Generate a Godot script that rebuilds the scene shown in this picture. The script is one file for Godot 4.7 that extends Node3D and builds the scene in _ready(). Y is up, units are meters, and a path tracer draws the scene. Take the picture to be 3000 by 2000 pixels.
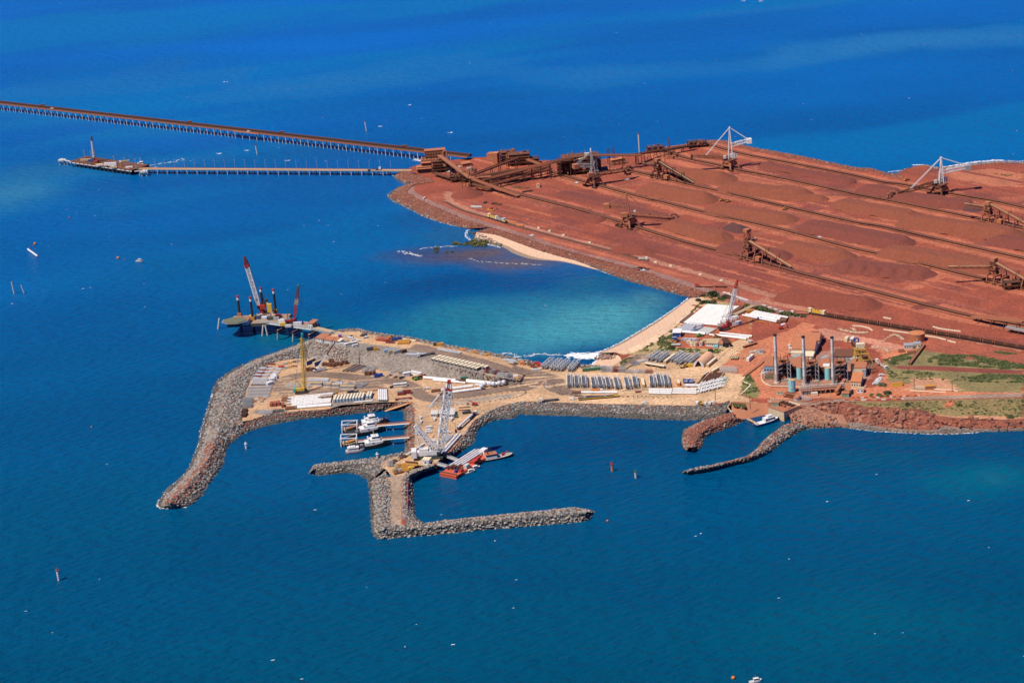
extends Node3D
# An ore port seen from the air. y is up, metres, mean water at y = 0, the made ground at y = GL.
# The layout was surveyed from the photograph: at() intersects the bearing of a photo point with a level plane, so every
# outline below is a real position on the ground, on the water or on a deck of known height.
const GL:=6.0
const EYE:=612.0
const PITCH:=19.2
const ROLL:=4.76
const FOCAL:=6087.0
const SHEETS:={"0": [0.0,0.0,1.0],"A": [440.0,960.0,2.904],"B": [1000.0,960.0,4.127],"C": [1500.0,840.0,3.36],"D": [2100.0,840.0,2.613],
	"E": [1100.0,380.0,2.94],"F": [1800.0,380.0,3.136],"G": [2300.0,400.0,3.136],"H": [600.0,740.0,4.704],"I": [0.0,280.0,3.36],
	"J": [600.0,320.0,3.36],"K": [980.0,1180.0,4.3556],"L": [880.0,1300.0,2.613],"M": [0.0,560.0,3.92],"N": [1950.0,1130.0,3.92],
	"O": [2200.0,960.0,5.6],"P": [700.0,1000.0,4.523],"S": [1220.0,420.0,7.84],"T": [1480.0,400.0,5.88],"U": [2600.0,460.0,5.88],
	"V": [1960.0,860.0,5.88],"W": [1480.0,1020.0,3.36],"X": [1880.0,700.0,4.523]}
var rng:=RandomNumberGenerator.new()
var noise:=FastNoiseLite.new()
var taken:={}
var M:={}
var unit_box: ArrayMesh
var unit_tube: ArrayMesh
var unit_cone: ArrayMesh
var rocks: Array=[]
var grain_tex: ImageTexture
var blotch_tex: ImageTexture
var ground_tex: ImageTexture
var ground_rect:=Rect2(-345,-2500,1010,1130)
# ---------- survey ----------
func at(u: float,v: float,h: float=0.0)->Vector3:
	var dx:=(u - 1500.0)/FOCAL
	var dy:=-(v - 1000.0)/FOCAL
	var r:=deg_to_rad(ROLL)
	var t:=deg_to_rad(PITCH)
	var x:=dx*cos(r)+dy*sin(r)
	var y:=-dx*sin(r)+dy*cos(r)
	var d:=V(x,y*cos(t) - sin(t),-cos(t) - y*sin(t))
	return V(0,EYE,0)+d*((h - EYE)/d.y)
func P(z: String,x: float,y: float,h: float=GL)->Vector3:
	var k: Array=SHEETS[z]
	return at(k[0]+x/k[2],k[1]+y/k[2],h)
func R(z: String,pts: Array,h: float=GL)->Array:
	var o:=[]
	for p in pts:
		o.append(P(z,p[0],p[1],p[2] if p.size()>2 else h))
	return o
func flat(pts: Array,y: float)->Array:
	var o:=[]
	for p in pts:
		o.append(V(p.x,y,p.z))
	return o
# ---------- naming ----------
func numbered(called: String)->String:
	var n: int=taken.get(called,0)
	taken[called]=n+1
	return called if n==0 else "%s_%03d" % [called,n]
func tag(o: Node,label: String,category: String,group: String="",kind: String="")->Node:
	if label: o.set_meta("label",label)
	if category: o.set_meta("category",category)
	if group: o.set_meta("group",group)
	if kind: o.set_meta("kind",kind)
	return o
func thing(called: String,label: String,category: String,where: Vector3=Vector3.ZERO,turn: float=0.0,group: String="")->Node3D:
	var o:=Node3D.new()
	o.name=numbered(called)
	add_child(o)
	o.position=where
	o.rotation.y=turn
	tag(o,label,category,group)
	return o
func copy(src: Node3D,label: String,where: Vector3,turn: float,group: String="")->Node3D:
	var o: Node3D=src.duplicate()
	var base:=String(src.name)
	if base.length()>4 and base[base.length() - 4]=="_" and base.right(3).is_valid_int(): base=base.left(base.length() - 4)
	o.name=numbered(base)
	add_child(o)
	o.position=where
	o.rotation.y=turn
	o.set_meta("label",label)
	if group: o.set_meta("group",group)
	return o
func struct(called: String,mesh: Mesh,m: Material,label: String="")->MeshInstance3D:
	var o:=MeshInstance3D.new()
	o.name=numbered(called)
	o.mesh=mesh
	o.material_override=m
	o.set_meta("kind","structure")
	if label: o.set_meta("label",label)
	add_child(o)
	return o
func part(parent: Node,called: String,mesh: Mesh,m: Material,tr: Transform3D=Transform3D())->MeshInstance3D:
	var o:=MeshInstance3D.new()
	o.name=called
	o.mesh=mesh
	o.material_override=m
	o.transform=tr
	parent.add_child(o,true)
	return o
# parts from shared unit meshes
func pbox(parent: Node,called: String,c: Vector3,s: Vector3,m: Material,turn: float=0.0)->MeshInstance3D:
	return part(parent,called,unit_box,m,Transform3D(Basis(Vector3.UP,turn)*Basis.from_scale(s),c))
func along(a: Vector3,b: Vector3)->Basis:
	var z:=(b - a).normalized()
	var x:=Vector3.UP.cross(z)
	if x.length()<0.01: x=Vector3.RIGHT
	x=x.normalized()
	return Basis(x,z.cross(x),z)
func pbar(parent: Node,called: String,a: Vector3,b: Vector3,w: float,h: float,m: Material)->MeshInstance3D:
	return part(parent,called,unit_box,m,Transform3D(along(a,b)*Basis.from_scale(V(w,h,a.distance_to(b))),(a+b)/2))
func ptube(parent: Node,called: String,a: Vector3,b: Vector3,r: float,m: Material)->MeshInstance3D:
	return part(parent,called,unit_tube,m,Transform3D(along(a,b)*Basis.from_scale(V(r,r,a.distance_to(b))),(a+b)/2))
# shapes collected in one SurfaceTool (fine members of one part)
func mb()->SurfaceTool:
	var st:=SurfaceTool.new()
	st.begin(Mesh.PRIMITIVE_TRIANGLES)
	st.set_smooth_group(-1)
	return st
func quad(st: SurfaceTool,a: Vector3,b: Vector3,c: Vector3,d: Vector3)->void:
	for p in [a,b,c,a,c,d]:
		st.add_vertex(p)
func sbox(st: SurfaceTool,c: Vector3,s: Vector3,b: Basis=Basis())->void:
	var e:=s/2
	var v:=[]
	for i in 8:
		v.append(c+b*V(e.x if i & 1 else -e.x,e.y if i & 2 else -e.y,e.z if i & 4 else -e.z))
	for f in [[0,2,3,1],[5,7,6,4],[4,6,2,0],[1,3,7,5],[2,6,7,3],[4,0,1,5]]:
		quad(st,v[f[3]],v[f[2]],v[f[1]],v[f[0]])
func sbar(st: SurfaceTool,a: Vector3,b: Vector3,w: float,h: float=-1.0)->void:
	if a.distance_to(b)<0.01: return
	sbox(st,(a+b)/2,V(w,w if h<0 else h,a.distance_to(b)),along(a,b))
func stube(st: SurfaceTool,a: Vector3,b: Vector3,r0: float,r1: float=-1.0,n: int=10,caps: bool=true)->void:
	if r1<0: r1=r0
	var k:=along(a,b)
	for i in n:
		var t0:=TAU*i/n
		var t1:=TAU*(i+1)/n
		var d0:=k.x*cos(t0)+k.y*sin(t0)
		var d1:=k.x*cos(t1)+k.y*sin(t1)
		quad(st,a+d0*r0,b+d0*r1,b+d1*r1,a+d1*r0)
		if caps:
			for p in [a,a+d0*r0,a+d1*r0,b,b+d1*r1,b+d0*r1]: st.add_vertex(p)
func fin(st: SurfaceTool)->ArrayMesh:
	st.generate_normals()
	return st.commit()
# a prism: outline in the xy plane (counter-clockwise), pushed from z0 to z1
func prism(st: SurfaceTool,outline: Array,z0: float,z1: float)->void:
	var pv:=PackedVector2Array()
	for p in outline: pv.append(Vector2(p[0],p[1]))
	var idx:=Geometry2D.triangulate_polygon(pv)
	for i in range(0,idx.size(),3):
		var a:=pv[idx[i]]; var b:=pv[idx[i+1]]; var c:=pv[idx[i+2]]
		if (b - a).cross(c - a)<0:
			var t:=b; b=c; c=t
		for p in [a,c,b]: st.add_vertex(V(p.x,p.y,z1))
		for p in [a,b,c]: st.add_vertex(V(p.x,p.y,z0))
	for i in pv.size():
		var p:=pv[i]; var r:=pv[(i+1) % pv.size()]
		quad(st,V(p.x,p.y,z0),V(p.x,p.y,z1),V(r.x,r.y,z1),V(r.x,r.y,z0))
# ---------- materials ----------
func col(r: float,g: float,b: float)->Color:   # linear base colour to sRGB
	return Color(r,g,b).linear_to_srgb()
func mat(key: String,c: Color,rough: float=0.8,metal: float=0.0,wear: float=0.12)->StandardMaterial3D:
	if M.has(key): return M[key]
	var m:=StandardMaterial3D.new()
	m.resource_name=key
	m.albedo_color=c
	m.roughness=rough
	m.metallic=metal
	if wear>0:
		m.albedo_texture=blotch_tex
		m.uv1_triplanar=true
		m.uv1_world_triplanar=true
		m.uv1_scale=Vector3.ONE*wear
	M[key]=m
	return m
func noise_tex(size: int,freq: float,lo: float,hi: float,seed_: int,octaves: int=4)->ImageTexture:
	var n:=FastNoiseLite.new()
	n.seed=seed_
	n.frequency=freq
	n.fractal_octaves=octaves
	var im:=n.get_seamless_image(size,size)
	im.convert(Image.FORMAT_L8)
	var b:=im.get_data()
	var o:=PackedByteArray()
	o.resize(b.size())
	for i in b.size():
		o[i]=int(255.0*(lo+(hi - lo)*b[i]/255.0))
	return ImageTexture.create_from_image(Image.create_from_data(size,size,false,Image.FORMAT_L8,o))
func make_units()->void:
	var st:=mb()
	sbox(st,Vector3.ZERO,Vector3.ONE)
	unit_box=fin(st)
	st=mb()
	stube(st,V(0,0,-0.5),V(0,0,0.5),1.0,1.0,14)
	unit_tube=fin(st)
	st=mb()
	stube(st,V(0,0,-0.5),V(0,0,0.5),1.0,0.02,14)
	unit_cone=fin(st)
	# angular quarry rocks
	var g:=(1.0+sqrt(5.0))/2.0
	var iv:=[V(-1,g,0),V(1,g,0),V(-1,-g,0),V(1,-g,0),V(0,-1,g),V(0,1,g),V(0,-1,-g),V(0,1,-g),V(g,0,-1),V(g,0,1),V(-g,0,-1),V(-g,0,1)]
	var fi:=[[0,11,5],[0,5,1],[0,1,7],[0,7,10],[0,10,11],[1,5,9],[5,11,4],[11,10,2],[10,7,6],[7,1,8],[3,9,4],[3,4,2],[3,2,6],[3,6,8],[3,8,9],[4,9,5],[2,4,11],[6,2,10],[8,6,7],[9,8,1]]
	for k in 5:
		var w:=[]
		for p in iv:
			w.append((p as Vector3).normalized()*rng.randf_range(0.62,1.15)*V(1.0,0.72,0.85))
		st=mb()
		for f in fi:
			for i in [f[0],f[2],f[1]]: st.add_vertex(w[i])
		rocks.append(fin(st))
# ---------- lofted slopes ----------
func spline(rail: Array,sub: int)->Array:
	var o:=[]
	var n:=rail.size()
	for i in n - 1:
		var p0: Vector3=rail[max(i - 1,0)]
		var p1: Vector3=rail[i]
		var p2: Vector3=rail[i+1]
		var p3: Vector3=rail[min(i+2,n - 1)]
		for k in sub:
			o.append(p1.cubic_interpolate(p2,p0,p3,float(k)/sub))
	o.append(rail[n - 1])
	return o
func grid_of(rails: Array,sub: int,cross: int)->Array:
	var fine:=[]
	for r in rails: fine.append(spline(r,sub))
	var rows:=[]
	for j in rails.size() - 1:
		for c in cross:
			var row:=[]
			for i in fine[j].size():
				row.append((fine[j][i] as Vector3).lerp(fine[j+1][i],float(c)/cross))
			rows.append(row)
	rows.append(fine[rails.size() - 1])
	return rows
func ground_uv(p: Vector3)->Vector2:
	return Vector2((p.x - ground_rect.position.x)/ground_rect.size.x,(p.z - ground_rect.position.y)/ground_rect.size.y)
func grid_mesh(rows: Array,smooth: bool=true)->ArrayMesh:
	var st:=SurfaceTool.new()
	st.begin(Mesh.PRIMITIVE_TRIANGLES)
	st.set_smooth_group(0 if smooth else -1)
	for j in rows.size() - 1:
		for i in rows[j].size() - 1:
			var a: Vector3=rows[j][i]; var b: Vector3=rows[j][i+1]; var c: Vector3=rows[j+1][i+1]; var d: Vector3=rows[j+1][i]
			var up:=(c - a).cross(d - b).y
			for p in ([a,b,c,a,c,d] if up<0 else [a,c,b,a,d,c]):
				st.set_uv(ground_uv(p))
				st.add_vertex(p)
	st.generate_normals()
	return st.commit()
func toed(crest: Array,toe: Array)->Array:   # one more rail beyond the toe, under water
	var o:=[]
	for i in toe.size():
		var d: Vector3=toe[i] - crest[i]
		o.append(V(toe[i].x+d.x*0.35,-2.5,toe[i].z+d.z*0.35))
	return o
func beyond(rail: Array,d: Vector3,y: float)->Array:
	var o:=[]
	for p in rail: o.append(V(p.x+d.x,y,p.z+d.z))
	return o
# rock colours are linear base colours; wet weed-stained stone below the tide mark
const GREY_ROCK:=[Color(.37,.35,.32),Color(.29,.275,.255),Color(.42,.39,.35),Color(.21,.205,.20),Color(.34,.30,.26)]
const RED_ROCK:=[Color(.36,.135,.085),Color(.28,.10,.066),Color(.41,.175,.11),Color(.21,.082,.06),Color(.31,.15,.10)]
const TAN_ROCK:=[Color(.42,.31,.24),Color(.37,.25,.185)]
const WET_ROCK:=[Color(.10,.10,.10),Color(.15,.14,.13),Color(.07,.07,.07),Color(.19,.17,.15)]
func scatter_rocks(rows: Array,size: float,red: Callable,list: Array,wet: float=1.6,cover: float=1.0)->void:
	for j in rows.size() - 1:
		for i in rows[j].size() - 1:
			var a: Vector3=rows[j][i]; var b: Vector3=rows[j][i+1]; var c: Vector3=rows[j+1][i+1]; var d: Vector3=rows[j+1][i]
			var area:=(b - a).cross(d - a).length()*0.5+(b - c).cross(d - c).length()*0.5
			var want:=area/(size*size*.62)*cover
			var n:=int(want)+(1 if rng.randf()<want - int(want) else 0)
			for k in n:
				var s:=rng.randf(); var t:=rng.randf()
				var p:=a.lerp(b,s).lerp(d.lerp(c,s),t)
				if p.y<-1.0: continue
				var z:=size*rng.randf_range(0.32,0.58)*(1.3 if rng.randf()<0.1 else 1.0)
				var bs:=Basis.from_euler(V(rng.randf_range(-.5,.5),rng.randf()*TAU,rng.randf_range(-.5,.5))).scaled(V(z*rng.randf_range(.8,1.3),z,z))
				var tint: Color
				if p.y<wet+noise.get_noise_2d(p.x*3.0,p.z*3.0)*1.2: tint=WET_ROCK[rng.randi() % 4]
				elif rng.randf()<float(red.call(p)): tint=RED_ROCK[rng.randi() % 5]
				elif rng.randf()<0.16: tint=TAN_ROCK[rng.randi() % 2]
				else: tint=GREY_ROCK[rng.randi() % 5]
				list.append([Transform3D(bs,p+V(0,z*0.1,0)),tint])
func rock_parts(parent: Node,list: Array,single: int=0)->void:
	if single>0:
		list.sort_custom(func(a,b): return a[0].origin.z>b[0].origin.z)
		for i in mini(single,list.size()):
			part(parent,"boulder",rocks[i % 5],M["stone_%d" % (i % 4)],list[i][0])
		list=list.slice(single)
	for v in 5:
		var mine:=[]
		for i in range(v,list.size(),5): mine.append(list[i])
		if mine.is_empty(): continue
		var mm:=MultiMesh.new()
		mm.transform_format=MultiMesh.TRANSFORM_3D
		mm.use_colors=true
		mm.mesh=rocks[v]
		mm.instance_count=mine.size()
		for i in mine.size():
			mm.set_instance_transform(i,mine[i][0])
			mm.set_instance_color(i,mine[i][1])
		var o:=MultiMeshInstance3D.new()
		o.name="armour_rock"
		o.multimesh=mm
		o.material_override=M.rock
		o.set_meta("kind","stuff")
		parent.add_child(o,true)
# ---------- ground colours ----------
func paint(im: Image,ring: Array,c: Color,rough: float=2.0)->void:
	var w:=im.get_width(); var h:=im.get_height()
	var pts:=PackedVector2Array()
	for p in ring:
		var q:=ground_uv(p)
		pts.append(Vector2(q.x*w,q.y*h))
	var lo:=h; var hi:=0
	for p in pts:
		lo=mini(lo,int(p.y)); hi=maxi(hi,int(p.y)+1)
	lo=clampi(lo,0,h - 1); hi=clampi(hi,0,h - 1)
	var s:=rng.randf()*1000.0
	for y in range(lo,hi+1):
		var xs:=[]
		for i in pts.size():
			var a:=pts[i]; var b:=pts[(i+1) % pts.size()]
			if (a.y<=y and b.y>y) or (b.y<=y and a.y>y):
				xs.append(a.x+(y - a.y)/(b.y - a.y)*(b.x - a.x))
		xs.sort()
		for k in range(0,xs.size() - 1,2):
			var x0: float=xs[k]+rough*(noise.get_noise_2d(y*6.0,s)*2.5+rng.randf_range(-.5,.5))
			var x1: float=xs[k+1]+rough*(noise.get_noise_2d(y*6.0,s+77.0)*2.5+rng.randf_range(-.5,.5))
			if x1>x0: im.fill_rect(Rect2i(int(x0),y,maxi(1,int(x1) - int(x0)),1),c)
func band(line: Array,width: float)->Array:   # a ring of the given width round a line on the ground
	var l:=[]; var r:=[]
	for i in line.size():
		var d: Vector3=(line[min(i+1,line.size() - 1)] - line[max(i - 1,0)])
		d.y=0
		d=d.normalized()
		var s:=V(-d.z,0,d.x)*width/2
		l.append(line[i]+s); r.append(line[i] - s)
	r.reverse()
	return l+r
func ribbon(called: String,line: Array,width: float,y: float,m: Material,label: String,sub: int=5,wobble: float=0.6)->MeshInstance3D:
	var pts:=spline(line,sub)
	var a:=[]; var b:=[]
	for i in pts.size():
		var d: Vector3=pts[min(i+1,pts.size() - 1)] - pts[max(i - 1,0)]
		d.y=0
		d=d.normalized()
		var s:=V(-d.z,0,d.x)
		a.append(V(pts[i].x,y,pts[i].z)+s*(width/2+rng.randf_range(-wobble,wobble)))
		b.append(V(pts[i].x,y,pts[i].z) - s*(width/2+rng.randf_range(-wobble,wobble)))
	return struct(called,grid_mesh([a,b]),m,label)
func sheet(ring: Array,y: float)->ArrayMesh:
	var pv:=PackedVector2Array()
	for p in ring: pv.append(Vector2(p.x,p.z))
	var idx:=Geometry2D.triangulate_polygon(pv)
	if idx.is_empty(): print("ring does not triangulate ",ring.size())
	var st:=SurfaceTool.new()
	st.begin(Mesh.PRIMITIVE_TRIANGLES)
	for i in range(0,idx.size(),3):
		var a:=pv[idx[i]]; var b:=pv[idx[i+1]]; var c:=pv[idx[i+2]]
		if (b - a).cross(c - a)<0:
			var t:=b; b=c; c=t
		for p in [a,b,c]:
			var q:=V(p.x,y,p.y)
			st.set_normal(Vector3.UP)
			st.set_uv(ground_uv(q))
			st.add_vertex(q)
	return st.commit()
# ---------- the place ----------
var ring: Array=[]          # the edge of the made ground, at GL
var plat_n: Array=[]        # upper causeway, seaward edge
var plat_s: Array=[]        # upper causeway, yard edge
func light_and_camera()->void:
	var cam:=Camera3D.new()
	cam.name="camera"
	cam.fov=2.0*rad_to_deg(atan(1000.0/FOCAL))
	cam.near=5.0
	cam.far=60000.0
	cam.position=V(0,EYE,0)
	cam.basis=Basis(Vector3.RIGHT,deg_to_rad(-PITCH))*Basis(V(0,0,1),deg_to_rad(-ROLL))
	add_child(cam)
	cam.current=true
	var env:=Environment.new()
	env.background_mode=Environment.BG_SKY
	var sm:=ProceduralSkyMaterial.new()
	sm.sky_top_color=Color(.10,.27,.62)
	sm.sky_horizon_color=Color(.38,.57,.82)
	sm.sky_curve=0.12
	sm.ground_bottom_color=Color(.05,.16,.30)
	sm.ground_horizon_color=Color(.40,.56,.76)
	sm.sun_angle_max=1.0
	var sky:=Sky.new()
	sky.sky_material=sm
	env.sky=sky
	env.background_energy_multiplier=0.8
	env.tonemap_mode=Environment.TONE_MAPPER_LINEAR
	env.tonemap_exposure=1.14
	env.sdfgi_enabled=true
	env.ssao_enabled=true
	env.ssil_enabled=true
	var we:=WorldEnvironment.new()
	we.name="world_environment"
	we.environment=env
	add_child(we)
	var sun:=DirectionalLight3D.new()
	sun.name="sun"
	sun.light_energy=1.6
	sun.light_color=Color(1.0,.955,.89)
	sun.light_angular_distance=0.5
	sun.shadow_enabled=true
	sun.directional_shadow_max_distance=5000.0
	sun.basis=Basis.looking_at(V(.51,-1.0,-.37).normalized(),Vector3.UP)
	add_child(sun)
func surface_textures()->void:
	blotch_tex=noise_tex(256,0.02,0.82,1.0,5,5)
	grain_tex=noise_tex(512,0.03,0.78,1.0,9,5)
	var rk:=mat("rock",Color.WHITE,0.95,0,0)
	rk.vertex_color_use_as_albedo=true
	rk.albedo_texture=grain_tex
	rk.uv1_triplanar=true
	rk.uv1_world_triplanar=true
	rk.uv1_scale=Vector3.ONE*0.35
	var k:=0
	for c in [col(.40,.38,.34),col(.30,.28,.26),col(.45,.41,.36),col(.35,.30,.25)]:
		mat("stone_%d" % k,c,0.95,0,0.3)
		k+=1
# --- sea ---
func blob_set()->Array:
	# where the water carries sand or weed or lies over shallows: photo point, radii, water colour (linear), strength
	var o:=[]
	for b in [
		[1480,945,420,95,[.02,.18,.28],.95],[1640,975,300,80,[.05,.28,.36],.9],[1290,960,240,60,[.012,.16,.25],.8],[1800,935,190,75,[.06,.29,.35],.9],
		[1300,825,260,40,[.002,.045,.155],.6],[1560,825,200,34,[.003,.055,.18],.5],[1720,830,130,40,[.01,.12,.22],.7],[1900,880,90,40,[.05,.22,.28],.7],
		[1340,750,210,30,[.075,.070,.115],.95],[1520,770,190,30,[.11,.085,.10],.95],[1210,742,140,20,[.04,.06,.15],.8],[1420,740,120,16,[.12,.09,.095],.9],
		[1350,690,150,30,[.01,.10,.22],.5],[1210,640,160,40,[.004,.07,.23],.5],
		[830,985,190,60,[.0,.105,.165],.8],[700,900,160,60,[.0,.08,.20],.35],
		[1900,210,620,42,[.012,.15,.40],.75],[1100,235,480,48,[.012,.15,.40],.75],[2700,120,520,45,[.02,.17,.42],.8],[2200,60,500,32,[.008,.10,.36],.5],
		[400,210,420,50,[.008,.125,.36],.65],[60,560,200,60,[.03,.19,.34],.8],[160,500,320,45,[.012,.13,.31],.7],[600,480,380,36,[.008,.115,.31],.55],
		[900,330,400,40,[.006,.11,.34],.45],[500,800,330,60,[.003,.085,.23],.45],
		[2900,1400,260,70,[.006,.12,.19],.8],[2600,1340,260,36,[.004,.08,.15],.5],[2500,1840,700,130,[.002,.095,.16],.55],[1300,1900,900,120,[.0,.075,.145],.4],
		[300,1500,520,200,[.0,.078,.155],.4],[1130,1330,160,36,[.0,.08,.14],.6],[2000,1265,120,20,[.0,.085,.14],.6],[1200,1420,160,70,[.0,.07,.15],.4],
		[2300,1260,120,22,[.0,.10,.16],.6],[1700,1300,500,60,[.0,.050,.145],.5],[1400,1000,150,30,[.01,.15,.22],.5],[700,1250,120,120,[.0,.05,.15],.4]]:
		var c:=at(b[0],b[1])
		var rx:=absf(at(b[0]+b[2],b[1] - 0.083*b[2]).x - c.x)
		var rz:=absf(at(b[0],b[1] - b[3]).z - at(b[0],b[1]+b[3]).z)/2
		o.append([c,rx,rz,Color(b[4][0],b[4][1],b[4][2])*.88,b[5]])
	return o
func sea()->void:
	var blobs:=blob_set()
	var wn:=FastNoiseLite.new()
	wn.seed=31
	wn.frequency=0.0022
	wn.fractal_octaves=4
	var xs:=[]; var zs:=[]
	for v in [-60000,-20000,-8000,-4000,-2500,-1800]: xs.append(float(v))
	for i in 241: xs.append(-1500.0+i*12.5)
	for v in [1800,2500,4000,8000,20000,60000]: xs.append(float(v))
	for v in [-60000,-25000,-12000,-8000,-6000,-5000]: zs.append(float(v))
	for i in 296: zs.append(-4540.0+i*12.5)
	for v in [-600,0,1000,4000,20000]: zs.append(float(v))
	var nx:=xs.size(); var nz:=zs.size()
	var vs:=PackedVector3Array(); var ns:=PackedVector3Array(); var uvs:=PackedVector2Array(); var cs:=PackedColorArray(); var ix:=PackedInt32Array()
	var ca:=cos(0.24); var sa:=-sin(0.24)
	for j in nz:
		for i in nx:
			var p:=V(xs[i],0,zs[j])
			vs.append(p); ns.append(Vector3.UP)
			uvs.append(Vector2((p.x*ca+p.z*sa)/420.0,(-p.x*sa+p.z*ca)/170.0))
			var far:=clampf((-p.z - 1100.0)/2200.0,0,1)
			var c:=Color(.0,.056,.116).lerp(Color(.0,.104,.39),far)  # bluer far out, part of it sky reflection mixed into the water colour
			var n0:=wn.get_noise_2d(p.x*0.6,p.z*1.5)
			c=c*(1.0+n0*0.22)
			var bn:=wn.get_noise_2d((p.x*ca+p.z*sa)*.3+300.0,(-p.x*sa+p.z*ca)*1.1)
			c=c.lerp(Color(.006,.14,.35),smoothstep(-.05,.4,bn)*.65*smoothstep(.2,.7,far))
			for b in blobs:
				var d: Vector3=p - b[0]
				if absf(d.x)>b[1]*1.5 or absf(d.z)>b[2]*1.5: continue
				var q:=sqrt(pow(d.x/b[1],2)+pow(d.z/b[2],2))+wn.get_noise_2d(p.x*2.2+900.0,p.z*2.2)*0.55
				var k:=1.0 - smoothstep(0.1,1.25,q)
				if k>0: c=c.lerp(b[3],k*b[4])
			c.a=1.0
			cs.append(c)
	for j in nz - 1:
		for i in nx - 1:
			var a:=j*nx+i
			for q in [a,a+1,a+nx+1,a,a+nx+1,a+nx]: ix.append(q)
	var arr:=[]
	arr.resize(Mesh.ARRAY_MAX)
	arr[Mesh.ARRAY_VERTEX]=vs; arr[Mesh.ARRAY_NORMAL]=ns; arr[Mesh.ARRAY_TEX_UV]=uvs; arr[Mesh.ARRAY_COLOR]=cs; arr[Mesh.ARRAY_INDEX]=ix
	var am:=ArrayMesh.new()
	am.add_surface_from_arrays(Mesh.PRIMITIVE_TRIANGLES,arr)
	var m:=StandardMaterial3D.new()
	m.resource_name="sea_water"
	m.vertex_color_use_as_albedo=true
	m.roughness=0.22
	m.metallic_specular=0.16
	var wv:=FastNoiseLite.new()
	wv.seed=4
	wv.frequency=0.022
	wv.fractal_octaves=5
	wv.fractal_gain=0.55
	var im:=wv.get_seamless_image(1024,1024)
	var tint:=im.duplicate()
	im.convert(Image.FORMAT_RGBA8)
	im.bump_map_to_normal_map(8.0)
	m.normal_enabled=true
	m.normal_texture=ImageTexture.create_from_image(im)
	m.normal_scale=1.0
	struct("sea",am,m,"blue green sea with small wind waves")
# --- land ---
func make_ring()->void:
	plat_n=R("A",[[1375,104],[1480,62],[1600,24],[1750,10]],14.0)+R("B",[[300,42],[500,76],[800,116],[1100,172],[1300,216],[1500,246],[1750,292],[2000,342,12.4]],14.0)+R("C",[[0,697,10.2],[150,727,7.8],[290,757,6.1]])
	plat_s=R("A",[[1365,114],[1490,140],[1620,160],[1760,192]],14.0)+R("B",[[240,268],[420,302],[700,332],[950,362],[1150,420],[1400,482],[1650,540,13.4],[1900,600,11.6],[2150,640,9.0]],14.0)+R("C",[[130,858,6.7],[300,852,6.1]])
	ring=R("E",[[240,350],[330,312],[400,303],[470,288],[640,262],[850,237],[940,235],[1330,262],[1900,262],[2130,222],[2340,194]])
	ring+=R("F",[[340,184],[720,125],[850,103],[960,100],[1060,112],[1250,160],[1500,205],[1800,262],[2195,345]])
	ring+=R("G",[[800,302],[950,346],[1060,350],[1120,302],[1180,276],[1280,268],[1370,286],[1400,308],[1550,292],[1700,270],[1950,246],[2195,250]])
	ring+=R("0",[[3350,470],[3350,1222]])
	ring+=R("D",[[2352,1010],[2200,1015],[2000,1010],[1800,1000],[1690,985],[1640,970],[1560,940],[1400,930],[1240,925],[1130,920],[1000,882],[850,870],[720,900]])
	ring+=R("N",[[1530,255],[1380,262],[1190,226],[1140,195],[1000,200],[900,206],[800,206],[750,188]])
	ring+=R("C",[[2130,1128],[2000,1162],[1800,1170],[1500,1165],[1100,1155],[800,1150],[500,1140],[250,1130],[100,1130],[0,1145]])
	ring+=R("K",[[2100,50],[1950,120],[1860,170],[1790,220],[1740,280],[1700,330],[1660,400],[1620,450],[1560,530],[1500,600],[1400,672],[1330,715],[1300,785],[1170,800],[1040,800],[920,880]])
	ring+=R("L",[[800,235],[782,262],[780,400],[778,500],[795,590],[826,622],[690,626],[690,500],[690,400],[690,240],[660,200],[610,172]])
	ring+=R("K",[[575,780],[640,735],[720,700],[850,676],[915,640]])
	ring+=R("B",[[872,1500],[880,1400],[885,1300],[885,1100],[872,1000],[852,898],[800,892],[520,898],[300,912],[0,935]])
	ring+=R("A",[[1500,695],[1300,705],[1150,720],[1000,735],[870,780],[780,798],[785,720],[800,620],[815,530],[850,450],[890,400],[950,350],[1010,310],[1080,285],[1170,270],[1260,262],[1325,255],[1360,180]])
	ring+=flat(plat_n,GL)
	ring+=R("C",[[420,772],[660,768],[800,776],[960,792],[1080,730],[1060,668],[1000,645],[1130,622],[1280,552],[1400,490],[1560,382],[1680,272],[1780,172],[1850,104]])
	ring+=R("F",[[870,1500],[800,1480],[600,1420],[400,1350],[200,1290],[0,1232]])
	ring+=R("E",[[2100,1162],[1900,1112],[1700,1060],[1500,1000],[1300,930],[1100,870],[900,810],[720,750],[560,680],[420,620],[295,552],[275,522],[330,474],[510,446],[330,368],[245,362]])
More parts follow.
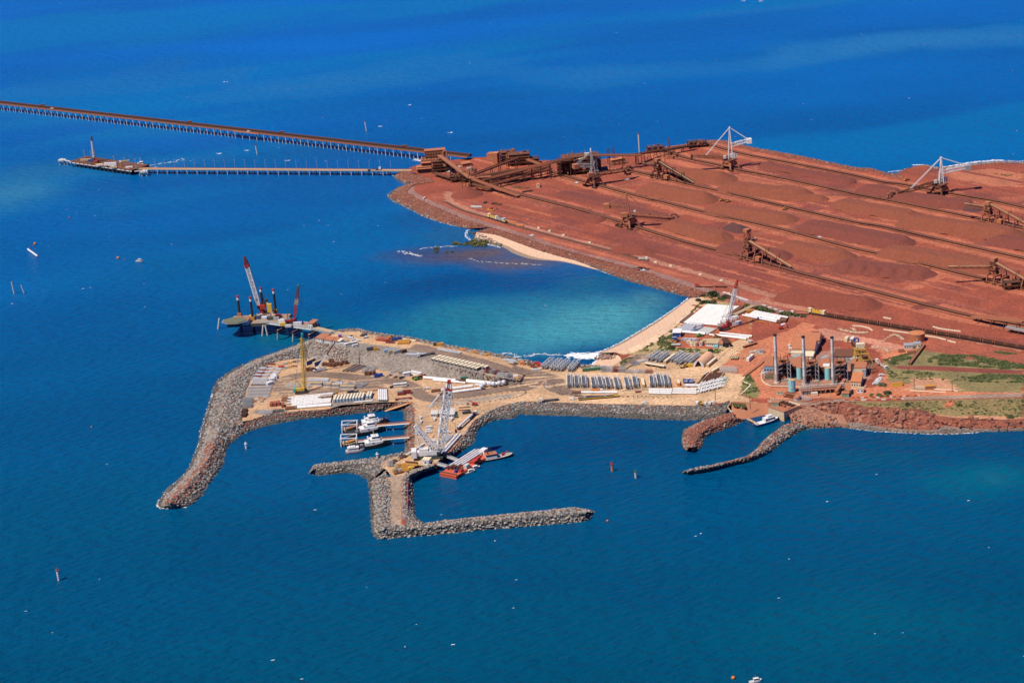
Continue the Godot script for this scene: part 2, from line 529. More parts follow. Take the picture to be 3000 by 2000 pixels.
func ground_colours()->void:
	var im:=Image.create(1443,1614,false,Image.FORMAT_RGB8)
	im.fill(col(.255,.058,.029))
	var red_dark:=col(.195,.048,.03)
	var red_bright:=col(.37,.108,.053)  # bright ore dust colour
	var tan_c:=col(.455,.285,.158)
	var tan_d:=col(.36,.245,.155)
	var brown:=col(.19,.128,.094)
	var gravel:=col(.225,.19,.16)
	var sand:=col(.62,.42,.27)
	var scrub:=col(.36,.27,.125)
	var grass:=col(.16,.15,.05)
	# the construction yards of pale sand
	paint(im,R("A",[[700,860],[770,620],[830,430],[1000,300],[1300,240],[1420,130],[1640,0],[2040,30]])+R("B",[[1100,150],[2311,370]])+R("C",[[300,740],[960,770],[1200,660],[2050,668],[2130,560],[2352,480],[2352,700],[2260,900],[2240,1060],[2352,1100],[2352,1135],[2130,1130],[1800,1180],[500,1150],[0,1160]])+R("K",[[2100,60],[1700,360],[1400,690],[1200,830],[860,960]])+R("L",[[700,720],[600,160]])+R("K",[[640,720],[930,640]])+R("B",[[880,1500],[890,900],[0,945]]),tan_c,1.0)
	# gravel batters and spread gravel
	paint(im,R("A",[[1360,150],[1620,165],[1760,195]])+R("B",[[240,285],[950,370],[1400,490],[1900,610],[2150,650],[2165,700],[1700,655],[1000,588],[450,505]])+R("A",[[1620,288],[1330,262]]),gravel,2.0)
	paint(im,R("B",[[1120,905],[1300,885],[1800,830],[2200,780],[2230,800],[2150,830],[1700,900],[1300,940],[1050,945]]),col(.26,.225,.19),1.5)
	paint(im,R("A",[[880,700],[1150,690],[1200,705],[1000,740],[890,725]]),gravel,1.5)
	paint(im,R("A",[[1500,640],[1900,605],[2033,600],[2033,640],[1560,690]]),gravel,1.5)
	paint(im,R("B",[[880,900],[930,890],[980,1100],[990,1400],[880,1420]]),tan_d,3.0)
	paint(im,R("L",[[690,240],[780,240],[780,600],[690,625]]),col(.30,.215,.15),0.5)
	paint(im,R("C",[[320,930],[420,935],[410,1010],[520,1050],[380,1030],[310,985]]),gravel,1.0)
	paint(im,R("C",[[480,950],[1600,1000],[1700,1020],[560,1055]]),tan_d,3.0)
	paint(im,R("C",[[1050,790],[1220,660],[1350,655],[1260,700],[1120,800]]),brown,2.0)
	paint(im,R("C",[[1280,655],[2040,665],[1980,760],[1300,740]]),col(.34,.25,.18),3.0)
	# dirt tracks worn dark by haul trucks
	for line in [R("A",[[2033,455],[1900,440],[1700,415],[1500,398],[1350,395],[1220,415],[1130,450],[1090,490],[1110,525],[1230,545],[1400,540],[1600,525],[1800,500],[2000,475]]),
		R("B",[[200,620],[560,640],[760,668],[870,720],[930,790],[1060,850],[1250,850],[1600,795],[1900,745],[2150,712]]),
		R("B",[[2150,712,6],[2270,660,7],[2290,600,8.6],[2200,545,10],[1950,480,12.6],[1500,370,14],[1250,310,14],[1000,250,14],[850,225,14]]),
		R("C",[[0,800,10],[200,850],[350,880],[440,930],[470,1000],[560,1040],[700,1052]]),R("C",[[0,1000],[150,990],[220,950],[250,900]])]:
		paint(im,band(spline(line,4),14.0),brown,1.0)
	for line in [R("C",[[450,870],[900,880],[1500,860],[1900,800],[2050,700],[2200,600]]),R("C",[[0,1090],[300,1090],[900,1120],[1700,1120],[2000,1100],[2200,1000],[2230,850],[2150,740]])]:
		paint(im,band(spline(line,4),17.0),col(.53,.345,.195),2.5)
	for k in 90:   # wheel tracks and swept strips on the sand
		var a:=P("A",rng.randf_range(900,1900),rng.randf_range(420,640)) if k % 3==0 else (P("C",rng.randf_range(100,2150),rng.randf_range(850,1120)) if k % 3==1 else P("B",rng.randf_range(900,1800),rng.randf_range(620,1300)))
		var d:=V(rng.randf_range(8,30),0,rng.randf_range(-6,6))
		paint(im,band([a - d,a,a+d],rng.randf_range(1.0,3.5)),[tan_d,col(.54,.37,.215),col(.40,.265,.16)][k % 3],.8)
	# pipe yard, dunes and scrub behind the beach
	paint(im,R("C",[[1060,668],[1400,480],[1690,262],[1850,96],[2060,110],[2200,200],[2352,240],[2352,460],[2150,560],[2040,662],[1200,660]]),scrub,2.0)
	paint(im,R("C",[[1640,350],[1800,230],[2352,200],[2352,480],[2150,560],[2000,610],[1560,590],[1590,430]]),col(.33,.09,.042),1.5)
	paint(im,R("C",[[1850,96],[1940,60],[2100,110],[2000,160],[1800,210]]),col(.50,.30,.15),2.5)
	paint(im,R("C",[[1000,645],[1280,552],[1560,382],[1850,100],[1900,118],[1750,310],[1580,470],[1330,600],[1130,662]]),sand,2.5)
	# roads and ramps round the power station
	paint(im,R("D",[[0,640],[200,480],[300,420],[560,330],[700,250],[760,230],[740,330],[500,560],[380,560],[340,700],[420,770],[1200,770],[1330,620],[1240,480],[1480,400],[1620,430],[1480,590],[1350,640],[1300,720],[1900,800],[2352,800],[2352,845],[1000,850],[380,860],[180,840],[300,860],[300,760],[260,680]]),col(.45,.155,.075),2.0)
	paint(im,R("D",[[740,330],[950,290],[1250,300],[1480,380],[1450,480],[1230,490],[1180,430],[850,400]]),col(.47,.20,.125),4.0)
	paint(im,band(spline(R("D",[[700,215],[760,240],[1000,285],[1300,348],[1500,384],[1640,405],[1900,472],[2400,575]]),3),12.0),col(.43,.18,.11),1.5)
	paint(im,R("D",[[350,680],[380,560],[900,480],[1230,560],[1180,700],[1060,770],[500,760],[380,740]]),col(.31,.15,.10),1.5)
	paint(im,R("D",[[200,720],[250,650],[330,800],[330,855],[190,830]]),grass,2.0)
	paint(im,R("D",[[1270,580],[1480,500],[1620,430],[2000,520],[2352,570],[2352,810],[1860,800],[1330,720]]),col(.19,.15,.06),2.5)
	paint(im,R("D",[[1500,690],[1750,700],[1880,790],[1450,790]]),col(.46,.23,.125),4.0)
	paint(im,R("D",[[1350,605],[1640,605],[2352,640],[2352,668],[1900,650],[1400,625]]),red_dark,1.5)
	paint(im,R("D",[[980,880],[1500,870],[2352,850],[2352,1020],[1800,1005],[1640,965],[1560,935],[1130,915]]),col(.21,.155,.06),2.5)
	paint(im,R("D",[[1640,970],[1800,985],[2352,990],[2352,1030],[1800,1010]]),col(.42,.21,.11),3.0)
	paint(im,R("D",[[1740,920],[1770,870],[1840,870],[1800,925]]),col(.44,.12,.055),0.6)
	paint(im,R("D",[[400,860],[740,890],[880,860],[1200,850],[2352,812],[2352,845],[1300,868],[860,885],[700,910],[400,890]]),col(.30,.20,.145),0.8)
	paint(im,R("N",[[760,240],[1000,180],[1180,200],[1190,250],[1000,330],[800,335]]),col(.40,.20,.10),2.0)
	paint(im,R("N",[[760,200],[960,200],[940,260],[800,250]]),grass,2.5)
	# stockyard: dark fines, bright dust beside the conveyors
	for line in [[[1550,180],[2352,300]],[[0,80],[1400,420],[2195,680]],[[0,130],[700,330],[1300,470],[2195,690]]]:
		paint(im,band(R("F",line),16.0),red_bright,3.0)
	for l in lines_of_conveyors(): paint(im,band(l,30.0),red_bright,3.0)
	paint(im,R("E",[[1480,760],[1700,740],[1820,800],[1600,850]]),red_dark,6.0)
	paint(im,R("E",[[1530,520],[1800,510],[2000,570],[2352,640],[2352,700],[1900,640],[1600,600]]),red_dark,6.0)
	paint(im,R("F",[[680,1160],[820,1110],[900,1190],[780,1200]]),col(.10,.036,.038),3.0)
	paint(im,R("F",[[0,900],[300,960],[900,1180],[1500,1330],[1400,1400],[1100,1410],[700,1280],[0,1080]]),red_dark,6.0)
	paint(im,R("F",[[1130,280],[2195,450],[2195,560],[1150,380]]),red_dark,5.0)
	paint(im,R("F",[[1750,860],[2195,960],[2195,1040],[1600,900]]),red_dark,5.0)
	paint(im,R("G",[[0,480],[700,480],[1000,520],[1700,650],[1500,640],[600,560],[0,430]]),red_dark,5.0)
	paint(im,R("G",[[1600,480],[2195,560],[2195,640],[1700,560]]),red_dark,5.0)
	paint(im,R("G",[[1500,330],[1950,290],[2195,340],[2195,470],[1800,440],[1500,380]]),col(.38,.125,.062),6.0)
	paint(im,R("D",[[1900,370],[2352,400],[2352,440],[1800,400]]),red_dark,4.0)
	for k in 60:   # spills and swept patches
		var p:=P("0",rng.randf_range(1500,2990),rng.randf_range(480,900))
		var a:=[]
		var rx:=rng.randf_range(6,30); var rz:=rng.randf_range(5,14); var t:=rng.randf()*TAU
		for i in 10: a.append(p+V(cos(TAU*i/10)*rx,0,sin(TAU*i/10)*rz).rotated(Vector3.UP,0.5+0.2*sin(t))*rng.randf_range(.7,1.2))
		paint(im,a,[red_dark,red_bright,col(.29,.08,.042),col(.22,.062,.037)][k % 4],3.0)
	# perimeter haul road and rail formation
	var hr:=R("E",[[620,540],[610,580],[650,640],[800,700],[1000,760],[1300,860],[1600,950],[2000,1060],[2352,1160]])+R("F",[[300,1240],[700,1370],[1100,1500],[1400,1590]])+R("D",[[600,190],[1000,290],[1500,400],[2000,500],[2500,600]])
	paint(im,band(hr,34.0),col(.29,.078,.042),2.0)
	paint(im,band(spline(R("E",[[320,490],[300,530],[430,606],[600,680],[760,748],[950,808],[1150,872],[1350,934],[1550,1000],[1750,1060],[1950,1110],[2150,1160],[2352,1212]])+R("F",[[200,1268],[400,1326],[700,1424],[900,1490],[1100,1556]])+R("D",[[60,58],[300,128],[520,193],[640,235]]),3),9.0),col(.25,.135,.11),.7)
	var cd: Vector3=(P("F",1220,1180) - P("F",700,1050)).normalized()
	for k in 150:   # windrows and wheel tracks along the stockpile rows
		var p:=P("0",rng.randf_range(1450,2990),rng.randf_range(470,860))
		var w:=rng.randf_range(30,130)
		paint(im,band([p - cd*w,p,p+cd*w],rng.randf_range(1.2,6.0)),[red_dark,red_bright,col(.28,.078,.042),col(.22,.058,.036)][k % 4],1.5)
	paint(im,band(R("E",[[620,530],[640,620],[850,705],[1300,835],[1900,1000],[2352,1110]])+R("F",[[400,1215],[900,1350],[1500,1540]])+R("D",[[300,95],[900,215],[1500,320],[2352,480]]),9.0),col(.36,.15,.095),2.0)
	im.resize(721,807,Image.INTERPOLATE_BILINEAR)
	im.resize(1443,1614,Image.INTERPOLATE_CUBIC)
	# grain: pebbles, ruts and blown dust
	var n1:=FastNoiseLite.new(); n1.seed=3; n1.frequency=0.19; n1.fractal_octaves=3
	var n2:=FastNoiseLite.new(); n2.seed=8; n2.frequency=0.018; n2.fractal_octaves=5
	var g1:=n1.get_image(1443,1614).get_data()
	var g2:=n2.get_image(1443,1614).get_data()
	var b:=im.get_data()
	for i in g1.size():
		var f:=(0.80+0.40*g1[i]/255.0)*(0.88+0.24*g2[i]/255.0)
		var q:=i*3
		b[q]=mini(255,int(b[q]*f)); b[q+1]=mini(255,int(b[q+1]*f)); b[q+2]=mini(255,int(b[q+2]*f))
	ground_tex=ImageTexture.create_from_image(Image.create_from_data(1443,1614,false,Image.FORMAT_RGB8,b))
	var m:=StandardMaterial3D.new()
	m.resource_name="ground"
	m.albedo_texture=ground_tex
	m.texture_repeat=false
	m.roughness=0.95
	M.ground=m
func lines_of_conveyors()->Array:
	return [R("E",[[830,445],[1000,480],[1150,540],[1700,680],[2150,810],[2352,878]])+R("F",[[700,1050],[1220,1180],[1700,1320],[2195,1445]])+R("D",[[1700,170],[2000,240],[2352,300],[2700,370]]),
		R("E",[[1500,360],[1720,430],[1850,465],[2352,600]])+R("F",[[400,655],[900,780],[1500,910],[2195,1095]])+R("G",[[1000,1110],[1600,1260],[1950,1340],[2500,1470]]),
		R("F",[[70,360],[400,435],[620,490],[1000,575],[1500,690],[2195,850]])+R("G",[[900,830],[1500,970],[2195,1125],[2600,1215]]),
		R("F",[[410,175],[640,260],[900,315],[1130,370],[1500,440],[2195,590]])+R("G",[[800,560],[1300,660],[1900,785],[2500,925]]),
		R("F",[[760,105],[900,150],[1180,225],[1500,285],[2195,420]])+R("G",[[900,420],[1100,445],[1480,520],[1900,590],[2195,655],[2600,740]])]
func land()->void:
	make_ring()
	ground_colours()
	struct("ground",sheet(ring,GL),M.ground,"red ore dust and pale sand of the port's made ground")
	struct("causeway_top",grid_mesh(grid_of([plat_n,plat_s],3,6)),M.ground,"raised sandy causeway top with a dark haul track")
	var foot:=R("A",[[1330,258],[1440,268],[1620,287],[1760,320]])+R("B",[[240,440],[450,500],[740,545],[1000,585],[1200,605],[1450,622],[1700,650],[1930,675],[2160,690]])
	var rows:=grid_of([plat_s.slice(0,13),flat(foot,GL+0.03)],6,4)
	for j in range(1,rows.size() - 1):
		for i in rows[j].size():
			rows[j][i].y+=noise.get_noise_2d(rows[j][i].x*4.0,rows[j][i].z*4.0)*0.7
	roads()
	var b:=struct("gravel_batter",grid_mesh(rows),M.ground,"grey gravel batter below the raised causeway")
	var l:=[]
	scatter_rocks(grid_of([R("A",[[1365,116],[1490,142],[1620,162],[1700,182]],14.0),R("A",[[1330,258],[1440,268],[1560,280],[1660,295]])],6,2),2.3,func(_p): return .22,l)
	scatter_rocks(grid_of([plat_s.slice(3,13),beyond(plat_s.slice(3,13),V(0,0,3.0),12.6)],5,1),1.5,func(_p): return .2,l,-5.0,.5)
	for k in 2600:
		var q: Array=rows[rng.randi() % (rows.size() - 1)]
		var p: Vector3=q[rng.randi() % q.size()]+V(rng.randf_range(-4,4),0.0,rng.randf_range(-2,2))
		if k % 3==0: l.append([Transform3D(Basis.from_euler(V(0,rng.randf()*6,0)).scaled(Vector3.ONE*rng.randf_range(.25,.55)),p),GREY_ROCK[rng.randi() % 5]])
	rock_parts(b,l)
func roads()->void:
	var y:=GL+.04
	for r in [["loop_road",R("A",[[1990,455],[1900,440],[1700,415],[1500,398],[1350,395],[1220,415],[1130,450],[1090,490],[1110,525],[1230,545],[1400,540],[1600,525],[1800,500],[1960,480]]),13.0,"dark dirt loop road round the yellow crane"],
		["haul_road",R("B",[[330,628],[560,640],[760,668],[870,720],[930,790],[1060,850],[1250,850],[1600,795],[1900,745],[2130,714]]),13.0,"dark haul road winding through the triangle yard"],
		["yard_road",R("C",[[300,868],[350,880],[440,930],[470,1000],[560,1040],[700,1052]]),12.0,"dark track bending in front of the truss row"],
		["yard_road",R("C",[[480,872],[900,880],[1500,860],[1900,800],[2050,700],[2200,600]]),15.0,"pale sand road between the two rows of trusses"],
		["sea_wall_road",R("C",[[60,1095],[300,1092],[900,1120],[1700,1120],[2000,1100],[2180,1010]]),15.0,"pale sand road along the top of the sea wall"],
		["breakwater_road",R("L",[[735,250],[735,400],[735,600]]),17.0,"brown dirt road along the stem of the L shaped breakwater"],
		["perimeter_road",R("E",[[320,490],[300,530],[430,606],[600,680],[760,748],[950,808],[1150,872],[1350,934],[1550,1000],[1750,1060],[1950,1110],[2150,1160],[2352,1212]])+R("F",[[200,1268],[400,1326],[700,1424],[900,1490],[1100,1556]])+R("D",[[60,58],[300,128],[520,193],[640,235]]),9.0,"greyish perimeter road above the bay sea wall"],
		["shore_road",R("D",[[400,875],[560,885],[720,896],[860,874],[1200,860],[1700,845],[2400,828]]),8.0,"grey brown shore road below the power station"],
		["station_road",R("D",[[700,215],[760,240],[1000,285],[1300,348],[1500,384],[1640,405],[1900,472],[2400,575]]),12.0,"pale red road beside the railway"]]:
		ribbon(r[0],r[1],r[2],y,M.ground,r[3],5,.3)
		y+=.012
func breakwater(called: String,label: String,strips: Array,size: float,red: Callable,single: int=0,wet: float=1.6,core: String="core")->Node3D:
	# strips: arrays of rails from crest to toe; the last rail of each gets a foot under water
	var o:=thing(called,label,"breakwater")
	var list:=[]
	var st:=SurfaceTool.new()
	st.begin(Mesh.PRIMITIVE_TRIANGLES)
	for s in strips:
		var rows:=grid_of(s,5,3)
		st.append_from(grid_mesh(rows),0,Transform3D())
		scatter_rocks(rows,size,red,list,wet)
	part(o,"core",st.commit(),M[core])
	rock_parts(o,list,single)
	return o
func coasts()->void:
	mat("core",col(.10,.092,.085),1.0,0,0.3)  # darkened so the gaps between boulders read as shade
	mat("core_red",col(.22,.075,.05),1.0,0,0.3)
	# outer breakwater of the construction yard, with its long tail
	var t1:=R("A",[[1400,92],[1290,132],[1160,180],[1010,232],[880,278],[760,335],[660,392],[580,450],[545,515],[525,580],[495,680],[468,765],[440,860]],0.0)
	var c1:=R("A",[[1372,110,14],[1270,168,11.5],[1170,205,9.8],[1050,245,8.8],[940,292,8.4],[840,345,8.2],[760,405,8],[700,465,8],[665,535,8],[645,620,8],[620,700,8],[605,770,8],[590,850,8]])
	var f1:=R("A",[[1330,258],[1260,262],[1170,270],[1080,285],[1010,310],[950,350],[890,400],[850,450],[815,530],[800,620],[785,720],[780,790],[770,830]],GL - 0.1)
	var t2:=R("A",[[440,860],[425,950],[395,1050],[365,1120],[330,1200],[250,1290],[180,1350],[100,1440],[60,1510]],0.0)
	var c2:=R("A",[[590,850,8],[560,925,7.8],[530,1015,7.6],[500,1090,7.5],[450,1180,7.5],[380,1270,7.5],[310,1355,7.5],[240,1420,7.5],[170,1480,7]])
	var i2:=R("A",[[790,900],[705,962],[650,1020],[625,1100],[602,1185],[545,1265],[475,1355],[400,1465],[310,1522]],0.0)
	var tip:=R("A",[[60,1510],[80,1527],[130,1536],[210,1536],[310,1522]],0.0)
	var tc:=R("A",[[170,1480],[171,1481],[172,1482],[173,1481],[174,1480]],7.0)
	var reddish:=func(p: Vector3)->float: return 0.62 if p.y>4.2 and p.z>-1560.0 and p.x<-130.0 and noise.get_noise_2d(p.x,p.z)>-.25 else 0.06
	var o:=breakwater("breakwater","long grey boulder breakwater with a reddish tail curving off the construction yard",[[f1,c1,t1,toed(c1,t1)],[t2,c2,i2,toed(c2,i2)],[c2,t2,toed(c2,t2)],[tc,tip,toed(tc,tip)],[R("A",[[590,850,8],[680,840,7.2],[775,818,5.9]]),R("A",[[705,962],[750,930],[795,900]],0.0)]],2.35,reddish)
		# yard edge facing the tug harbour
	var c3:=R("A",[[770,820],[870,780],[1000,736],[1150,721],[1300,706],[1500,696],[1700,671],[1900,652],[2033,642]],GL - 0.05)
	var t3:=R("A",[[790,902],[880,868],[1000,832],[1200,792],[1350,770],[1500,757],[1700,737],[1800,727],[1920,713]],0.0)
	c3+=R("B",[[700,893],[850,897]],GL - 0.05)
	t3+=R("B",[[500,1002],[750,1004]],0.0)
	breakwater("revetment","reddish boulder slope under the construction yard facing the tug harbour",[[c3,t3,toed(c3,t3)]],2.0,func(p): return .75 if p.y>2.6 else .3)
	var c4:=R("B",[[852,898],[872,1000],[885,1100],[885,1300],[880,1400],[868,1500],[835,1570]],GL - 0.05)
	var t4:=R("B",[[750,1004],[765,1100],[766,1200],[766,1300],[768,1400],[772,1480],[740,1560]],0.0)
	breakwater("revetment","red rock slope at the shore end of the tug gangways",[[c4,t4,toed(c4,t4)]],1.8,func(_p): return .7)
	# short arm beside the loading point
	var an:=R("L",[[80,200],[120,160],[250,145],[400,128],[560,108],[700,82],[790,66]],5.0)
	an[0].y=4.0
	var as_:=R("L",[[80,203],[105,236],[200,238],[340,222],[430,232],[490,256],[522,292]],0.0)
	var ac:=R("L",[[110,190,5],[160,180,5.5],[260,170,5.6],[400,155,5.8],[520,150,6],[600,165,6],[640,190,6]])
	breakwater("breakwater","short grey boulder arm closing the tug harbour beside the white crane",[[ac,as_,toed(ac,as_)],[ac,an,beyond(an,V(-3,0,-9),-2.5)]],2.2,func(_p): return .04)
	# the trunk and the L shaped arm
	var lt:=R("L",[[522,292],[535,400],[540,480],[545,560],[550,640],[556,690]],0.0)
	var lc:=R("L",[[600,250,6.4],[620,360,7.4],[625,480],[630,560],[632,620],[636,660]],7.8)
	var lf:=R("L",[[650,205],[690,300],[691,400],[691,500],[691,590],[690,628]],GL - 0.05)
	var bt:=R("L",[[556,690],[600,727],[700,724],[850,709],[1100,689],[1400,659],[1700,634],[1900,619],[2100,602],[2200,582],[2240,548]],0.0)
	var bc:=R("L",[[636,660],[650,664],[700,655],[850,645],[1100,623],[1400,593],[1700,566],[1900,549],[2080,532],[2150,528],[2180,530]],6.4)
	var bb:=R("L",[[690,626],[700,626],[760,624],[860,618],[1100,592],[1400,561],[1700,531],[1900,511],[2080,492],[2150,505],[2182,522]],6.4)
	var bn:=[]
	for i in bb.size(): bn.append(V(bb[i].x+(9.0 if i>8 else 1.0),-2.5,bb[i].z - (17.0 if i>3 else 2.0)))
	var rt:=R("L",[[935,606],[882,572],[866,500],[861,400],[861,310],[880,262],[950,222],[1045,190]],0.0)
	var rc:=R("L",[[850,622],[815,585],[800,500],[800,400],[800,300],[815,255],[880,215],[1020,165]],7.2)
	var rf:=R("L",[[826,622],[795,590],[778,500],[780,400],[781,262],[800,235],[860,200],[1000,155]],GL - 0.05)
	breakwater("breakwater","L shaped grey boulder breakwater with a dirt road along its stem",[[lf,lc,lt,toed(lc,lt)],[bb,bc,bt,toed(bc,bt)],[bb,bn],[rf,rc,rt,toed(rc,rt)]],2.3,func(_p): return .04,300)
	# sea wall east of the loading point
	var sc:=R("K",[[1385,690],[1450,650],[1530,570],[1590,495],[1660,400],[1700,330],[1740,280],[1790,220],[1860,170],[1950,120],[2100,50]],GL - 0.05)+R("C",[[0,1145],[100,1131],[250,1131],[500,1141],[800,1151],[1100,1156],[1500,1166],[1800,1171],[2000,1163],[2130,1129],[2170,1130]],GL - 0.05)
	var stoe:=R("K",[[1440,705],[1530,672],[1620,615],[1700,560],[1765,500],[1800,420],[1830,350],[1900,290],[2000,240],[2130,208],[2300,190]],0.0)+R("C",[[60,1256],[200,1260],[330,1263],[600,1270],[900,1281],[1200,1296],[1500,1306],[1800,1311],[1920,1300],[2020,1280],[2080,1270]],0.0)
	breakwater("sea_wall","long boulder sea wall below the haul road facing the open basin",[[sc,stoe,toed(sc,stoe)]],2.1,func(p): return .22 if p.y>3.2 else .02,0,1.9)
	# boat harbour breakwaters
	var e1:=R("N",[[735,325],[600,365],[420,410],[300,462],[215,512],[195,570],[187,630],[200,705],[240,748]],0.0)
	var e2:=R("N",[[770,300,5.8],[640,350],[470,410],[355,465],[285,520],[262,580],[255,630],[258,680],[268,705]],5.4)
	var e3:=R("N",[[800,360,5.8],[680,405],[540,455],[430,515],[370,565],[345,610],[330,655],[312,692],[298,708]],5.4)
	var e4:=R("N",[[930,395],[800,452],[640,512],[510,562],[450,602],[435,642],[422,686],[380,732],[310,757]],0.0)
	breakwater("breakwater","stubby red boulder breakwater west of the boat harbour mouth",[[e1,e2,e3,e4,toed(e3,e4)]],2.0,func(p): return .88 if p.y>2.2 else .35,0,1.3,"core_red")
	var g2:=R("N",[[1450,425],[1335,485],[1235,555],[1155,628],[1105,690],[1045,748],[965,797],[845,838],[700,872],[550,910],[400,938],[300,952],[240,972]],4.0)
	var g3:=R("N",[[1560,440],[1430,520],[1330,580],[1240,650],[1175,705],[1110,755],[1020,800],[890,840],[720,880],[560,925],[410,955],[310,968],[255,980]],4.0)
	var g4:=R("N",[[1690,478],[1570,512],[1470,572],[1385,622],[1305,682],[1215,752],[1135,795],[1040,850],[900,882],[710,918],[520,970],[400,996],[250,1005]],0.0)
	breakwater("breakwater","thin curving boulder breakwater sheltering the boat harbour",[[beyond(g2,V(-4,0,-8),-2.5),g2,g3,g4,toed(g3,g4)]],2.1,func(p): return .5 if p.y>3.0 and p.x>150.0 else .15)
	# stockyard sea walls
	var w1:=R("E",[[250,348],[245,362],[300,370],[400,400],[515,446]],GL - 0.05)
	var v1:=R("E",[[190,372],[160,400],[185,430],[225,452],[272,470]],0.0)
	var w2:=R("E",[[515,446],[420,458],[330,474],[275,522],[295,552],[420,620],[560,680],[720,750],[900,810],[1000,840]],GL+0.6)
	var v2:=R("E",[[272,470],[225,490],[180,512],[112,562],[140,603],[260,665],[400,737],[540,790],[690,828],[790,850]],0.0)
	breakwater("sea_wall","red rock sea wall round the western tip of the ore stockyard",[[w1,v1,toed(w1,v1)],[w2,v2,toed(w2,v2)]],2.2,func(p): return .97 if p.y>1.6 else .5,0,.7,"core_red")
	var w3:=R("E",[[1000,840],[1100,870],[1300,930],[1500,1000],[1700,1060],[1900,1112],[2100,1162]],GL - 0.05)+R("F",[[0,1232],[200,1290],[400,1350],[600,1420],[800,1480],[870,1502]],GL - 0.05)
	var v3:=R("E",[[860,880,1.0],[1030,905,2],[1200,965,2.5],[1380,1030,2],[1560,1085,1.5],[1760,1140,.8],[1960,1222,0]])+R("F",[[0,1342],[200,1410],[400,1462],[580,1512],[690,1540],[760,1545]],0.0)
	breakwater("sea_wall","red rock sea wall between the rail line and the sandy bay",[[w3,v3,toed(w3,v3)]],1.9,func(p): return .97 if p.y>1.6 else .4,0,1.1,"core_red")
	var w4:=R("F",[[340,184],[720,125],[850,103],[960,100],[1060,112],[1250,160],[1500,205],[1800,262],[2195,345]],GL+1.2)+R("G",[[800,302],[950,346],[1060,352]],GL+0.6)
	breakwater("sea_wall","red rock bund along the far side of the stockyard",[[beyond(w4,V(0,0,8),GL - .05),beyond(w4,V(0,0,2.5),GL+1.2),beyond(w4,V(0,0,-3),GL+.8),beyond(w4,V(2,0,-16),-2.5)]],2.2,func(_p): return .98,0,-5.0,"core_red")
	# causeway, seaward rocks
	var pn:=plat_n.slice(1)+R("C",[[420,772],[660,768],[800,776],[960,792]],GL)
	var up:=[]; var mid:=[]; var low:=[]
	for p in pn:
		up.append(p+V(0,-.1,7.0)); mid.append(p+V(0,.9,1.5)); low.append(V(p.x+2.0,-2.5,p.z - p.y*1.45))
	breakwater("sea_wall","grey rock edge of the raised causeway along the bay",[[up,mid,low]],1.9,func(_p): return .12)
# ---------- beaches, cliffs, surf, plants ----------
func slope(called: String,rails: Array,m: Material,label: String,bump: float=0.0,sub: int=6,cross: int=5)->Array:
	var rows:=grid_of(rails,sub,cross)
	if bump>0:
		for j in range(1,rows.size() - 1):
			for i in rows[j].size():
				var p: Vector3=rows[j][i]
				var k:=noise.get_noise_2d(p.x*5.0,p.z*5.0+p.y*4.0)
				rows[j][i]=p+V(k,absf(k)*0.8 - 0.2,noise.get_noise_2d(p.z*5.0,p.x*5.0))*bump
	struct(called,grid_mesh(rows,bump<1.0),m,label)
	return rows
func under(rail: Array,toward: Array)->Array:
	var o:=[]
	for i in rail.size():
		var d: Vector3=rail[i] - toward[i]
		o.append(V(rail[i].x+d.x*.5,-2.0,rail[i].z+d.z*.5))
	return o
func foam(st: SurfaceTool,line: Array,width: float,density: float)->void:
	# broken water: many thin ragged flecks of froth floating along a line
	var pts:=spline(line,8)
	for i in pts.size() - 1:
		var a: Vector3=pts[i]; var b: Vector3=pts[i+1]
		var n:=a.distance_to(b)*density
		for k in int(n)+(1 if rng.randf()<n - int(n) else 0):
			var p:=a.lerp(b,rng.randf())
			var d:=(b - a).normalized().rotated(Vector3.UP,rng.randf_range(-.3,.3))
			p+=d.rotated(Vector3.UP,PI/2)*rng.randfn(0,width*.4)
			fleck(st,V(p.x,.1+rng.randf()*.12,p.z),d,rng.randf_range(.5,1.0)*(1.2+width*.35),rng.randf_range(.25,.6)*(0.5+width*.12))
func fleck(st: SurfaceTool,c: Vector3,d: Vector3,l: float,w: float)->void:
	var s:=V(-d.z,0,d.x)
	var ringp:=[]
	for i in 7:
		var t:=TAU*i/7
		ringp.append(c+d*cos(t)*l*rng.randf_range(.6,1.1)+s*sin(t)*w*rng.randf_range(.5,1.2))
	for i in 7:
		for p in [c+V(0,.06,0),ringp[i],ringp[(i+1) % 7]]: st.add_vertex(p)
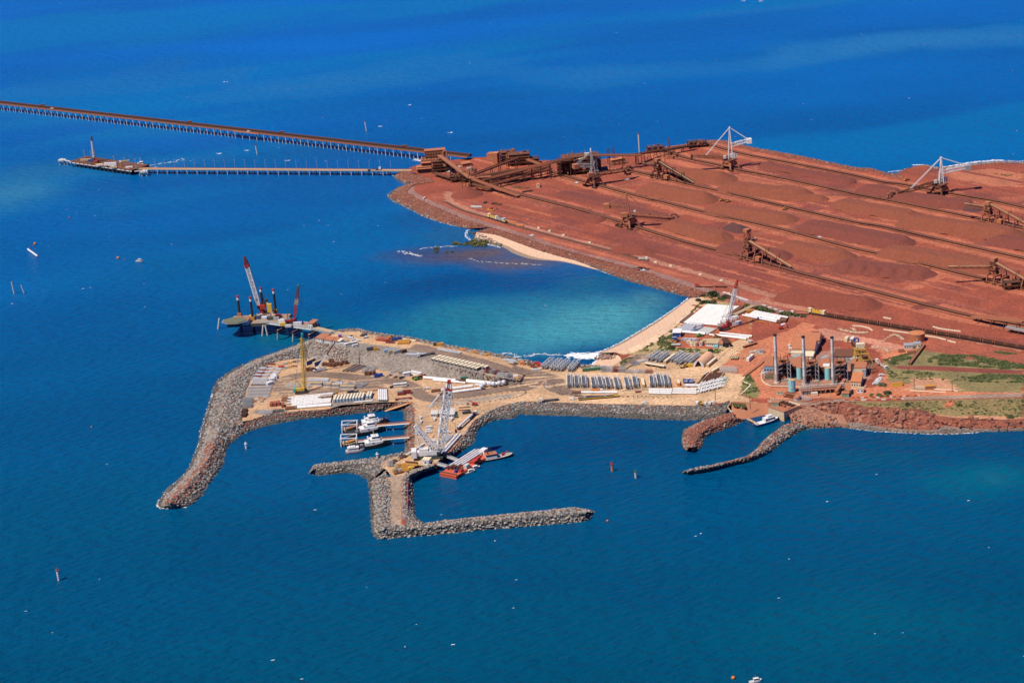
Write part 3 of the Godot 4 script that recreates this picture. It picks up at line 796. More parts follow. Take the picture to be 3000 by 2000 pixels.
func shores()->void:
	var sandm:=mat("sand",col(.72,.48,.32),.95,0,.06)
	var wetm:=mat("wet_sand",col(.36,.25,.165),.5,0,.06)
	var redm:=mat("red_cliff",col(.27,.085,.05),.95,0,.15)
	var pinkm:=mat("pink_earth",col(.38,.18,.11),.95,0,.1)
	var foamm:=mat("foam",col(.72,.75,.77),.9,0,0)
	# beach of the bay
	var back:=R("C",[[1850,104],[1780,172],[1680,272],[1560,382],[1400,490],[1280,552],[1130,622],[1000,645]])
	var wat:=R("C",[[1745,112],[1640,190],[1530,265],[1400,352],[1250,442],[1085,542],[955,604],[842,652]],0.15)
	var dry:=[]
	for i in back.size(): dry.append(back[i].lerp(wat[i],.84))
	slope("beach",[back,dry],sandm,"curved pale sand beach of the small bay",.25)
	slope("wet_beach",[dry,wat,under(wat,dry)],wetm,"narrow wet sand strip at the bay's waterline")
	var b2:=R("C",[[1045,672],[1085,722],[1030,765],[960,792]],GL - .02)
	var w2:=R("C",[[880,690],[858,708],[822,745],[790,772]],.1)
	slope("beach",[b2,w2,under(w2,b2)],sandm,"small sand patch between the rocks and the causeway",.2)
	# beach below the stockyard wall
	var b3:=R("E",[[870,884,1.8],[1030,905,2.4],[1200,965,2.8],[1380,1030,2.4],[1560,1085,1.8],[1760,1140,1.0],[1940,1212,.3]])
	var w3:=R("E",[[848,936],[975,984],[1105,1012],[1190,1062],[1350,1112],[1600,1134],[1880,1198]],.1)
	var m3:=[]
	for i in b3.size(): m3.append(b3[i].lerp(w3[i],.72))
	slope("beach",[b3,m3],sandm,"pale sand beach under the red stockyard wall",.2)
	slope("wet_beach",[m3,w3,under(w3,m3)],wetm,"dark wet foreshore of the beach under the stockyard wall")
	# eastern coast: red cliffs over a cobble shore
	var top:=R("D",[[720,900],[850,870],[1000,882],[1130,920],[1240,925],[1400,930],[1560,940],[1640,970],[1690,985],[1800,1000],[2000,1010],[2200,1015],[2352,1010],[2600,1012]],GL - .03)
	var mid:=R("D",[[770,932],[885,925],[985,955],[1105,975],[1235,975],[1400,995],[1560,1015],[1665,1030],[1720,1020],[1820,1035],[2000,1045],[2200,1050],[2352,1045],[2600,1045]],4.2)
	var foot:=R("D",[[800,985],[905,1005],[990,1035],[1110,1040],[1220,1065],[1380,1085],[1540,1095],[1670,1095],[1740,1065],[1830,1075],[2000,1085],[2200,1085],[2352,1080],[2600,1080]],2.0)
	var toe:=R("D",[[690,1088],[860,1077],[1000,1080],[1150,1097],[1300,1107],[1450,1117],[1600,1122],[1720,1125],[1800,1127],[1900,1118],[2000,1112],[2200,1107],[2352,1102],[2600,1100]],.0)
	var cl:=slope("cliff",[top,mid,foot],redm,"rugged dark red cliff below the grass",4.6,14,7)
	var sh:=slope("shore",[foot,toe,under(toe,foot)],mat("cobble",col(.24,.17,.135),1.0,0,.3),"grey cobble shore below the red cliff",.5)
	var o:=thing("shore_rocks","loose red blocks and grey cobbles along the cliff foot","rocks")
	o.set_meta("kind","stuff")
	var l:=[]
	scatter_rocks(cl,4.6,func(_p): return .99,l,-9.0,.6)
	scatter_rocks(sh,1.5,func(_p): return .18,l,1.0,.9)
	# rocky point at the bay's corner
	scatter_rocks(grid_of([R("C",[[1090,650],[1060,675],[1000,705]],4.6),R("C",[[900,655],[830,690],[790,712]],-.3)],6,5),2.6,func(_p): return .6,l,.8,1.2)
	scatter_rocks(grid_of([R("E",[[870,884,1.8],[1000,940,1.5],[1100,990,1.2]]),R("E",[[790,870],[900,958],[1080,1012]],.0)],5,3),1.8,func(_p): return .4,l,1.0,.7)
	scatter_rocks(grid_of([R("G",[[1120,300],[1280,268],[1400,300],[1600,285],[1950,246],[2300,250]],5.6),R("G",[[1090,318],[1270,262],[1420,284],[1600,266],[1950,232],[2300,236]],3.0)],8,2),1.8,func(_p): return .5,l,-5.0,.8)
	scatter_rocks(grid_of([R("N",[[1400,280],[1640,240],[1930,325]],5.6),R("N",[[1452,425],[1700,420],[2000,430]],4.0),R("N",[[1462,450],[1700,480],[2000,482]],.0)],6,3),1.8,func(_p): return .75,l,1.2,.45)
	rock_parts(o,l)
	# far shore of the stockyard
	var fr:=R("G",[[1060,350],[1120,302],[1180,276],[1280,268],[1370,286],[1400,308],[1550,292],[1700,270],[1950,246],[2195,250],[2500,250]],GL - .02)
	slope("shore",[fr,beyond(fr,V(-6,0,-22),-2.0)],mat("core_red",col(.20,.075,.05)),"low red rock shore behind the stockyard",.6)
	# shelf beside the boat harbour and its slipway
	slope("shore",[R("N",[[1395,262],[1500,255],[1640,225],[1800,290],[1930,325],[2040,330]],GL - .1),R("N",[[1452,425,1.5],[1560,436,3],[1700,405,4],[1850,415,3.6],[2000,430,3],[2100,435,3]]),R("N",[[1462,450],[1600,498],[1700,480],[1850,480],[2000,482],[2100,486]],-.6)],pinkm,"pinkish earth shelf beside the boat harbour",1.6)
	slope("slipway",[R("N",[[735,188],[800,207],[900,207],[1000,201],[1140,196],[1195,228]],GL - .03),R("N",[[800,392],[865,398],[935,396],[1010,380],[1120,354],[1200,350]],-.6)],mat("slip_earth",col(.42,.17,.09),.95,0,.2),"red earth slipway running down into the boat harbour",.15)
	# surf
	var st:=mb()
	foam(st,R("C",[[1742,112],[1640,190],[1530,265],[1400,352],[1250,442],[1085,542],[955,604],[842,652]],0),1.6,2.6)
	foam(st,R("C",[[960,655],[800,672],[650,680],[560,668]],0),9.0,5.0)
	foam(st,R("C",[[900,690],[820,705],[760,690],[640,690]],0),7.0,4.0)
	foam(st,R("C",[[560,668],[420,672],[250,660],[180,688]],0),3.0,1.2)
	foam(st,R("C",[[840,725],[800,755],[780,775]],0),2.0,3.0)
	foam(st,R("E",[[800,860],[778,900],[800,940],[900,970],[1080,1015]],0),2.2,1.6)
	foam(st,R("E",[[190,1048],[240,1055],[330,1078],[400,1085]],0),5.0,.9)
	foam(st,R("E",[[380,1030],[450,1015],[560,1008],[700,1000]],0),2.5,.7)
	foam(st,R("E",[[810,1110],[920,1135],[1030,1145],[1330,1158],[1440,1165]],0),3.0,.45)
	foam(st,R("E",[[1800,1150],[1900,1200],[2050,1255],[2352,1340]],0),1.2,.9)
	foam(st,R("E",[[330,255],[400,262],[440,265]],0),6.0,2.5)
	foam(st,R("E",[[20,378],[100,385],[160,398],[250,465]],0),2.0,1.0)
	foam(st,R("E",[[108,560],[140,605],[260,667],[400,738],[540,792],[690,830]],0),1.4,.8)
	foam(st,R("G",[[950,325],[1090,310],[1100,296]],0),2.5,1.4)
	foam(st,R("G",[[1170,262],[1275,257]],0),2.2,3.0)
	foam(st,R("G",[[1430,285],[1600,262],[1720,238],[1950,218],[2010,218]],0),4.5,2.6)
	foam(st,R("G",[[2010,222],[2195,225],[2400,226]],0),3.0,1.0)
	foam(st,R("D",[[1020,1082],[1160,1100],[1320,1112],[1500,1122],[1700,1130],[2000,1118]],0),1.6,.8)
	foam(st,R("A",[[660,392],[580,450],[545,515],[525,580],[495,680],[468,765],[440,860],[425,950],[395,1050],[365,1120],[330,1200],[250,1290],[180,1350],[100,1440],[60,1512],[130,1538],[300,1530]],0),1.5,1.7)
	foam(st,R("I",[[1420,715],[1480,712],[1540,706]],0),3.5,3.0)
	foam(st,R("I",[[1470,690],[1560,670],[1700,652],[1790,620]],0),6.0,.4)
	foam(st,R("J",[[1690,633],[1800,636],[1860,640]],0),1.8,1.8)
	foam(st,R("B",[[1950,320],[2050,300],[2110,350],[2300,345]],0),5.0,.7)
	tag(struct("surf_foam",fin(st),foamm),"white surf and froth along the shores","surf","","stuff")
	st=mb()
	for k in 200:
		var u:=rng.randf_range(-50,3050); var v:=rng.randf_range(-10,2000)
		if v>900 and k % 3>0: continue
		var p:=at(u,v)
		if Geometry2D.is_point_in_polygon(Vector2(p.x,p.z),ring_2d): continue
		fleck(st,V(p.x,.12,p.z),V(.98,0,-.19),rng.randf_range(.5,1.7),rng.randf_range(.2,.5))
	for b in [[1197,307],[1115,370],[840,470],[720,440],[640,450],[2180,2],[2230,3],[1320,388],[660,240]]:
		for k in 5:
			fleck(st,at(b[0]+rng.randf_range(-6,6),b[1]+rng.randf_range(-1,1))+V(0,.13,0),V(.98,0,-.19),rng.randf_range(1.2,3),rng.randf_range(.4,.9))
	tag(struct("whitecaps",fin(st),foamm),"scattered small whitecaps on the open sea","whitecaps","","stuff")
var ring_2d:=PackedVector2Array()
var bush_meshes: Array=[]
func make_bushes()->void:
	for k in 4:
		var st:=mb()
		for i in 130:   # leaf clumps spread through a low crown
			var d:=V(rng.randfn(),absf(rng.randfn())*.8,rng.randfn()).normalized()
			var p:=d*V(1.0,.62,1.0)*pow(rng.randf(),.35)*rng.randf_range(.8,1.08)
			var s:=rng.randf_range(.13,.26)
			var b:=Basis.from_euler(V(rng.randf()*6,rng.randf()*6,rng.randf()*6))
			var q:=[b*V(-s,0,-s*.6),b*V(s,.04,-s*.5),b*V(s*.8,0,s*.6),b*V(-s*.7,.05,s*.6)]
			quad(st,p+q[0],p+q[1],p+q[2],p+q[3])
		bush_meshes.append(fin(st))
var bush_protos:={}
func bush(label: String,p: Vector3,r: float,tone: String,called: String="bush",group: String="")->void:
	var k: int=taken.get(called,0) % 4
	var o:=thing(called,label,"bush",p,rng.randf()*TAU,group)
	part(o,"crown",bush_meshes[k],M[tone],Transform3D(Basis.from_scale(V(r*1.15,r*.95,r)),V(0,r*.12,0)))
	ptube(o,"trunk",V(0,-.1,0),V(0,r*.4,0),maxf(.06,r*.08),M.bark)
func plants()->void:
	for p in ring: ring_2d.append(Vector2(p.x,p.z))
	make_bushes()
	mat("leaf_dark",col(.055,.075,.030),.9,0,.4)
	mat("leaf_mid",col(.10,.12,.040),.9,0,.4)
	mat("leaf_grey",col(.17,.17,.095),.9,0,.4)
	mat("leaf_mangrove",col(.15,.15,.05),.9,0,.4)
	mat("bark",col(.12,.08,.05),.95,0,.4)
	var i:=0
	for b in [[760,30,14],[880,85,6],[950,80,7],[910,105,7],[625,160,9],[745,165,10],[510,120,7],[550,175,5],[590,45,6]]:
		bush("dark green dune bush number %s inland from the bay's beach corner" % ["one","two","three","four","five","six","seven","eight","nine"][i],P("V",b[0],b[1]),b[2]*.42,["leaf_dark","leaf_mid"][i % 2])
		i+=1
	bush("large round dark bush below the white pipe yard huts",P("V",45,945),3.4,"leaf_dark")
	bush("small dark bush on the scrub strip behind the fence",P("V",720,992),2.6,"leaf_dark")
	bush("low grey bush on the scrub strip left of the dark one",P("V",500,980),2.2,"leaf_grey")
	i=0
	for b in [[1560,260,9],[1620,285,10],[1670,305,9],[1760,315,8],[1980,360,9],[2080,365,9],[2195,385,7],[1340,215,7],[2320,400,6]]:
		bush("green roadside bush behind the pipe yard, %s from the left" % ORD[[1,2,3,4,5,6,7,0,8][i]],P("V",b[0],b[1]),b[2]*.45,"leaf_mid")
		i+=1
	bush("solitary dark round bush beside the white hut at the power station",P("O",2245,1080),3.2,"leaf_dark")
	bush("grey green shrub by the parked white cars",P("O",2160,950),3.4,"leaf_grey")
	bush("single low bush on the cliff top grass",P("D",1462,905),2.4,"leaf_dark")
	bush("small bush on the cliff top grass near the red square",P("D",1860,912),2.2,"leaf_mid")
	bush("bush at the grass edge right of the red square",P("D",2250,1000),3.0,"leaf_mid")
	i=0
	for b in [[690,985,3.6],[735,992,2.4],[790,988,3.6],[830,980,3.0],[850,970,4.4],[865,996,5.0],[880,984,3.6],[925,978,4.6],[925,998,4.2],[525,1027,2.6],[520,1053,2.4],[615,1060,1.8],[660,1054,1.6]]:
		bush("olive mangrove clump standing in the shallows, %s from the west" % ["fifth","sixth","seventh","eighth","ninth","tenth","eleventh","twelfth","thirteenth","second","first","third","fourth"][i],P("E",b[0],b[1],0.0),b[2]*1.1,"leaf_mangrove","mangrove","mangroves off the beach")
		i+=1
	i=0
	for b in [[1290,972],[1365,1000],[1462,1030],[1458,1050]]:
		bush("small dark tuft on the pale beach under the wall, %s from the west" % ORD[i],P("E",b[0],b[1],2.0),1.9,"leaf_mid")
		i+=1
	# ground cover nobody could count
	var mm_list:=[]
	for z in [["D",[[1620,560],[1700,520],[2000,530],[2352,600],[2352,640],[2000,610],[1640,590]],900,1.9],["D",[[1930,690],[2100,668],[2352,680],[2352,735],[1950,725]],420,1.6],
		["D",[[1280,560],[1480,500],[1500,570],[1340,600]],200,1.2],["D",[[1000,880],[1560,880],[2352,860],[2352,1000],[1640,960],[1200,915]],420,.9],["D",[[1300,640],[1500,640],[1950,690],[1900,720],[1330,700]],220,1.0],
		["D",[[200,720],[250,660],[330,800],[200,820]],160,1.0],["D",[[2120,490],[2352,520],[2352,540],[2140,505]],120,1.4],["D",[[1180,820],[1340,820],[1340,838],[1180,840]],120,1.1],
		["C",[[1340,575],[1620,390],[1860,150],[1910,105],[1790,240],[1660,350],[1600,430],[1560,590],[1230,652]],520,1.0],["C",[[1560,600],[2100,610],[2040,655],[1250,645]],260,1.0],["C",[[1060,740],[1200,665],[1240,665],[1080,770]],90,.8],["C",[[1850,96],[1940,62],[2120,120],[2080,150]],70,1.0],
		["N",[[770,205],[940,205],[930,250],[790,240]],90,.9],["E",[[1170,490],[1320,488],[1320,505],[1180,505]],60,.8],["G",[[1900,340],[2100,345],[2050,365]],40,.9]]:
		var poly:=PackedVector2Array()
		var lo:=Vector2(1e9,1e9); var hi:=-lo
		for p in R(z[0],z[1]):
			var q:=Vector2(p.x,p.z)
			poly.append(q); lo=lo.min(q); hi=hi.max(q)
		var n:=0
		var tries:=0
		while n<z[2] and tries<9000:
			tries+=1
			var q:=Vector2(rng.randf_range(lo.x,hi.x),rng.randf_range(lo.y,hi.y))
			if not Geometry2D.is_point_in_polygon(q,poly) or noise.get_noise_2d(q.x*2.5,q.y*2.5)<-.18: continue
			n+=1
			var r: float=z[3]*rng.randf_range(.45,1.3)
			mm_list.append([Transform3D(Basis(Vector3.UP,rng.randf()*6).scaled(V(r,r*.7,r)),V(q.x,GL,q.y)),[Color(.09,.13,.035),Color(.13,.15,.05),Color(.06,.09,.03),Color(.17,.16,.07)][rng.randi() % 4]])
	var lm:=mat("leaf_cover",Color.WHITE,.9,0,0)
	lm.vertex_color_use_as_albedo=true
	for v in 4:
		var mm:=MultiMesh.new()
		mm.transform_format=MultiMesh.TRANSFORM_3D
		mm.use_colors=true
		mm.mesh=bush_meshes[v]
		var mine:=[]
		for k in range(v,mm_list.size(),4): mine.append(mm_list[k])
		mm.instance_count=mine.size()
		for k in mine.size():
			mm.set_instance_transform(k,mine[k][0])
			mm.set_instance_color(k,mine[k][1])
		var o:=MultiMeshInstance3D.new()
		o.name=numbered("scrub_cover")
		o.multimesh=mm
		o.material_override=lm
		tag(o,["low green scrub and tussocks over the dunes and power station grass","tussock grass spread over the same dunes and grass","young shrubs mixed into the scrub of the dunes","dry olive tussocks mixed into the scrub"][v],"scrub","","stuff")
		add_child(o)
# ---------- builders of repeated kinds ----------
const ORD:=["first","second","third","fourth","fifth","sixth","seventh","eighth","ninth","tenth","eleventh","twelfth","thirteenth","fourteenth","fifteenth","sixteenth","seventeenth","eighteenth","nineteenth","twentieth","twenty-first","twenty-second","twenty-third","twenty-fourth","twenty-fifth","twenty-sixth","twenty-seventh","twenty-eighth","twenty-ninth","thirtieth","thirty-first","thirty-second","thirty-third","thirty-fourth","thirty-fifth","thirty-sixth","thirty-seventh","thirty-eighth","thirty-ninth","fortieth"]
func paints()->void:
	mat("white",col(.80,.80,.79),.5)
	mat("white_dull",col(.60,.59,.56),.7)
	mat("cream",col(.78,.66,.47),.8)
	mat("tan_steel",col(.52,.38,.22),.8)
	mat("grey_steel",col(.40,.42,.44),.5,.3)
	mat("pale_steel",col(.60,.63,.67),.5,.2)
	mat("dark_steel",col(.07,.075,.08),.6,.2)
	mat("galv",col(.44,.455,.47),.5,.2)
	mat("black",col(.025,.026,.03),.6)
	mat("tyre",col(.02,.02,.02),.9)
	mat("glass",col(.03,.04,.05),.08)
	mat("rust",col(.17,.065,.035),.85)
	mat("rust_dark",col(.085,.035,.022),.9)
	mat("rust_bright",col(.42,.165,.085),.85)  # brighter orange rust tone
	mat("ore_steel",col(.37,.13,.065),.85)
	mat("ore_roof",col(.46,.17,.08),.85)
	mat("red",col(.50,.045,.03),.5)
	mat("maroon",col(.21,.03,.028),.7)
	mat("red_box",col(.36,.085,.05),.7)
	mat("orange",col(.72,.22,.04),.6)
	mat("yellow",col(.72,.47,.06),.5)
	mat("amber",col(.62,.30,.05),.6)
	mat("blue",col(.02,.07,.30),.5)
	mat("pale_blue",col(.30,.42,.56),.6)
	mat("cyan",col(.27,.68,.73),.55)
	mat("turquoise",col(.05,.42,.38),.5)
	mat("green",col(.055,.15,.085),.6)
	mat("green_pale",col(.20,.30,.19),.7)
	mat("lime",col(.12,.42,.08),.6)
	mat("purple",col(.25,.05,.30),.6)
	mat("concrete",col(.42,.36,.30),.9)
	mat("stain_concrete",col(.66,.51,.33),.9)
	mat("deck",col(.34,.24,.17),.9)
	mat("deck_grey",col(.46,.44,.41),.85)
	mat("timber",col(.36,.22,.10),.9)
	mat("asphalt",col(.075,.07,.065),.95)
	mat("pile_white",col(.62,.60,.55),.6)
	mat("tarp",col(.62,.64,.70),.6)
	mat("helideck",col(.15,.165,.10),.85)
	mat("ore",col(.225,.056,.033),1.0,0,.05)
	mat("ore_brown",col(.245,.07,.036),1.0,0,.05)
	mat("ore_purple",col(.20,.052,.035),1.0,0,.05)
	mat("ore_dark",col(.105,.04,.038),1.0,0,.05)
	mat("sedge",col(.26,.22,.12),.9)
func yaw_of(a: Vector3,b: Vector3)->float:   # turn that points local +x from a to b
	return atan2(-(b.z - a.z),b.x - a.x)
# vehicles point along +x
var fleet:={}
func wheels(o: Node,xs: Array,w: float,r: float=.42)->void:
	for x in xs:
		for s in [-1,1]:
			ptube(o,"wheel",V(x,r,s*w - .14),V(x,r,s*w+.14),r,M.tyre)
func vehicle(kind: String,label: String,p: Vector3,turn_deg: float,group: String="")->Node3D:
	var called: String={"ute": "utility_truck","wagon": "parked_car","van": "van","bus": "bus","dark_car": "parked_car","truck": "flatbed_truck","red_truck": "flatbed_truck","mixer": "mixer_truck","tipper": "water_truck","loader": "wheel_loader","digger": "excavator","pale_truck": "flatbed_truck","telehandler": "telehandler"}[kind]
	if fleet.has(kind): return copy(fleet[kind],label,p,deg_to_rad(turn_deg),group)
	var cat: String={"ute": "utility truck","wagon": "car","van": "van","bus": "bus","dark_car": "car","truck": "truck","red_truck": "truck","pale_truck": "truck","mixer": "truck","tipper": "truck","loader": "loader","digger": "excavator","telehandler": "telehandler"}[kind]
	var o:=thing(called,label,cat,p,deg_to_rad(turn_deg),group)
	match kind:
		"ute":
			pbox(o,"body",V(0,.85,0),V(5.2,.7,1.9),M.white)
			pbox(o,"cabin",V(.55,1.5,0),V(2.0,.75,1.7),M.white)
			pbox(o,"windscreen",V(1.58,1.48,0),V(.12,.55,1.5),M.glass)
			pbox(o,"tray",V(-1.65,1.28,0),V(1.9,.22,1.8),M.galv)
			wheels(o,[1.6,-1.6],.85)
		"wagon","dark_car":
			var c: Material=M.white if kind=="wagon" else M.dark_steel
			pbox(o,"body",V(0,.8,0),V(4.8,.75,1.9),c)
			pbox(o,"cabin",V(-.45,1.45,0),V(3.1,.65,1.7),c)
			pbox(o,"windows",V(-.45,1.42,0),V(3.16,.38,1.74),M.glass)
			wheels(o,[1.5,-1.5],.85)
		"van":
			pbox(o,"body",V(-.2,1.35,0),V(5.2,1.8,2.0),M.white)
			pbox(o,"bonnet",V(2.6,.85,0),V(.7,.8,1.9),M.white)
			pbox(o,"windows",V(.2,1.75,0),V(4.6,.5,2.04),M.glass)
			wheels(o,[1.8,-1.7],.9)
		"bus":
			pbox(o,"body",V(0,1.85,0),V(11.5,2.7,2.5),M.white)
			pbox(o,"windows",V(.1,2.2,0),V(11.54,.85,2.54),M.glass)
			pbox(o,"roof_unit",V(-1.5,3.3,0),V(3.0,.3,1.8),M.white_dull)
			wheels(o,[3.6,-3.2],1.1,.5)
		"truck","red_truck","pale_truck":
			var c: Material=M.red if kind=="red_truck" else M.white
			var bed: Material=M.rust_bright if kind != "truck" else M.dark_steel
			pbox(o,"cab",V(7.6,2.1,0),V(2.4,2.6,2.5),c)
			pbox(o,"windscreen",V(8.84,2.5,0),V(.08,.9,2.2),M.glass)
			pbox(o,"chassis",V(6.2,.9,0),V(6.0,.4,1.2),M.black)
			pbox(o,"bed",V(-1.2,1.45,0),V(12.5,.3,2.5),bed)
			pbox(o,"headboard",V(5.0,2.1,0),V(.15,1.1,2.4),bed)
			if kind != "truck":
				pbox(o,"rear_trailer",V(-15.2,1.45,0),V(12.0,.3,2.5),M.rust)
				pbar(o,"drawbar",V(-7.4,1.0,0),V(-9.3,1.0,0),.3,.3,M.black)
				wheels(o,[-11,-12.2,-18.5,-19.7],1.05,.52)
			wheels(o,[7.8,4.6,3.4,-4.6,-5.8],1.05,.52)
		"mixer":
			pbox(o,"cab",V(4.2,1.9,0),V(2.2,2.4,2.5),M.white)
			pbox(o,"windscreen",V(5.33,2.3,0),V(.08,.9,2.2),M.glass)
			pbox(o,"chassis",V(0,.9,0),V(9.5,.4,1.2),M.black)
			ptube(o,"drum",V(2.6,2.4,0),V(-3.6,2.9,0),1.25,M.orange)
			wheels(o,[4.2,-1.5,-3],1.05,.52)
		"tipper":
			pbox(o,"cab",V(3.6,1.9,0),V(2.2,2.4,2.5),M.white)
			pbox(o,"windscreen",V(4.73,2.3,0),V(.08,.9,2.2),M.glass)
			pbox(o,"tank",V(-1.2,2.0,0),V(6.6,1.9,2.4),M.white_dull)
			pbox(o,"tank_top",V(-1.2,3.02,0),V(6.2,.14,1.8),M.rust_bright)
			pbox(o,"chassis",V(0,.9,0),V(8.5,.35,1.2),M.black)
			wheels(o,[3.4,-2.2,-3.5],1.05,.52)
		"loader","telehandler":
			var c: Material=M.amber if kind=="loader" else M.lime
			pbox(o,"body",V(-1.2,1.5,0),V(3.2,1.2,2.0),c)
			pbox(o,"cab",V(0,2.5,0),V(1.5,1.4,1.5),M.glass)
			pbox(o,"cab_roof",V(0,3.25,0),V(1.7,.12,1.7),c)
			pbar(o,"arm",V(.4,1.7,0),V(3.0,.9,0),1.3,.3,c)
			pbox(o,"bucket",V(3.4,.7,0),V(1.1,.9,2.6),M.dark_steel)
			wheels(o,[1.3,-1.7],1.0,.75)
		"digger":
			for s in [-1,1]: pbox(o,"track",V(0,.45,s*1.1),V(4.0,.8,.6),M.dark_steel)
			pbox(o,"house",V(-.6,1.7,0),V(3.2,1.4,2.5),M.red)
			pbox(o,"cab",V(.7,2.2,-.8),V(1.3,1.5,1.0),M.glass)
			pbar(o,"boom",V(.9,2.0,0),V(4.2,4.2,0),.5,.6,M.red)
			pbar(o,"stick",V(4.2,4.2,0),V(6.2,1.5,0),.4,.5,M.red)
			pbox(o,"bucket",V(6.1,1.0,0),V(1.0,1.0,1.1),M.dark_steel)
	fleet[kind]=o
	return o
# steel shipping container, its long side along +x
func container(label: String,p: Vector3,turn: float,paint_: String,l: float=6.1,roof: String="",called: String="shipping_container",group: String="",h: float=2.6)->Node3D:
	var o:=thing(called,label,"container",p,turn,group)
	pbox(o,"body",V(0,h/2+.12,0),V(l,h,2.44),M[paint_])
	pbox(o,"roof",V(0,h+.16,0),V(l - .1,.08,2.34),M[roof if roof else paint_])
	pbox(o,"doors",V(-l/2 - .04,h/2+.1,0),V(.08,h - .3,2.2),M[paint_])
	for x in [-l/2+.1,l/2 - .1]: pbox(o,"corner_frame",V(x,h/2+.12,0),V(.16,h+.06,2.5),M[paint_])
	return o
# building or hut: front edge on the ground from a to b (left to right), going back by deep
func hall(called: String,label: String,category: String,a: Vector3,b: Vector3,deep: float,h: float,wall: String,roof: String,shape: String="flat",panes: int=0,group: String="",door: bool=true)->Node3D:
	var w:=a.distance_to(b)
	var turn:=yaw_of(a,b)
	var o:=thing(called,label,category,(a+b)/2,turn,group)
	pbox(o,"wall",V(0,h/2,-deep/2),V(w,h,deep),M[wall])
	if shape=="flat":
		pbox(o,"roof",V(0,h+.12,-deep/2),V(w+.5,.24,deep+.5),M[roof])
	elif shape=="gable":
		var st:=mb()
		var r:=deep*.22
		prism(st,[[.5,h],[-deep/2,h+r],[-deep - .5,h],[-deep - .5,h - .15],[-deep/2,h+r - .3],[.5,h - .15]],-w/2 - .4,w/2+.4)
		part(o,"roof",fin(st),M[roof],Transform3D(Basis(Vector3.UP,-PI/2),Vector3.ZERO))
		st=mb()
		prism(st,[[0,h],[-deep/2,h+r - .25],[-deep,h]],-w/2,w/2)
		part(o,"gable",fin(st),M[wall],Transform3D(Basis(Vector3.UP,-PI/2),Vector3.ZERO))
	else:
		var st:=mb()
		prism(st,[[.5,h],[.5,h+.25],[-deep - .5,h+deep*.16+.25],[-deep - .5,h+deep*.16]],-w/2 - .4,w/2+.4)
		part(o,"roof",fin(st),M[roof],Transform3D(Basis(Vector3.UP,-PI/2),Vector3.ZERO))
		st=mb()
		prism(st,[[0,h - .02],[-deep,h+deep*.16],[-deep,h - .02]],-w/2,w/2)
		part(o,"gable",fin(st),M[wall],Transform3D(Basis(Vector3.UP,-PI/2),Vector3.ZERO))
	for i in panes:
		var x:=-w/2+w*(i+.5)/panes
		var f:=pbox(o,"window",V(x,minf(h*.58,1.7),.04),V(minf(1.6,w/panes*.5),minf(h*.3,1.1),.1),M.glass)
	if door: pbox(o,"door",V(w*.42 if w>5 else w*.2,minf(1.05,h*.42),.05),V(.95,minf(2.1,h*.84),.1),M.galv)
	return o
# steel pile with a bare end: a and b are the axis ends
func pile_pipe(label: String,a: Vector3,b: Vector3,r: float,bare: float=0.0,group: String="",bare_at_b: bool=false,skin: String="white",called: String="steel_pile")->Node3D:
	var o:=thing(called,label,"pipe",a,0,group)
	var d:=b - a
	var n:=d.normalized()
	if bare>0:
		var cut:=(d - n*bare) if bare_at_b else n*bare
		ptube(o,"coated_length",Vector3.ZERO if bare_at_b else cut,cut if bare_at_b else d,r,M[skin])
		ptube(o,"bare_end",cut if bare_at_b else Vector3.ZERO,d if bare_at_b else cut,r*.97,M.rust)
	else:
		ptube(o,"shell",Vector3.ZERO,d,r,M[skin])
	for e in [Vector3.ZERO - n*.03,d+n*.03]:
		ptube(o,"open_end",e - n*.02,e+n*.02,r*.86,M.black)
	# weld seams and lifting bands
	var k:=1
	while k*9.0<d.length() - 3.0:
		ptube(o,"weld_band",n*(k*9.0 - .12),n*(k*9.0+.12),r*1.02,M.grey_steel)
		k+=1
	return o
func up_r(p: Vector3,r: float)->Vector3: return p+V(0,r+.25,0)
# lattice between two points: four chords and zigzag lacing
func lattice(st: SurfaceTool,a: Vector3,b: Vector3,w0: float,w1: float,bays: int,t: float=.22)->void:
	var k:=along(a,b)
	var prev:=[]
	for i in bays+1:
		var f:=float(i)/bays
		var c:=a.lerp(b,f)
		var w:=lerpf(w0,w1,f)/2
		var q:=[c+(k.x+k.y)*w,c+(k.x - k.y)*w,c+(-k.x - k.y)*w,c+(-k.x+k.y)*w]
		if i>0:
			for j in 4:
				sbar(st,prev[j],q[j],t)
				if i % 2: sbar(st,prev[j],q[(j+1) % 4],t*.6)
				else: sbar(st,prev[(j+1) % 4],q[j],t*.6)
		for j in 4: sbar(st,q[j],q[(j+1) % 4],t*.6)
		prev=q
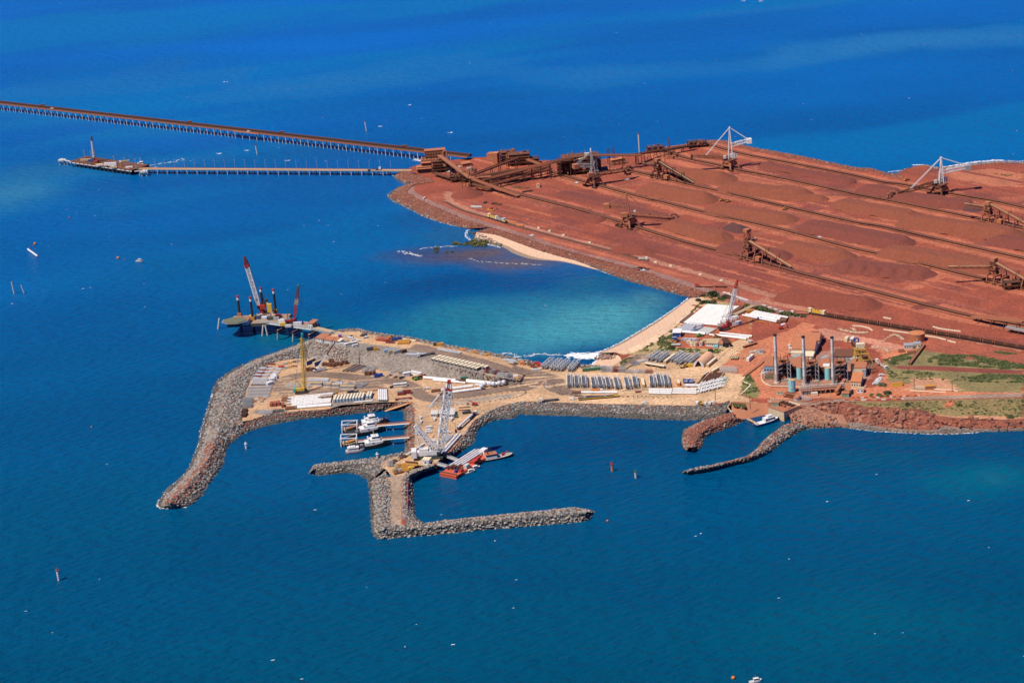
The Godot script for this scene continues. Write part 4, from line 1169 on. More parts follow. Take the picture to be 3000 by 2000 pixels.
# crawler crane: boom sections are [from, to, paint] as shares of the boom
func crawler(label: String,base: Vector3,turn: float,tip: Vector3,body: String,sections: Array,head: String,size: float=1.0,mast: float=0.5,called: String="crawler_crane",weight: String="",boom_w: float=2.2)->Node3D:
	var o:=thing(called,label,"crane",base,turn)
	var lt:=o.transform.affine_inverse()*tip
	var s:=size
	for z in [-1,1]:
		pbox(o,"track",V(0,.75*s,z*2.6*s),V(8.2*s,1.4*s,1.1*s),M.dark_steel)
	pbox(o,"carbody",V(0,1.3*s,0),V(3.2*s,1.0*s,4.6*s),M.dark_steel)
	pbox(o,"superstructure",V(-1.2*s,2.9*s,0),V(7.4*s,2.0*s,3.2*s),M[body])
	pbox(o,"cab",V(2.8*s,3.0*s,2.2*s),V(1.8*s,2.0*s,1.3*s),M.glass)
	pbox(o,"counterweight",V(-5.4*s,3.0*s,0),V(1.6*s,2.3*s,4.4*s),M[weight if weight else body])
	var foot:=V(2.2*s,2.6*s,0)
	for q in sections:
		var a:=foot.lerp(lt,q[0]); var b:=foot.lerp(lt,q[1])
		var st:=mb()
		var w0:=boom_w*s*(.45 if q[0]<.01 else 1.0)*(.6 if q[0]>.85 else 1.0)
		var w1:=boom_w*s*(.42 if q[1]>.99 else 1.0)
		lattice(st,a,b,w0,w1,maxi(3,int(a.distance_to(b)/(boom_w*s*1.1))),(.34 if called=="crawler_crane" and body=="red" else .2)*s+.1)
		part(o,"boom_section",fin(st),M[q[2]])
	pbox(o,"boom_head",lt,V(1.6*s,1.8*s,1.2*s),M[head])
	ptube(o,"head_sheave",lt+V(.9*s,.1,-.3),lt+V(.9*s,.1,.3),.6*s,M.dark_steel)
	var gan:=V(-3.6*s,4.0*s+20.0*mast*.5,0)
	var g:=mb()
	for z in [-1.1,1.1]:
		sbar(g,V(.8*s,3.6*s,z*s),gan+V(0,0,z*.5*s),.35*s)
		sbar(g,V(-4.4*s,3.8*s,z*s),gan+V(0,0,z*.5*s),.28*s)
		sbar(g,V(-1.6*s,3.8*s,z*s),gan.lerp(V(.8*s,3.6*s,z*s),.5),.2*s)
	part(o,"gantry",fin(g),M[body])
	g=mb()
	for z in [-.6,.6]: sbar(g,gan+V(0,0,z),lt+V(0,0,z),.10)
	part(o,"pendant_lines",fin(g),M.dark_steel)
	g=mb()
	var hook:=lt+V(.9*s,-maxf(8.0,lt.y*.45),0)
	sbar(g,lt+V(1.0*s,-.5,0),hook,.08)
	sbox(g,hook,V(.7,1.4,.7)*s)
	part(o,"hoist_rope",fin(g),M.dark_steel)
	return o
# ribbed steel conveyor gallery module lying on saddles, from a (near end) to b (far end)
var gallery_cache:={}
func gallery_module(label: String,a: Vector3,b: Vector3,w: float,h: float,group: String,skin: String="pale_steel")->Node3D:
	var l:=snappedf(a.distance_to(b),1.0)
	var key:="%s %.1f %.1f %s" % [l,w,h,skin]
	var turn:=yaw_of(a,b)
	var mid:=(a+b)/2
	if gallery_cache.has(key): return copy(gallery_cache[key],label,mid,turn,group)
	var o:=thing("conveyor_truss",label,"steel truss",mid,turn,group)
	var n:=int(l/2.6)
	var y0:=.9
	for z in [-1,1]:
		for y in [y0,y0+h]:
			pbar(o,"chord",V(-l/2,y,z*w/2),V(l/2,y,z*w/2),.42,.42,M.white)
		var st:=mb()
		for i in n:
			var x0:=-l/2+l*i/n; var x1:=-l/2+l*(i+1)/n
			sbar(st,V(x0,y0,z*w/2),V(x0,y0+h,z*w/2),.2)
			sbar(st,V(x0,y0 if i % 2 else y0+h,z*w/2),V(x1,y0+h if i % 2 else y0,z*w/2),.16)
		part(o,"side_lacing",fin(st),M[skin])
	var st2:=mb()
	for i in n+1:
		var x:=-l/2+l*i/n
		sbar(st2,V(x,y0+h,-w/2),V(x,y0+h,w/2),.22,.16)
		sbar(st2,V(x,y0+h*.55,w/2),V(x,y0+h*.55,w/2+1.3),.18)
	part(o,"cross_beams",fin(st2),M.pale_steel)
	pbox(o,"belt_deck",V(0,y0+h*.45,0),V(l,.12,w*.8),M.dark_steel)
	pbox(o,"walkway",V(0,y0+h*.62,w/2+.7),V(l,.1,1.1),M.galv)
	pbar(o,"handrail",V(-l/2,y0+h*.62+1.1,w/2+1.25),V(l/2,y0+h*.62+1.1,w/2+1.25),.12,.12,M.pale_steel)
	for x in [-l/2+.3,l/2 - .3]:
		var e:=mb()
		sbar(e,V(x,y0,-w/2),V(x,y0+h,w/2),.2)
		sbar(e,V(x,y0,w/2),V(x,y0+h,-w/2),.2)
		part(o,"end_brace",fin(e),M[skin])
	for x in [-l*.32,l*.32]: pbox(o,"saddle",V(x,.45,0),V(1.0,.9,w+.8),M.rust_dark)
	gallery_cache[key]=o
	return o
# heap of loose steel sections: beams thrown side by side
func steel_stack(label: String,a: Vector3,b: Vector3,deep: float,n: int,skin: String,size: float=.5,messy: float=.2,layers: int=1,group: String="",called: String="beam_stack")->Node3D:
	var o:=thing(called,label,"steel stack",(a+b)/2,yaw_of(a,b),group)
	var l:=a.distance_to(b)
	for y in layers:
		for i in n:
			var z:=-deep/2+deep*(i+.5)/n
			var j:=rng.randf_range(-messy,messy)*4.0
			var ll:=l*rng.randf_range(1.0 - messy,1.0)/2
			pbar(o,"beam",V(-ll+j,.35+size*.5+y*size*1.15,z+rng.randf_range(-messy,messy)*2.0),V(ll+j,.35+size*.5+y*size*1.15,z+rng.randf_range(-messy,messy)*2.0),size,size,M[skin] if rng.randf()>.25 or skin != "galv" else M.rust)
	for x in [-l*.3,l*.3]: pbox(o,"bearer",V(x,.17,0),V(.3,.34,deep),M.timber)
	return o
# stack of fabricated steel frames
func frame_stack(label: String,a: Vector3,b: Vector3,deep: float,h: float,skin: String,bays: int=6,group: String="")->Node3D:
	var o:=thing("lattice_section",label,"steel frame",(a+b)/2,yaw_of(a,b),group)
	var l:=a.distance_to(b)
	for z in [-deep/2,deep/2]:
		for y in [.3,h]: pbar(o,"rail",V(-l/2,y,z),V(l/2,y,z),.25,.25,M[skin])
		var st:=mb()
		for i in bays+1:
			var x:=-l/2+l*i/bays
			sbar(st,V(x,.2,z),V(x,h,z),.2)
			if i<bays: sbar(st,V(x,.3,z),V(x+l/bays,h,z),.14)
		part(o,"post_panel",fin(st),M[skin])
	var st2:=mb()
	for i in bays+1:
		var x:=-l/2+l*i/bays
		sbar(st2,V(x,h,-deep/2),V(x,h,deep/2),.24)
		sbar(st2,V(x,.3,-deep/2),V(x,.3,deep/2),.24)
	part(o,"cross_ties",fin(st2),M[skin])
	return o
func sleeve(label: String,p: Vector3,r: float,h: float,group: String)->Node3D:
	var key:="sleeve"
	if fleet.has(key): return copy(fleet[key],label,p,rng.randf(),group)
	var o:=thing("pile_sleeve",label,"steel sleeve",p,0,group)
	ptube(o,"shell",V(0,0,0),V(0,h,0),r,M.rust)
	ptube(o,"rim",V(0,h - .12,0),V(0,h+.04,0),r*1.05,M.rust_bright)
	ptube(o,"bore",V(0,h+.02,0),V(0,h+.07,0),r*.8,M.black)
	fleet[key]=o
	return o
# ship hull outline, bow towards +x; rows of [x share, half width share]
func hull(l: float,w: float,depth: float,sheer: float,blunt: float=.0)->ArrayMesh:
	var st:=SurfaceTool.new()
	st.begin(Mesh.PRIMITIVE_TRIANGLES)
	st.set_smooth_group(-1)
	var secs:=[]
	var n:=14
	for i in n+1:
		var t:=float(i)/n
		var x:=-l/2+l*t
		var k:=minf(1.0,.82+t*1.2)*(1.0 if t<.55 else sqrt(maxf(0.0,1.0 - pow((t - .55)/.45,2.2))*(1 - blunt)+blunt*(1.0 if t<.97 else .55)))
		var y:=sheer*pow(maxf(0.0,(t - .4)/.6),1.6)
		var hw:=w/2*maxf(k,.04)
		secs.append([V(x,depth+y,hw),V(x*.985,depth*.35,hw*.97),V(x*.95,-.8,hw*.7),V(x*.95,-.8,-hw*.7),V(x*.985,depth*.35,-hw*.97),V(x,depth+y,-hw)])
	for i in n:
		for j in 5:
			quad(st,secs[i][j],secs[i+1][j],secs[i+1][j+1],secs[i][j+1])
		quad(st,secs[i][5] - V(0,.5,0),secs[i+1][5] - V(0,.5,0),secs[i+1][0] - V(0,.5,0),secs[i][0] - V(0,.5,0))
	quad(st,secs[0][0],secs[0][1],secs[0][4],secs[0][5])
	quad(st,secs[0][1],secs[0][2],secs[0][3],secs[0][4])
	return fin(st)
func deck_sheet(l: float,w: float,y: float,sheer: float)->ArrayMesh:
	var st:=mb()
	var prev:=[]
	for i in 15:
		var t:=i/14.0
		var k:=minf(1.0,.82+t*1.2)*(1.0 if t<.55 else sqrt(maxf(0.0,1.0 - pow((t - .55)/.45,2.2))))
		var q:=[V(-l/2+l*t,y+sheer*pow(maxf(0.0,(t - .4)/.6),1.6),w/2*maxf(k,.03)),V(-l/2+l*t,y+sheer*pow(maxf(0.0,(t - .4)/.6),1.6),-w/2*maxf(k,.03))]
		if i>0: quad(st,prev[0],q[0],q[1],prev[1])
		prev=q
	return fin(st)
func tug(label: String,p: Vector3,turn: float,l: float,group: String,trim: String="white")->Node3D:
	var o:=thing("tugboat",label,"boat",p,turn,group)
	var w:=l*.39
	part(o,"hull",hull(l,w,3.0,2.4),M.black)
	part(o,"deck",deck_sheet(l*.97,w*.88,2.1,2.4),M.deck)
	for s in [-1,1]: pbar(o,"bulwark_rail",V(-l*.47,3.0,s*w*.46),V(l*.05,3.1,s*w*.485),.3,.35,M.black)
	pbox(o,"deckhouse",V(l*.08,3.4,0),V(l*.46,3.6,w*.7),M.white)
	pbox(o,"upper_house",V(l*.10,5.8,0),V(l*.3,2.4,w*.58),M.white)
	var wh:=pbox(o,"wheelhouse",V(l*.12,7.9,0),V(l*.16,2.3,w*.46),M.white)
	pbox(o,"wheelhouse_windows",V(l*.12,8.2,0),V(l*.165,.9,w*.475),M.glass)
	pbox(o,"wheelhouse_roof",V(l*.12,9.15,0),V(l*.19,.2,w*.52),M[trim])
	for s in [-1,1]:
		ptube(o,"funnel",V(-l*.04,3.5,s*w*.24),V(-l*.05,8.2,s*w*.24),.65,M[trim])
		ptube(o,"life_raft",V(l*.02,5.2,s*w*.36),V(l*.06,5.2,s*w*.36),.35,M.white)
	ptube(o,"mast",V(l*.10,9.0,0),V(l*.09,15.0,0),.16,M.white)
	pbar(o,"mast_yard",V(l*.095,12.2,-1.6),V(l*.095,12.2,1.6),.14,.14,M.white)
	ptube(o,"radar",V(l*.12,9.3,-.9),V(l*.12,9.5,.9),.18,M.white_dull)
	pbox(o,"towing_winch",V(l*.34,3.9,0),V(2.2,1.4,2.4),M.grey_steel)
	pbox(o,"aft_winch",V(-l*.24,2.6,0),V(2.0,1.3,2.2),M.grey_steel)
	ptube(o,"towing_bitt",V(l*.41,3.2,-.9),V(l*.41,5.0,-.9),.22,M.white)
	ptube(o,"towing_bitt",V(l*.41,3.2,.9),V(l*.41,5.0,.9),.22,M.white)
	for i in 5:
		var a:=deg_to_rad(-60+30*i)
		ptube(o,"bow_fender",V(l*.40+cos(a)*l*.095,2.2,sin(a)*w*.36),V(l*.40+cos(a)*l*.095,4.2,sin(a)*w*.36),.42,M.tyre)
	return o
func small_boat(label: String,p: Vector3,turn: float,l: float,hullp: String,house: String,called: String="workboat")->Node3D:
	var o:=thing(called,label,"boat",p,turn)
	part(o,"hull",hull(l,l*.32,1.1,.7),M[hullp])
	part(o,"deck",deck_sheet(l*.96,l*.29,.8,.7),M.white_dull)
	pbox(o,"cabin",V(l*.05,1.8,0),V(l*.38,1.7,l*.2),M[house])
	pbox(o,"windows",V(l*.06,2.1,0),V(l*.385,.55,l*.205),M.glass)
	pbox(o,"roof",V(l*.04,2.72,0),V(l*.42,.14,l*.23),M.white)
	ptube(o,"mast",V(l*.02,2.7,0),V(0,4.6,0),.07,M.white)
	return o
func beacon(label: String,p: Vector3,h: float,lean: Vector3,skin: String,top: String,called: String="channel_marker")->Node3D:
	var o:=thing(called,label,"marker",p)
	ptube(o,"pile",V(0,-2,0),V(lean.x,h,lean.z),.85,M[skin])
	pbox(o,"platform",V(lean.x,h+.1,lean.z),V(2.2,.25,2.2),M[top])
	ptube(o,"lantern",V(lean.x,h+.2,lean.z),V(lean.x,h+1.6,lean.z),.45,M[top])
	var st:=mb()
	for s in [-1,1]: sbar(st,V(s*.4 - .3,0,.6),V(lean.x+s*.4,h,lean.z+.6),.1)
	for i in int(h/1.5): sbar(st,V(-.7,i*1.5,.6).lerp(V(lean.x - .4,h,lean.z+.6),i*1.5/h),V(.3,i*1.5,.6).lerp(V(lean.x+.4,h,lean.z+.6),i*1.5/h),.1)
	part(o,"ladder",fin(st),M.grey_steel)
	return o
# ---------- construction yards ----------
func rowed(label: String,group: String,z: String,a0: Vector2,b0: Vector2,a1: Vector2,b1: Vector2,n: int,r: float,bare: Callable)->void:
	# parallel piles from the near row (a0-b0) to the far row (a1-b1)
	var A0:=P(z,a0.x,a0.y); var B0:=P(z,b0.x,b0.y); var A1:=P(z,a1.x,a1.y); var B1:=P(z,b1.x,b1.y)
	for i in n:
		var t:=float(i)/maxf(1,n - 1)
		var e: Vector2=bare.call(i)
		pile_pipe(label+", %s row from the front" % ORD[i],up_r(A0.lerp(A1,t),r),up_r(B0.lerp(B1,t),r),r,absf(e.x),group,e.y>0,["white","pile_white","white","white_dull"][(i*7) % 4])
func west_yard()->void:
	# yellow crawler crane standing by the loop road
	var b:=P("A",1290,552)
	crawler("tall yellow crawler crane standing beside the loop road in the construction yard",b,deg_to_rad(8),b+V(5.5,51,-3),"yellow",[[0,.12,"yellow"],[.12,.93,"yellow"],[.93,1,"turquoise"]],"turquoise",1.15,.8,"crawler_crane","turquoise",2.0)
	# white telescopic crane
	b=P("A",1438,370)
	var o:=thing("mobile_crane","white telescopic mobile crane with a dark upper boom in the construction yard","crane",b,deg_to_rad(20))
	pbox(o,"carrier",V(0,1.4,0),V(11,1.1,2.7),M.white_dull)
	pbox(o,"cab",V(5.2,2.2,0),V(1.8,1.8,2.6),M.white)
	pbox(o,"turntable_house",V(-.5,2.7,0),V(4.5,1.5,2.5),M.white)
	pbox(o,"counterweight",V(-3.2,2.7,0),V(1.3,1.5,2.7),M.dark_steel)
	var tipm:=o.transform.affine_inverse()*(b+V(16.5,25.5,0))
	pbar(o,"boom",V(-1,3.4,0),V(-1,3.4,0).lerp(tipm,.52),1.2,1.3,M.white)
	pbar(o,"boom_extension",V(-1,3.4,0).lerp(tipm,.5),tipm,.8,.9,M.dark_steel)
	for x in [-3.6,3.6]:
		pbar(o,"outrigger",V(x,.7,-3.6),V(x,.7,3.6),.5,.4,M.galv)
	wheels(o,[4.6,3.1,-2.4,-3.9],1.15,.6)
	# large white piles
	var g:="white coated piles laid in the construction yard"
	rowed("white pile in the wide bed beside the red containers",g,"P",Vector2(690,868),Vector2(1215,815),Vector2(728,766),Vector2(1238,716),12,.78,
		func(i): return [Vector2(0,0),Vector2(0,0),Vector2(0,0),Vector2(0,0),Vector2(0,0),Vector2(0,0),Vector2(9,1),Vector2(11,1),Vector2(12,1),Vector2(0,0),Vector2(10,1),Vector2(0,0)][i])
	for k in 3:
		pile_pipe("white coated steel pile laid along the front edge of the wide pile bed, %s row" % ORD[k],up_r(P("P",612,908 - k*9),.75),up_r(P("P",1222,858 - k*9),.75),.75,10.0,g)
	pile_pipe("white coated steel pile along the far edge of the wide pile bed",up_r(P("P",722,752),.75),up_r(P("P",1245,700),.75),.75,0,g)
	for k in 5: pile_pipe("short white pile jutting left out of the wide pile bed, %s from the front" % ORD[k],up_r(P("P",632+k*4,834 - k*17),.75),up_r(P("P",722,824 - k*17),.75),.75,3.0 if k % 2 else 0.0,g)
	# red containers end-on
	var i:=0
	for c in [[427,868],[475,864],[522,856],[577,880]]:
		container("rust red shipping container, %s from the left of four beside the white piles" % ORD[i],P("P",c[0],c[1])+V(0,0,-3.2),PI/2+.02*i,"red_box",6.1,"red_box","shipping_container","red containers in the construction yard")
		i+=1
	i=0
	for c in [[1248,812],[1290,809],[1331,806],[1373,802],[1415,799],[1456,795],[1497,792],[1537,788],[1577,785],[1618,782],[1684,766],[1722,764]]:
		container("pale blue container with a cream roof, %s from the left in the row of twelve" % ORD[i],P("P",c[0],c[1])+V(1.5,0,-6.0),PI/2 - .10,"pale_blue",12.2,"cream","shipping_container","pale blue containers in a row").scale.z=.74
		i+=1
	for k in 5:
		pile_pipe("white pile with a rusty far end, %s from the left of five" % ORD[k],up_r(P("B",458+k*23,892),.78),up_r(P("B",452+k*23,745),.78),.78,3.0,"five parallel piles",true)
	vehicle("bus","white bus parked by the bend of the haul road in the yard",P("B",712,712),3)
	vehicle("dark_car","dark car parked left of the white bus",P("B",614,724),40)
	i=0
	for c in [[795,795,"maroon"],[722,812,"maroon"],[722,790,"galv"],[752,868,"maroon"]]:
		container(["maroon steel skip at the yard corner above the boat ramp","maroon skip left of the corner one","grey steel skip between the maroon ones","long maroon rack nearest the harbour slope"][i],P("B",c[0],c[1]),.06,c[2],[7.0,6.0,6.0,14.0][i],"","steel_skip","",[3.0,2.0,2.2,1.2][i])
		i+=1
	steel_stack("white timber sleepers laid by the maroon rack",P("B",690,880),P("B",825,868),1.5,2,"white_dull",.5,.02)
	pile_pipe("single long white pipe on the gravel in front of the pale blue containers",up_r(P("P",1520,818),.6),up_r(P("P",1772,797),.6),.6,0)
	# bundles on the western side
	for k in 10:
		pile_pipe("short white pipe pointing inland, %s from the left of ten by the breakwater" % ORD[k],up_r(P("P",160+k*21,583),.55),up_r(P("P",196+k*20,505),.55),.55,0,"ten short pipes",false,"white_dull")
	for k in 7:
		frame_stack("long grey steel section in the stack by the breakwater, %s from the front" % ORD[k],P("P",105+k*4,742 - k*21),P("P",395+k*7,732 - k*21),1.3,1.5,["pale_steel","grey_steel"][k % 2],9,"long sections by the breakwater")
	for k in 9:
		frame_stack("grey steel cage near the breakwater, row %s, %s from the left" % [ORD[k/3],ORD[k % 3]],P("P",62+(k % 3)*40+(k/3)*4,868 - (k/3)*38),P("P",94+(k % 3)*40+(k/3)*4,867 - (k/3)*38),5.5,2.2,"grey_steel",3,"grey steel cages")
	i=0
	for c in [[462,492,6],[436,522,5],[406,572,6],[470,470,4]]:
		o=thing("wrapped_bundle","white tarpaulin wrapped bundle, %s of four beside the short pipes" % ORD[i],"bundle",P("P",c[0],c[1]),.3*i,"white wrapped bundles")
		pbox(o,"cover",V(0,1.3,0),V(c[2],2.6,4.5),M.tarp)
		pbox(o,"top_fold",V(.2,2.7,.1),V(c[2]*.7,.5,3.2),M.white)
		for x in [-1.6,1.6]: pbox(o,"strap",V(x,1.35,0),V(.15,2.68,4.56),M.dark_steel)
		i+=1
	for k in 12:
		var p:=Vector2(175+(k % 3)*105+(k/3)*32,490 - (k/3)*44+(k % 3)*4)
		steel_stack("bundle of grey pipe lengths in the sloping storage rows, row %s, %s from the left" % [ORD[k/3],ORD[k % 3]],P("P",p.x,p.y),P("P",p.x+88,p.y+6),4.5,5,"pale_steel",.55,.12,1,"grey pipe bundles")
	for k in 5:
		steel_stack("red painted steel bundle between the grey pipe rows, %s from the front" % ORD[k],P("P",190+k*44,462 - k*40),P("P",300+k*44,470 - k*40),2.0,3,"maroon",.5,.2,1,"red steel bundles")
	ptube(thing("steel_drum","bright red drum lying among the pipe bundles","drum",P("P",560,345)),"shell",V(-2.5,1.1,0),V(2.5,1.1,0),1.1,M.red)
	for k in 7:
		steel_stack("loose scaffold heap near the breakwater corner, %s from the left" % ORD[k],P("P",600+(k % 4)*55,300+(k/4)*55 - (k % 4)*12),P("P",650+(k % 4)*55,296+(k/4)*55 - (k % 4)*12),5.0,6,["galv","amber","rust","galv"][k % 4],.35,.5,1,"scaffold heaps")
	# blue girders, sleeves, rails
	i=0
	for c in [[[885,318],[1003,268]],[[990,332],[1098,288]]]:
		o=thing("box_girder","dark blue steel box girder with pale edges, %s from the left behind the yellow crane" % ORD[i],"girder",(P("P",c[0][0],c[0][1])+P("P",c[1][0],c[1][1]))/2,yaw_of(P("P",c[0][0],c[0][1]),P("P",c[1][0],c[1][1])))
		var gl:=P("P",c[0][0],c[0][1]).distance_to(P("P",c[1][0],c[1][1]))
		pbox(o,"web",V(0,1.9,0),V(gl,3.4,2.0),M.blue)
		pbox(o,"top_flange",V(0,3.7,0),V(gl+.2,.25,2.8),M.tan_steel)
		for x in [-gl/2,gl/2]: pbox(o,"end_plate",V(x,1.9,0),V(.2,3.5,2.4),M.white_dull)
		i+=1
	var st_arcs:=thing("pipe_hoops","bundle of curved white hoops standing behind the blue girders","hoops",P("P",1030,262))
	for k in 5:
		var mt:=TorusMesh.new()
		mt.inner_radius=3.6; mt.outer_radius=4.0; mt.rings=20; mt.ring_segments=5
		part(st_arcs,"hoop",mt,M.white_dull,Transform3D(Basis(V(1,0,0),PI/2),V(k*.8 - 2,.4,-k*.8)))
	var sl:=0
	for c in [[905,395],[925,392],[945,390],[965,396],[985,392],[1115,325],[1135,322],[1160,325],[1190,328],[1215,335],[1235,332],[1255,338],[1205,278],[1225,276],[1245,280],[1285,318],[1305,320],[1325,316],[1345,322],[1375,300],[1395,298],[1415,302],[1432,298],[1680,448],[1705,445],[1730,448],[1755,442],[1780,445],[1795,430]]:
		sleeve("rusty upright pile sleeve behind the loop road, %s from the left by cluster" % ORD[sl],P("P",c[0],c[1]),1.15,3.2,"rusty pile sleeves")
		sl+=1
	for k in 6:
		var q:=Vector2(1370+k*28,402+k*2)
		steel_stack("dark rusty rail length laid diagonally behind the loop road, %s from the left" % ORD[k],P("P",q.x,q.y),P("P",q.x+200,q.y - 98+k*4),1.0,1,"galv" if k % 2 else "rust",.7,.01,1,"diagonal rail lengths")
	for k in 6:
		frame_stack("tangled grey steel frame left of the blue container, %s from the left" % ORD[k],P("P",1630+k*30,410 - (k % 3)*24),P("P",1680+k*30,406 - (k % 3)*24),4.0,1.6,"galv",4,"tangled grey frames")
	for k in 8:
		steel_stack("scattered steel offcuts right of the blue container, heap %s" % ORD[k],P("P",1925+k*30,480 - (k % 4)*22),P("P",1985+k*28,476 - (k % 4)*22),4.0,5,["galv","dark_steel","pale_steel"][k % 3],.35,.5,1,"steel offcuts")
	container("deep blue container by the loop road",P("P",1850,470),.32,"blue",7.5)
	# steel laid inside the loop road
	frame_stack("long white truss lying left of the yellow crane inside the loop",P("P",636,600),P("P",795,606),3.0,2.4,"white_dull",10)
	frame_stack("white truss right of the yellow crane inside the loop",P("P",880,605),P("P",940,612),3.0,2.2,"white_dull",4)
	for k in 4: steel_stack("grey beam stack inside the loop, %s from the left" % ORD[k],P("P",[905,1100,1230,1270][k],[520,560,555,575][k]),P("P",[1190,1190,1370,1370][k],[520,552,550,570][k]),4.0,5,"pale_steel",.6,.05,1,"beam stacks inside the loop")
	steel_stack("amber beams along the far edge of the loop",P("P",935,492),P("P",1195,500),1.6,2,"cream",.6,.03)
	i=0
	for c in [[945,1100,590],[1225,1325,612],[1340,1525,634],[1120,1210,604]]:
		o=hall("steel_module","white ribbed steel module lying inside the loop, %s from the left" % ["first","third","fourth","second"][i],"module",P("P",c[0],c[2]),P("P",c[1],c[2]),3.0,2.6,"white_dull","tan_steel","flat",7,"white modules in the loop",false)
		i+=1
	for k in 6: frame_stack("grey steel platform frame at the right end of the loop, %s from the left" % ORD[k],P("P",1390+k*48,600 - (k % 2)*26),P("P",1450+k*48,604 - (k % 2)*26),5.0,1.8,"galv",4,"platform frames in the loop")
	# lower left corner
	frame_stack("grey lattice sections at the yard's lower left corner",P("P",265,962),P("P",440,945),4.0,2.0,"pale_steel",9)
	frame_stack("dark lattice section beside the grey ones in the lower left corner",P("P",450,945),P("P",592,930),2.6,2.2,"dark_steel",8)
	for k in 6:
		o=thing("steel_post","rusty sheet pile stack in the corner by the breakwater, %s from the front" % ORD[k],"steel stack",P("P",48+(k % 3)*22,985 - (k/3)*48),1.4,"rusty sheet piles")
		for j in 3: pbox(o,"sheet_pile",V(0,.5+j*.7,(j % 2)*.3),V(8.0,.5,.9),M.rust if j % 2 else M.rust_dark)
	for k in 6: steel_stack("heap of mixed fittings on the sand by the grey cages, %s from the left" % ORD[k],P("P",195+k*26,800 - (k % 3)*26),P("P",235+k*26,797 - (k % 3)*26),3.0,4,["rust_bright","tarp","amber","galv"][k % 4],.4,.5,1,"fittings heaps")
	frame_stack("maroon steel rack behind the red containers",P("P",568,775),P("P",640,770),8.0,2.6,"maroon",4)
	for k in 5: steel_stack("rusty bracket row behind the five parallel piles, %s from the left" % ORD[k],P("P",1640+k*58,672 - k*8),P("P",1690+k*58,668 - k*8),3.0,5,"rust_bright",.3,.4,1,"rusty brackets")
	vehicle("loader","amber loader behind the pale blue containers",P("P",1300,715),120)
	container("black skip behind the pale blue containers",P("P",1485,698),.3,"black",6.0,"","steel_skip")
	container("second black skip behind the pale blue containers",P("P",1555,698),.2,"dark_steel",4.5,"","steel_skip")
